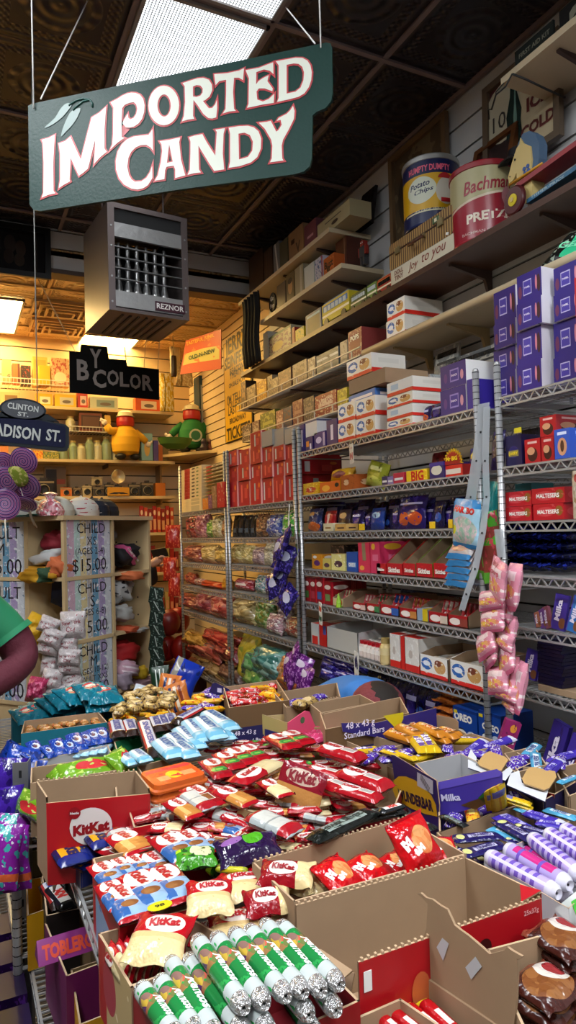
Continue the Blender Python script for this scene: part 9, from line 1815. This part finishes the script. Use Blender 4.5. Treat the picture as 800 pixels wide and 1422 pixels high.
SDR=BX('b8a070',('r',.12,.5,.13,.5,'a00c18'),('n',4,.66,'d8c8a0'),('e',.35,.55,.2,.3,'a03040'))
tray('open cardboard tray of dark red wafer packs at the bottom left',[(136,1296),(250,1266),(330,1310),(182,1372)],.915,[CARD,CARD,CARD,SDR],CARD)
for k in range(6):bar(K_CRM,150+11*k,1318-3*k,176+11*k,1356-2*k,.905,'dark red and cream pack upright in the bottom left tray, %s'%nth(k,6),ws=.9,roll=1.2,group='dark red packs in the bottom left tray')
tray('red-rimmed carton of green candy rolls at the bottom',[(180,1368),(400,1290),(500,1390),(260,1500)],.91,BX('8c0c18'),C('6a0a14',.5))
MTD=design('green_roll_print','1c7a3c',[('r',.5,.06,.5,.10,'b8c0c0'),('r',.5,.94,.5,.10,'b8c0c0'),('p',.5,.40,.5,.1,9,'1c7a3c','c8584a'),('r',.25,.6,.11,.26,'b8c4c0'),('n',7,.62,'2c9a4c'),('p',.8,.3,.2,.12,7,'c8a83c','5a2a6a')],rough=.18,bump=.15,coat=.3)
FOIL=mat('silver_foil',(.62,.62,.62),.25,metal=.85,bump=1.,bscale=160)
GR_=roll_mesh('greenroll',MTD,.0142,.15,FOIL,None,'Mentos',C('dfe6e2'))
TUB=[(236,1334,300,1440,1),(262,1332,338,1432,1),(274,1306,338,1398,2),(300,1302,366,1392,2),(325,1296,396,1382,2),(346,1292,420,1376,2),(368,1284,445,1374,2),(390,1286,470,1366,2),(196,1372,244,1440,1),(222,1362,272,1432,1),(352,1320,428,1408,1),(306,1340,372,1430,1),(398,1318,466,1402,1),(378,1350,440,1440,0),(330,1370,390,1460,0)]
for k,(x1,y1,x2,y2,lv)in enumerate(TUB):bar(GR_,x1,y1,x2,y2,.905+.027*lv,'green candy roll in the bottom carton, %s layer, %s'%(('bottom','middle','top')[lv],nth(sum(1 for t_ in TUB[:k]if t_[4]==lv),sum(1 for t_ in TUB if t_[4]==lv),'first')if False else nth(k,len(TUB),'first')),cat='candy roll',name='candy_roll',group='green candy rolls in the bottom carton',sc=1.0,roll=-.5)
board('brown carton flap right of the green rolls',[(432,1316),(446,1318),(490,1350),(484,1420),(462,1400),(470,1356)],[.93,.93,.92,.84,.86,.92],CARD)
board('yellowish card edge beside the green rolls',[(440,1330),(492,1352),(470,1440),(452,1420)],[.90,.90,.82,.82],CARD)
ZL2=.455
TWX=BX('4a3a18',('n',4,.7,'5a4820'))
Pt=tray('dull gold open box lettered TWIX on the lower wire shelf',[(26,1168),(78,1150),(66,1176),(34,1182)],.66,TWX,TWX,zb=ZL2)if False else None
def lbox(label,pts,zr,zb,outer,inner=CARD,**k):return tray(label,pts,zr,outer,inner,zb=zb,**k)
GDB=mat('dull_gold_card',(.13,.095,.035),.6)
Pt=lbox('dull gold open box lettered TWIX on the lower wire shelf at the left',[(24,1150),(56,1140),(68,1178),(30,1186)],.62,ZL2,GDB,C('5a4a24',.7))
face_text(Pt,3,2,ZL2,[('TWIX',.5,.08,.6,C('3a0c0c'))]).build('printed_text',[o for o in COL.objects if 'lettered TWIX' in o.get('label','')][0])
for k,(x1,y1,x2,y2)in enumerate(((34,1156,50,1176),(42,1152,58,1172))):bar(S_NK,x1,y1,x2,y2,.63,'dark wrapped bar inside the dull gold box, %s one'%('left','right')[k])
YLB=C('c8900c',.5)
lbox('yellow-orange open carton on the lower wire shelf',[(36,1222),(58,1218),(66,1262),(38,1272)],.60,ZL2,YLB,YLB)
lbox('dark carton with a red and white printed side on the lower wire shelf',[(58,1216),(96,1208),(110,1262),(64,1272)],.66,ZL2,C('1a1412',.5),C('2a1c14',.6))
bar(TRN,72,1232,96,1262,.665,'dark red and white pack inside the dark carton');bar(S_NK,64,1228,84,1262,.655,'dark brown pack inside the dark carton')
fl('curved white flap with a red lettered strip rising beside the wire rim',[(62,1178),(66,1168),(72,1162),(80,1172),(86,1184),(88,1196),(82,1216),(74,1240),(72,1222),(64,1204)],((62,1200,1.72),(88,1210,1.66)),C('b8b4a0',.5),deco=lambda b,M,f:b.poly([f(*p)for p in((66,1168),(73,1166),(86,1198),(83,1212))],C('8a1c20'),M))
MGB=C('6a1450',.5)
Pg=lbox('open magenta carton holding one purple chocolate prism on the lower shelf',[(62,1282),(126,1262),(160,1330),(92,1356)],.64,ZL2,MGB,C('8a7050',.7))
b=MB();L_=.17;tr=[(-.028,0),(.028,0),(0,.045)]
b.add([(x_,y_,z_)for x_ in(-L_/2,L_/2)for y_,z_ in tr],[(0,2,1),(3,4,5),(0,1,4,3),(1,2,5,4),(2,0,3,5)],BX('7a1a6a',('n',4,.7,'a83a30')),uvs=[[(0,0)]*3,[(0,0)]*3]+[[(0,0),(0,1),(1,1),(1,0)]]*3)
b.text('TOBLERONE',C('c84020',.4),T(0,-.0155,.021)@RX(math.atan2(.045,.028)),w=.15,h=.032,bold=.05)
p=az(104,1318,.632);b.build('chocolate_prism',None,label='purple triangular chocolate prism with red letters in the magenta carton',cat='chocolate bar').matrix_local=T(p)@RZ(.05)
b=MB();b.box((0,0,0),(.15,.05,.045),BX('6a1660',('r',.5,.5,.4,.2,'a03a2c')));b.build('chocolate_prism',None,label='second purple chocolate pack behind the prism in the magenta carton',cat='chocolate bar').matrix_local=T(az(122,1300,.55))@RZ(.1)
lbox('open yellow carton below the magenta one at the bottom left',[(98,1346),(140,1332),(170,1400),(110,1424)],.60,ZL2,YLB,C('7a6440',.7))
b=MB();SLO=mat('grey_slotted_steel',(.26,.26,.27),.4,metal=.6)
pp=az(12,1040,.93);b.box((0,0,.46),(.045,.003,.92),SLO);b.box((.021,.02,.46),(.003,.04,.92),SLO)
for k in range(16):b.box((0,-.002,.06+.055*k),(.008,.002,.022),DRK)
b.build('slotted_post',None,label='grey slotted steel post at the left end of the candy table',cat='post').matrix_local=T(az(14,1000,.93).x-.005,2.25,0)@RZ(-.3)
pbg=bag_mesh('violetfoil',DS('3a1c8a',('n',5,.58,'241260'),('e',.6,.3,.3,.15,'c86a20'),rough=.15),.16,.2,.05,seed=0)
pbm=bag_mesh('magfoil',DS('7a1c8c',('n',5,.56,'3a9a9a'),('r',.5,.2,.5,.06,'c85a30'),('n',7,.66,'c8b8d0'),rough=.15),.16,.2,.05,seed=1)
for k,(px,py,d,w,h,me,c_)in enumerate(((-2,1100,2.1,.14,.20,pbg,'violet'),(0,1140,2.0,.14,.18,pbg,'violet'),(4,1175,1.9,.13,.17,pbm,'magenta and teal'),(10,1195,1.85,.12,.16,pbm,'magenta and teal'),(-4,1190,1.8,.12,.16,pbm,'magenta and teal'))):
 p=ad(px,py,d);put(me,'candy_bag',T(p)@RZ(-.3)@RY(.1*(-1)**k)@RX(1.35)@SCL(w/.16,h/.2,.8),None,'%s foil bag at the left photo edge, %s'%(c_,nth(k,5,'top')),'candy bag')
LBC=DS('5a4228',('r',.6,.62,.28,.22,'a8a8a4'),('r',.6,.62,.2,.02,'3a3a3a'),('r',.6,.68,.2,.015,'3a3a3a'),('r',.6,.56,.2,.02,'3a3a3a'),bump=0,rough=.75)
b=MB();b.box((-.12,.2,.21),(.24,.4,.42),CARD,front=LBC,side=LBC);b.box((-.12,.2,.4205),(.2,.02,.001),C('6a5a3a'));b.build('shipping_carton',None,label='tall brown shipping carton with a white printed label at the bottom left edge',cat='box').matrix_local=T(.06,1.55,.24)
b=MB();b.box((-.12,.2,.12),(.24,.4,.235),CARD);b.build('shipping_carton',None,label='brown carton underneath the labelled one at the bottom left edge',cat='box').matrix_local=T(.06,1.55,.002)
PSC=BX('2a0c48',('n',6,.62,'5a2a8a'),('e',.3,.4,.08,.1,'8a7ac0'))
for k in range(5):
 for j in range(2):
  b=MB();b.box((0,0,.1),(.08,.12,.2),C('1c0a34',.4),front=PSC,side=PSC);b.build('purple_packet',None,label='dark purple packet under the lower wire shelf, %s in the %s row'%(nth(k,5,'front'),('lower','upper')[j]),cat='candy pack',group='dark purple packets under the lower wire shelf').matrix_local=T(.11+.005*j,1.7+.16*k,.004+.202*j)
for k,(x,y,w,d,h,z,c_)in enumerate(((.55,.9,.4,.5,.26,.455,'brown'),(.9,1.5,.5,.5,.24,.455,'brown'),(.7,2.4,.6,.4,.25,.455,'brown'),(.7,3.0,.6,.4,.22,.455,'brown'))):
 b=MB();b.box((0,0,h/2),(w,d,h),CARD);b.box((0,0,h+.0005),(w*.98,.05,.001),C('6a5a3a'));b.build('stock_carton',None,label='plain stock carton on the lower wire shelf under the candy table, %s'%nth(k,4,'front'),cat='box').matrix_local=T(x,y,z+.003)
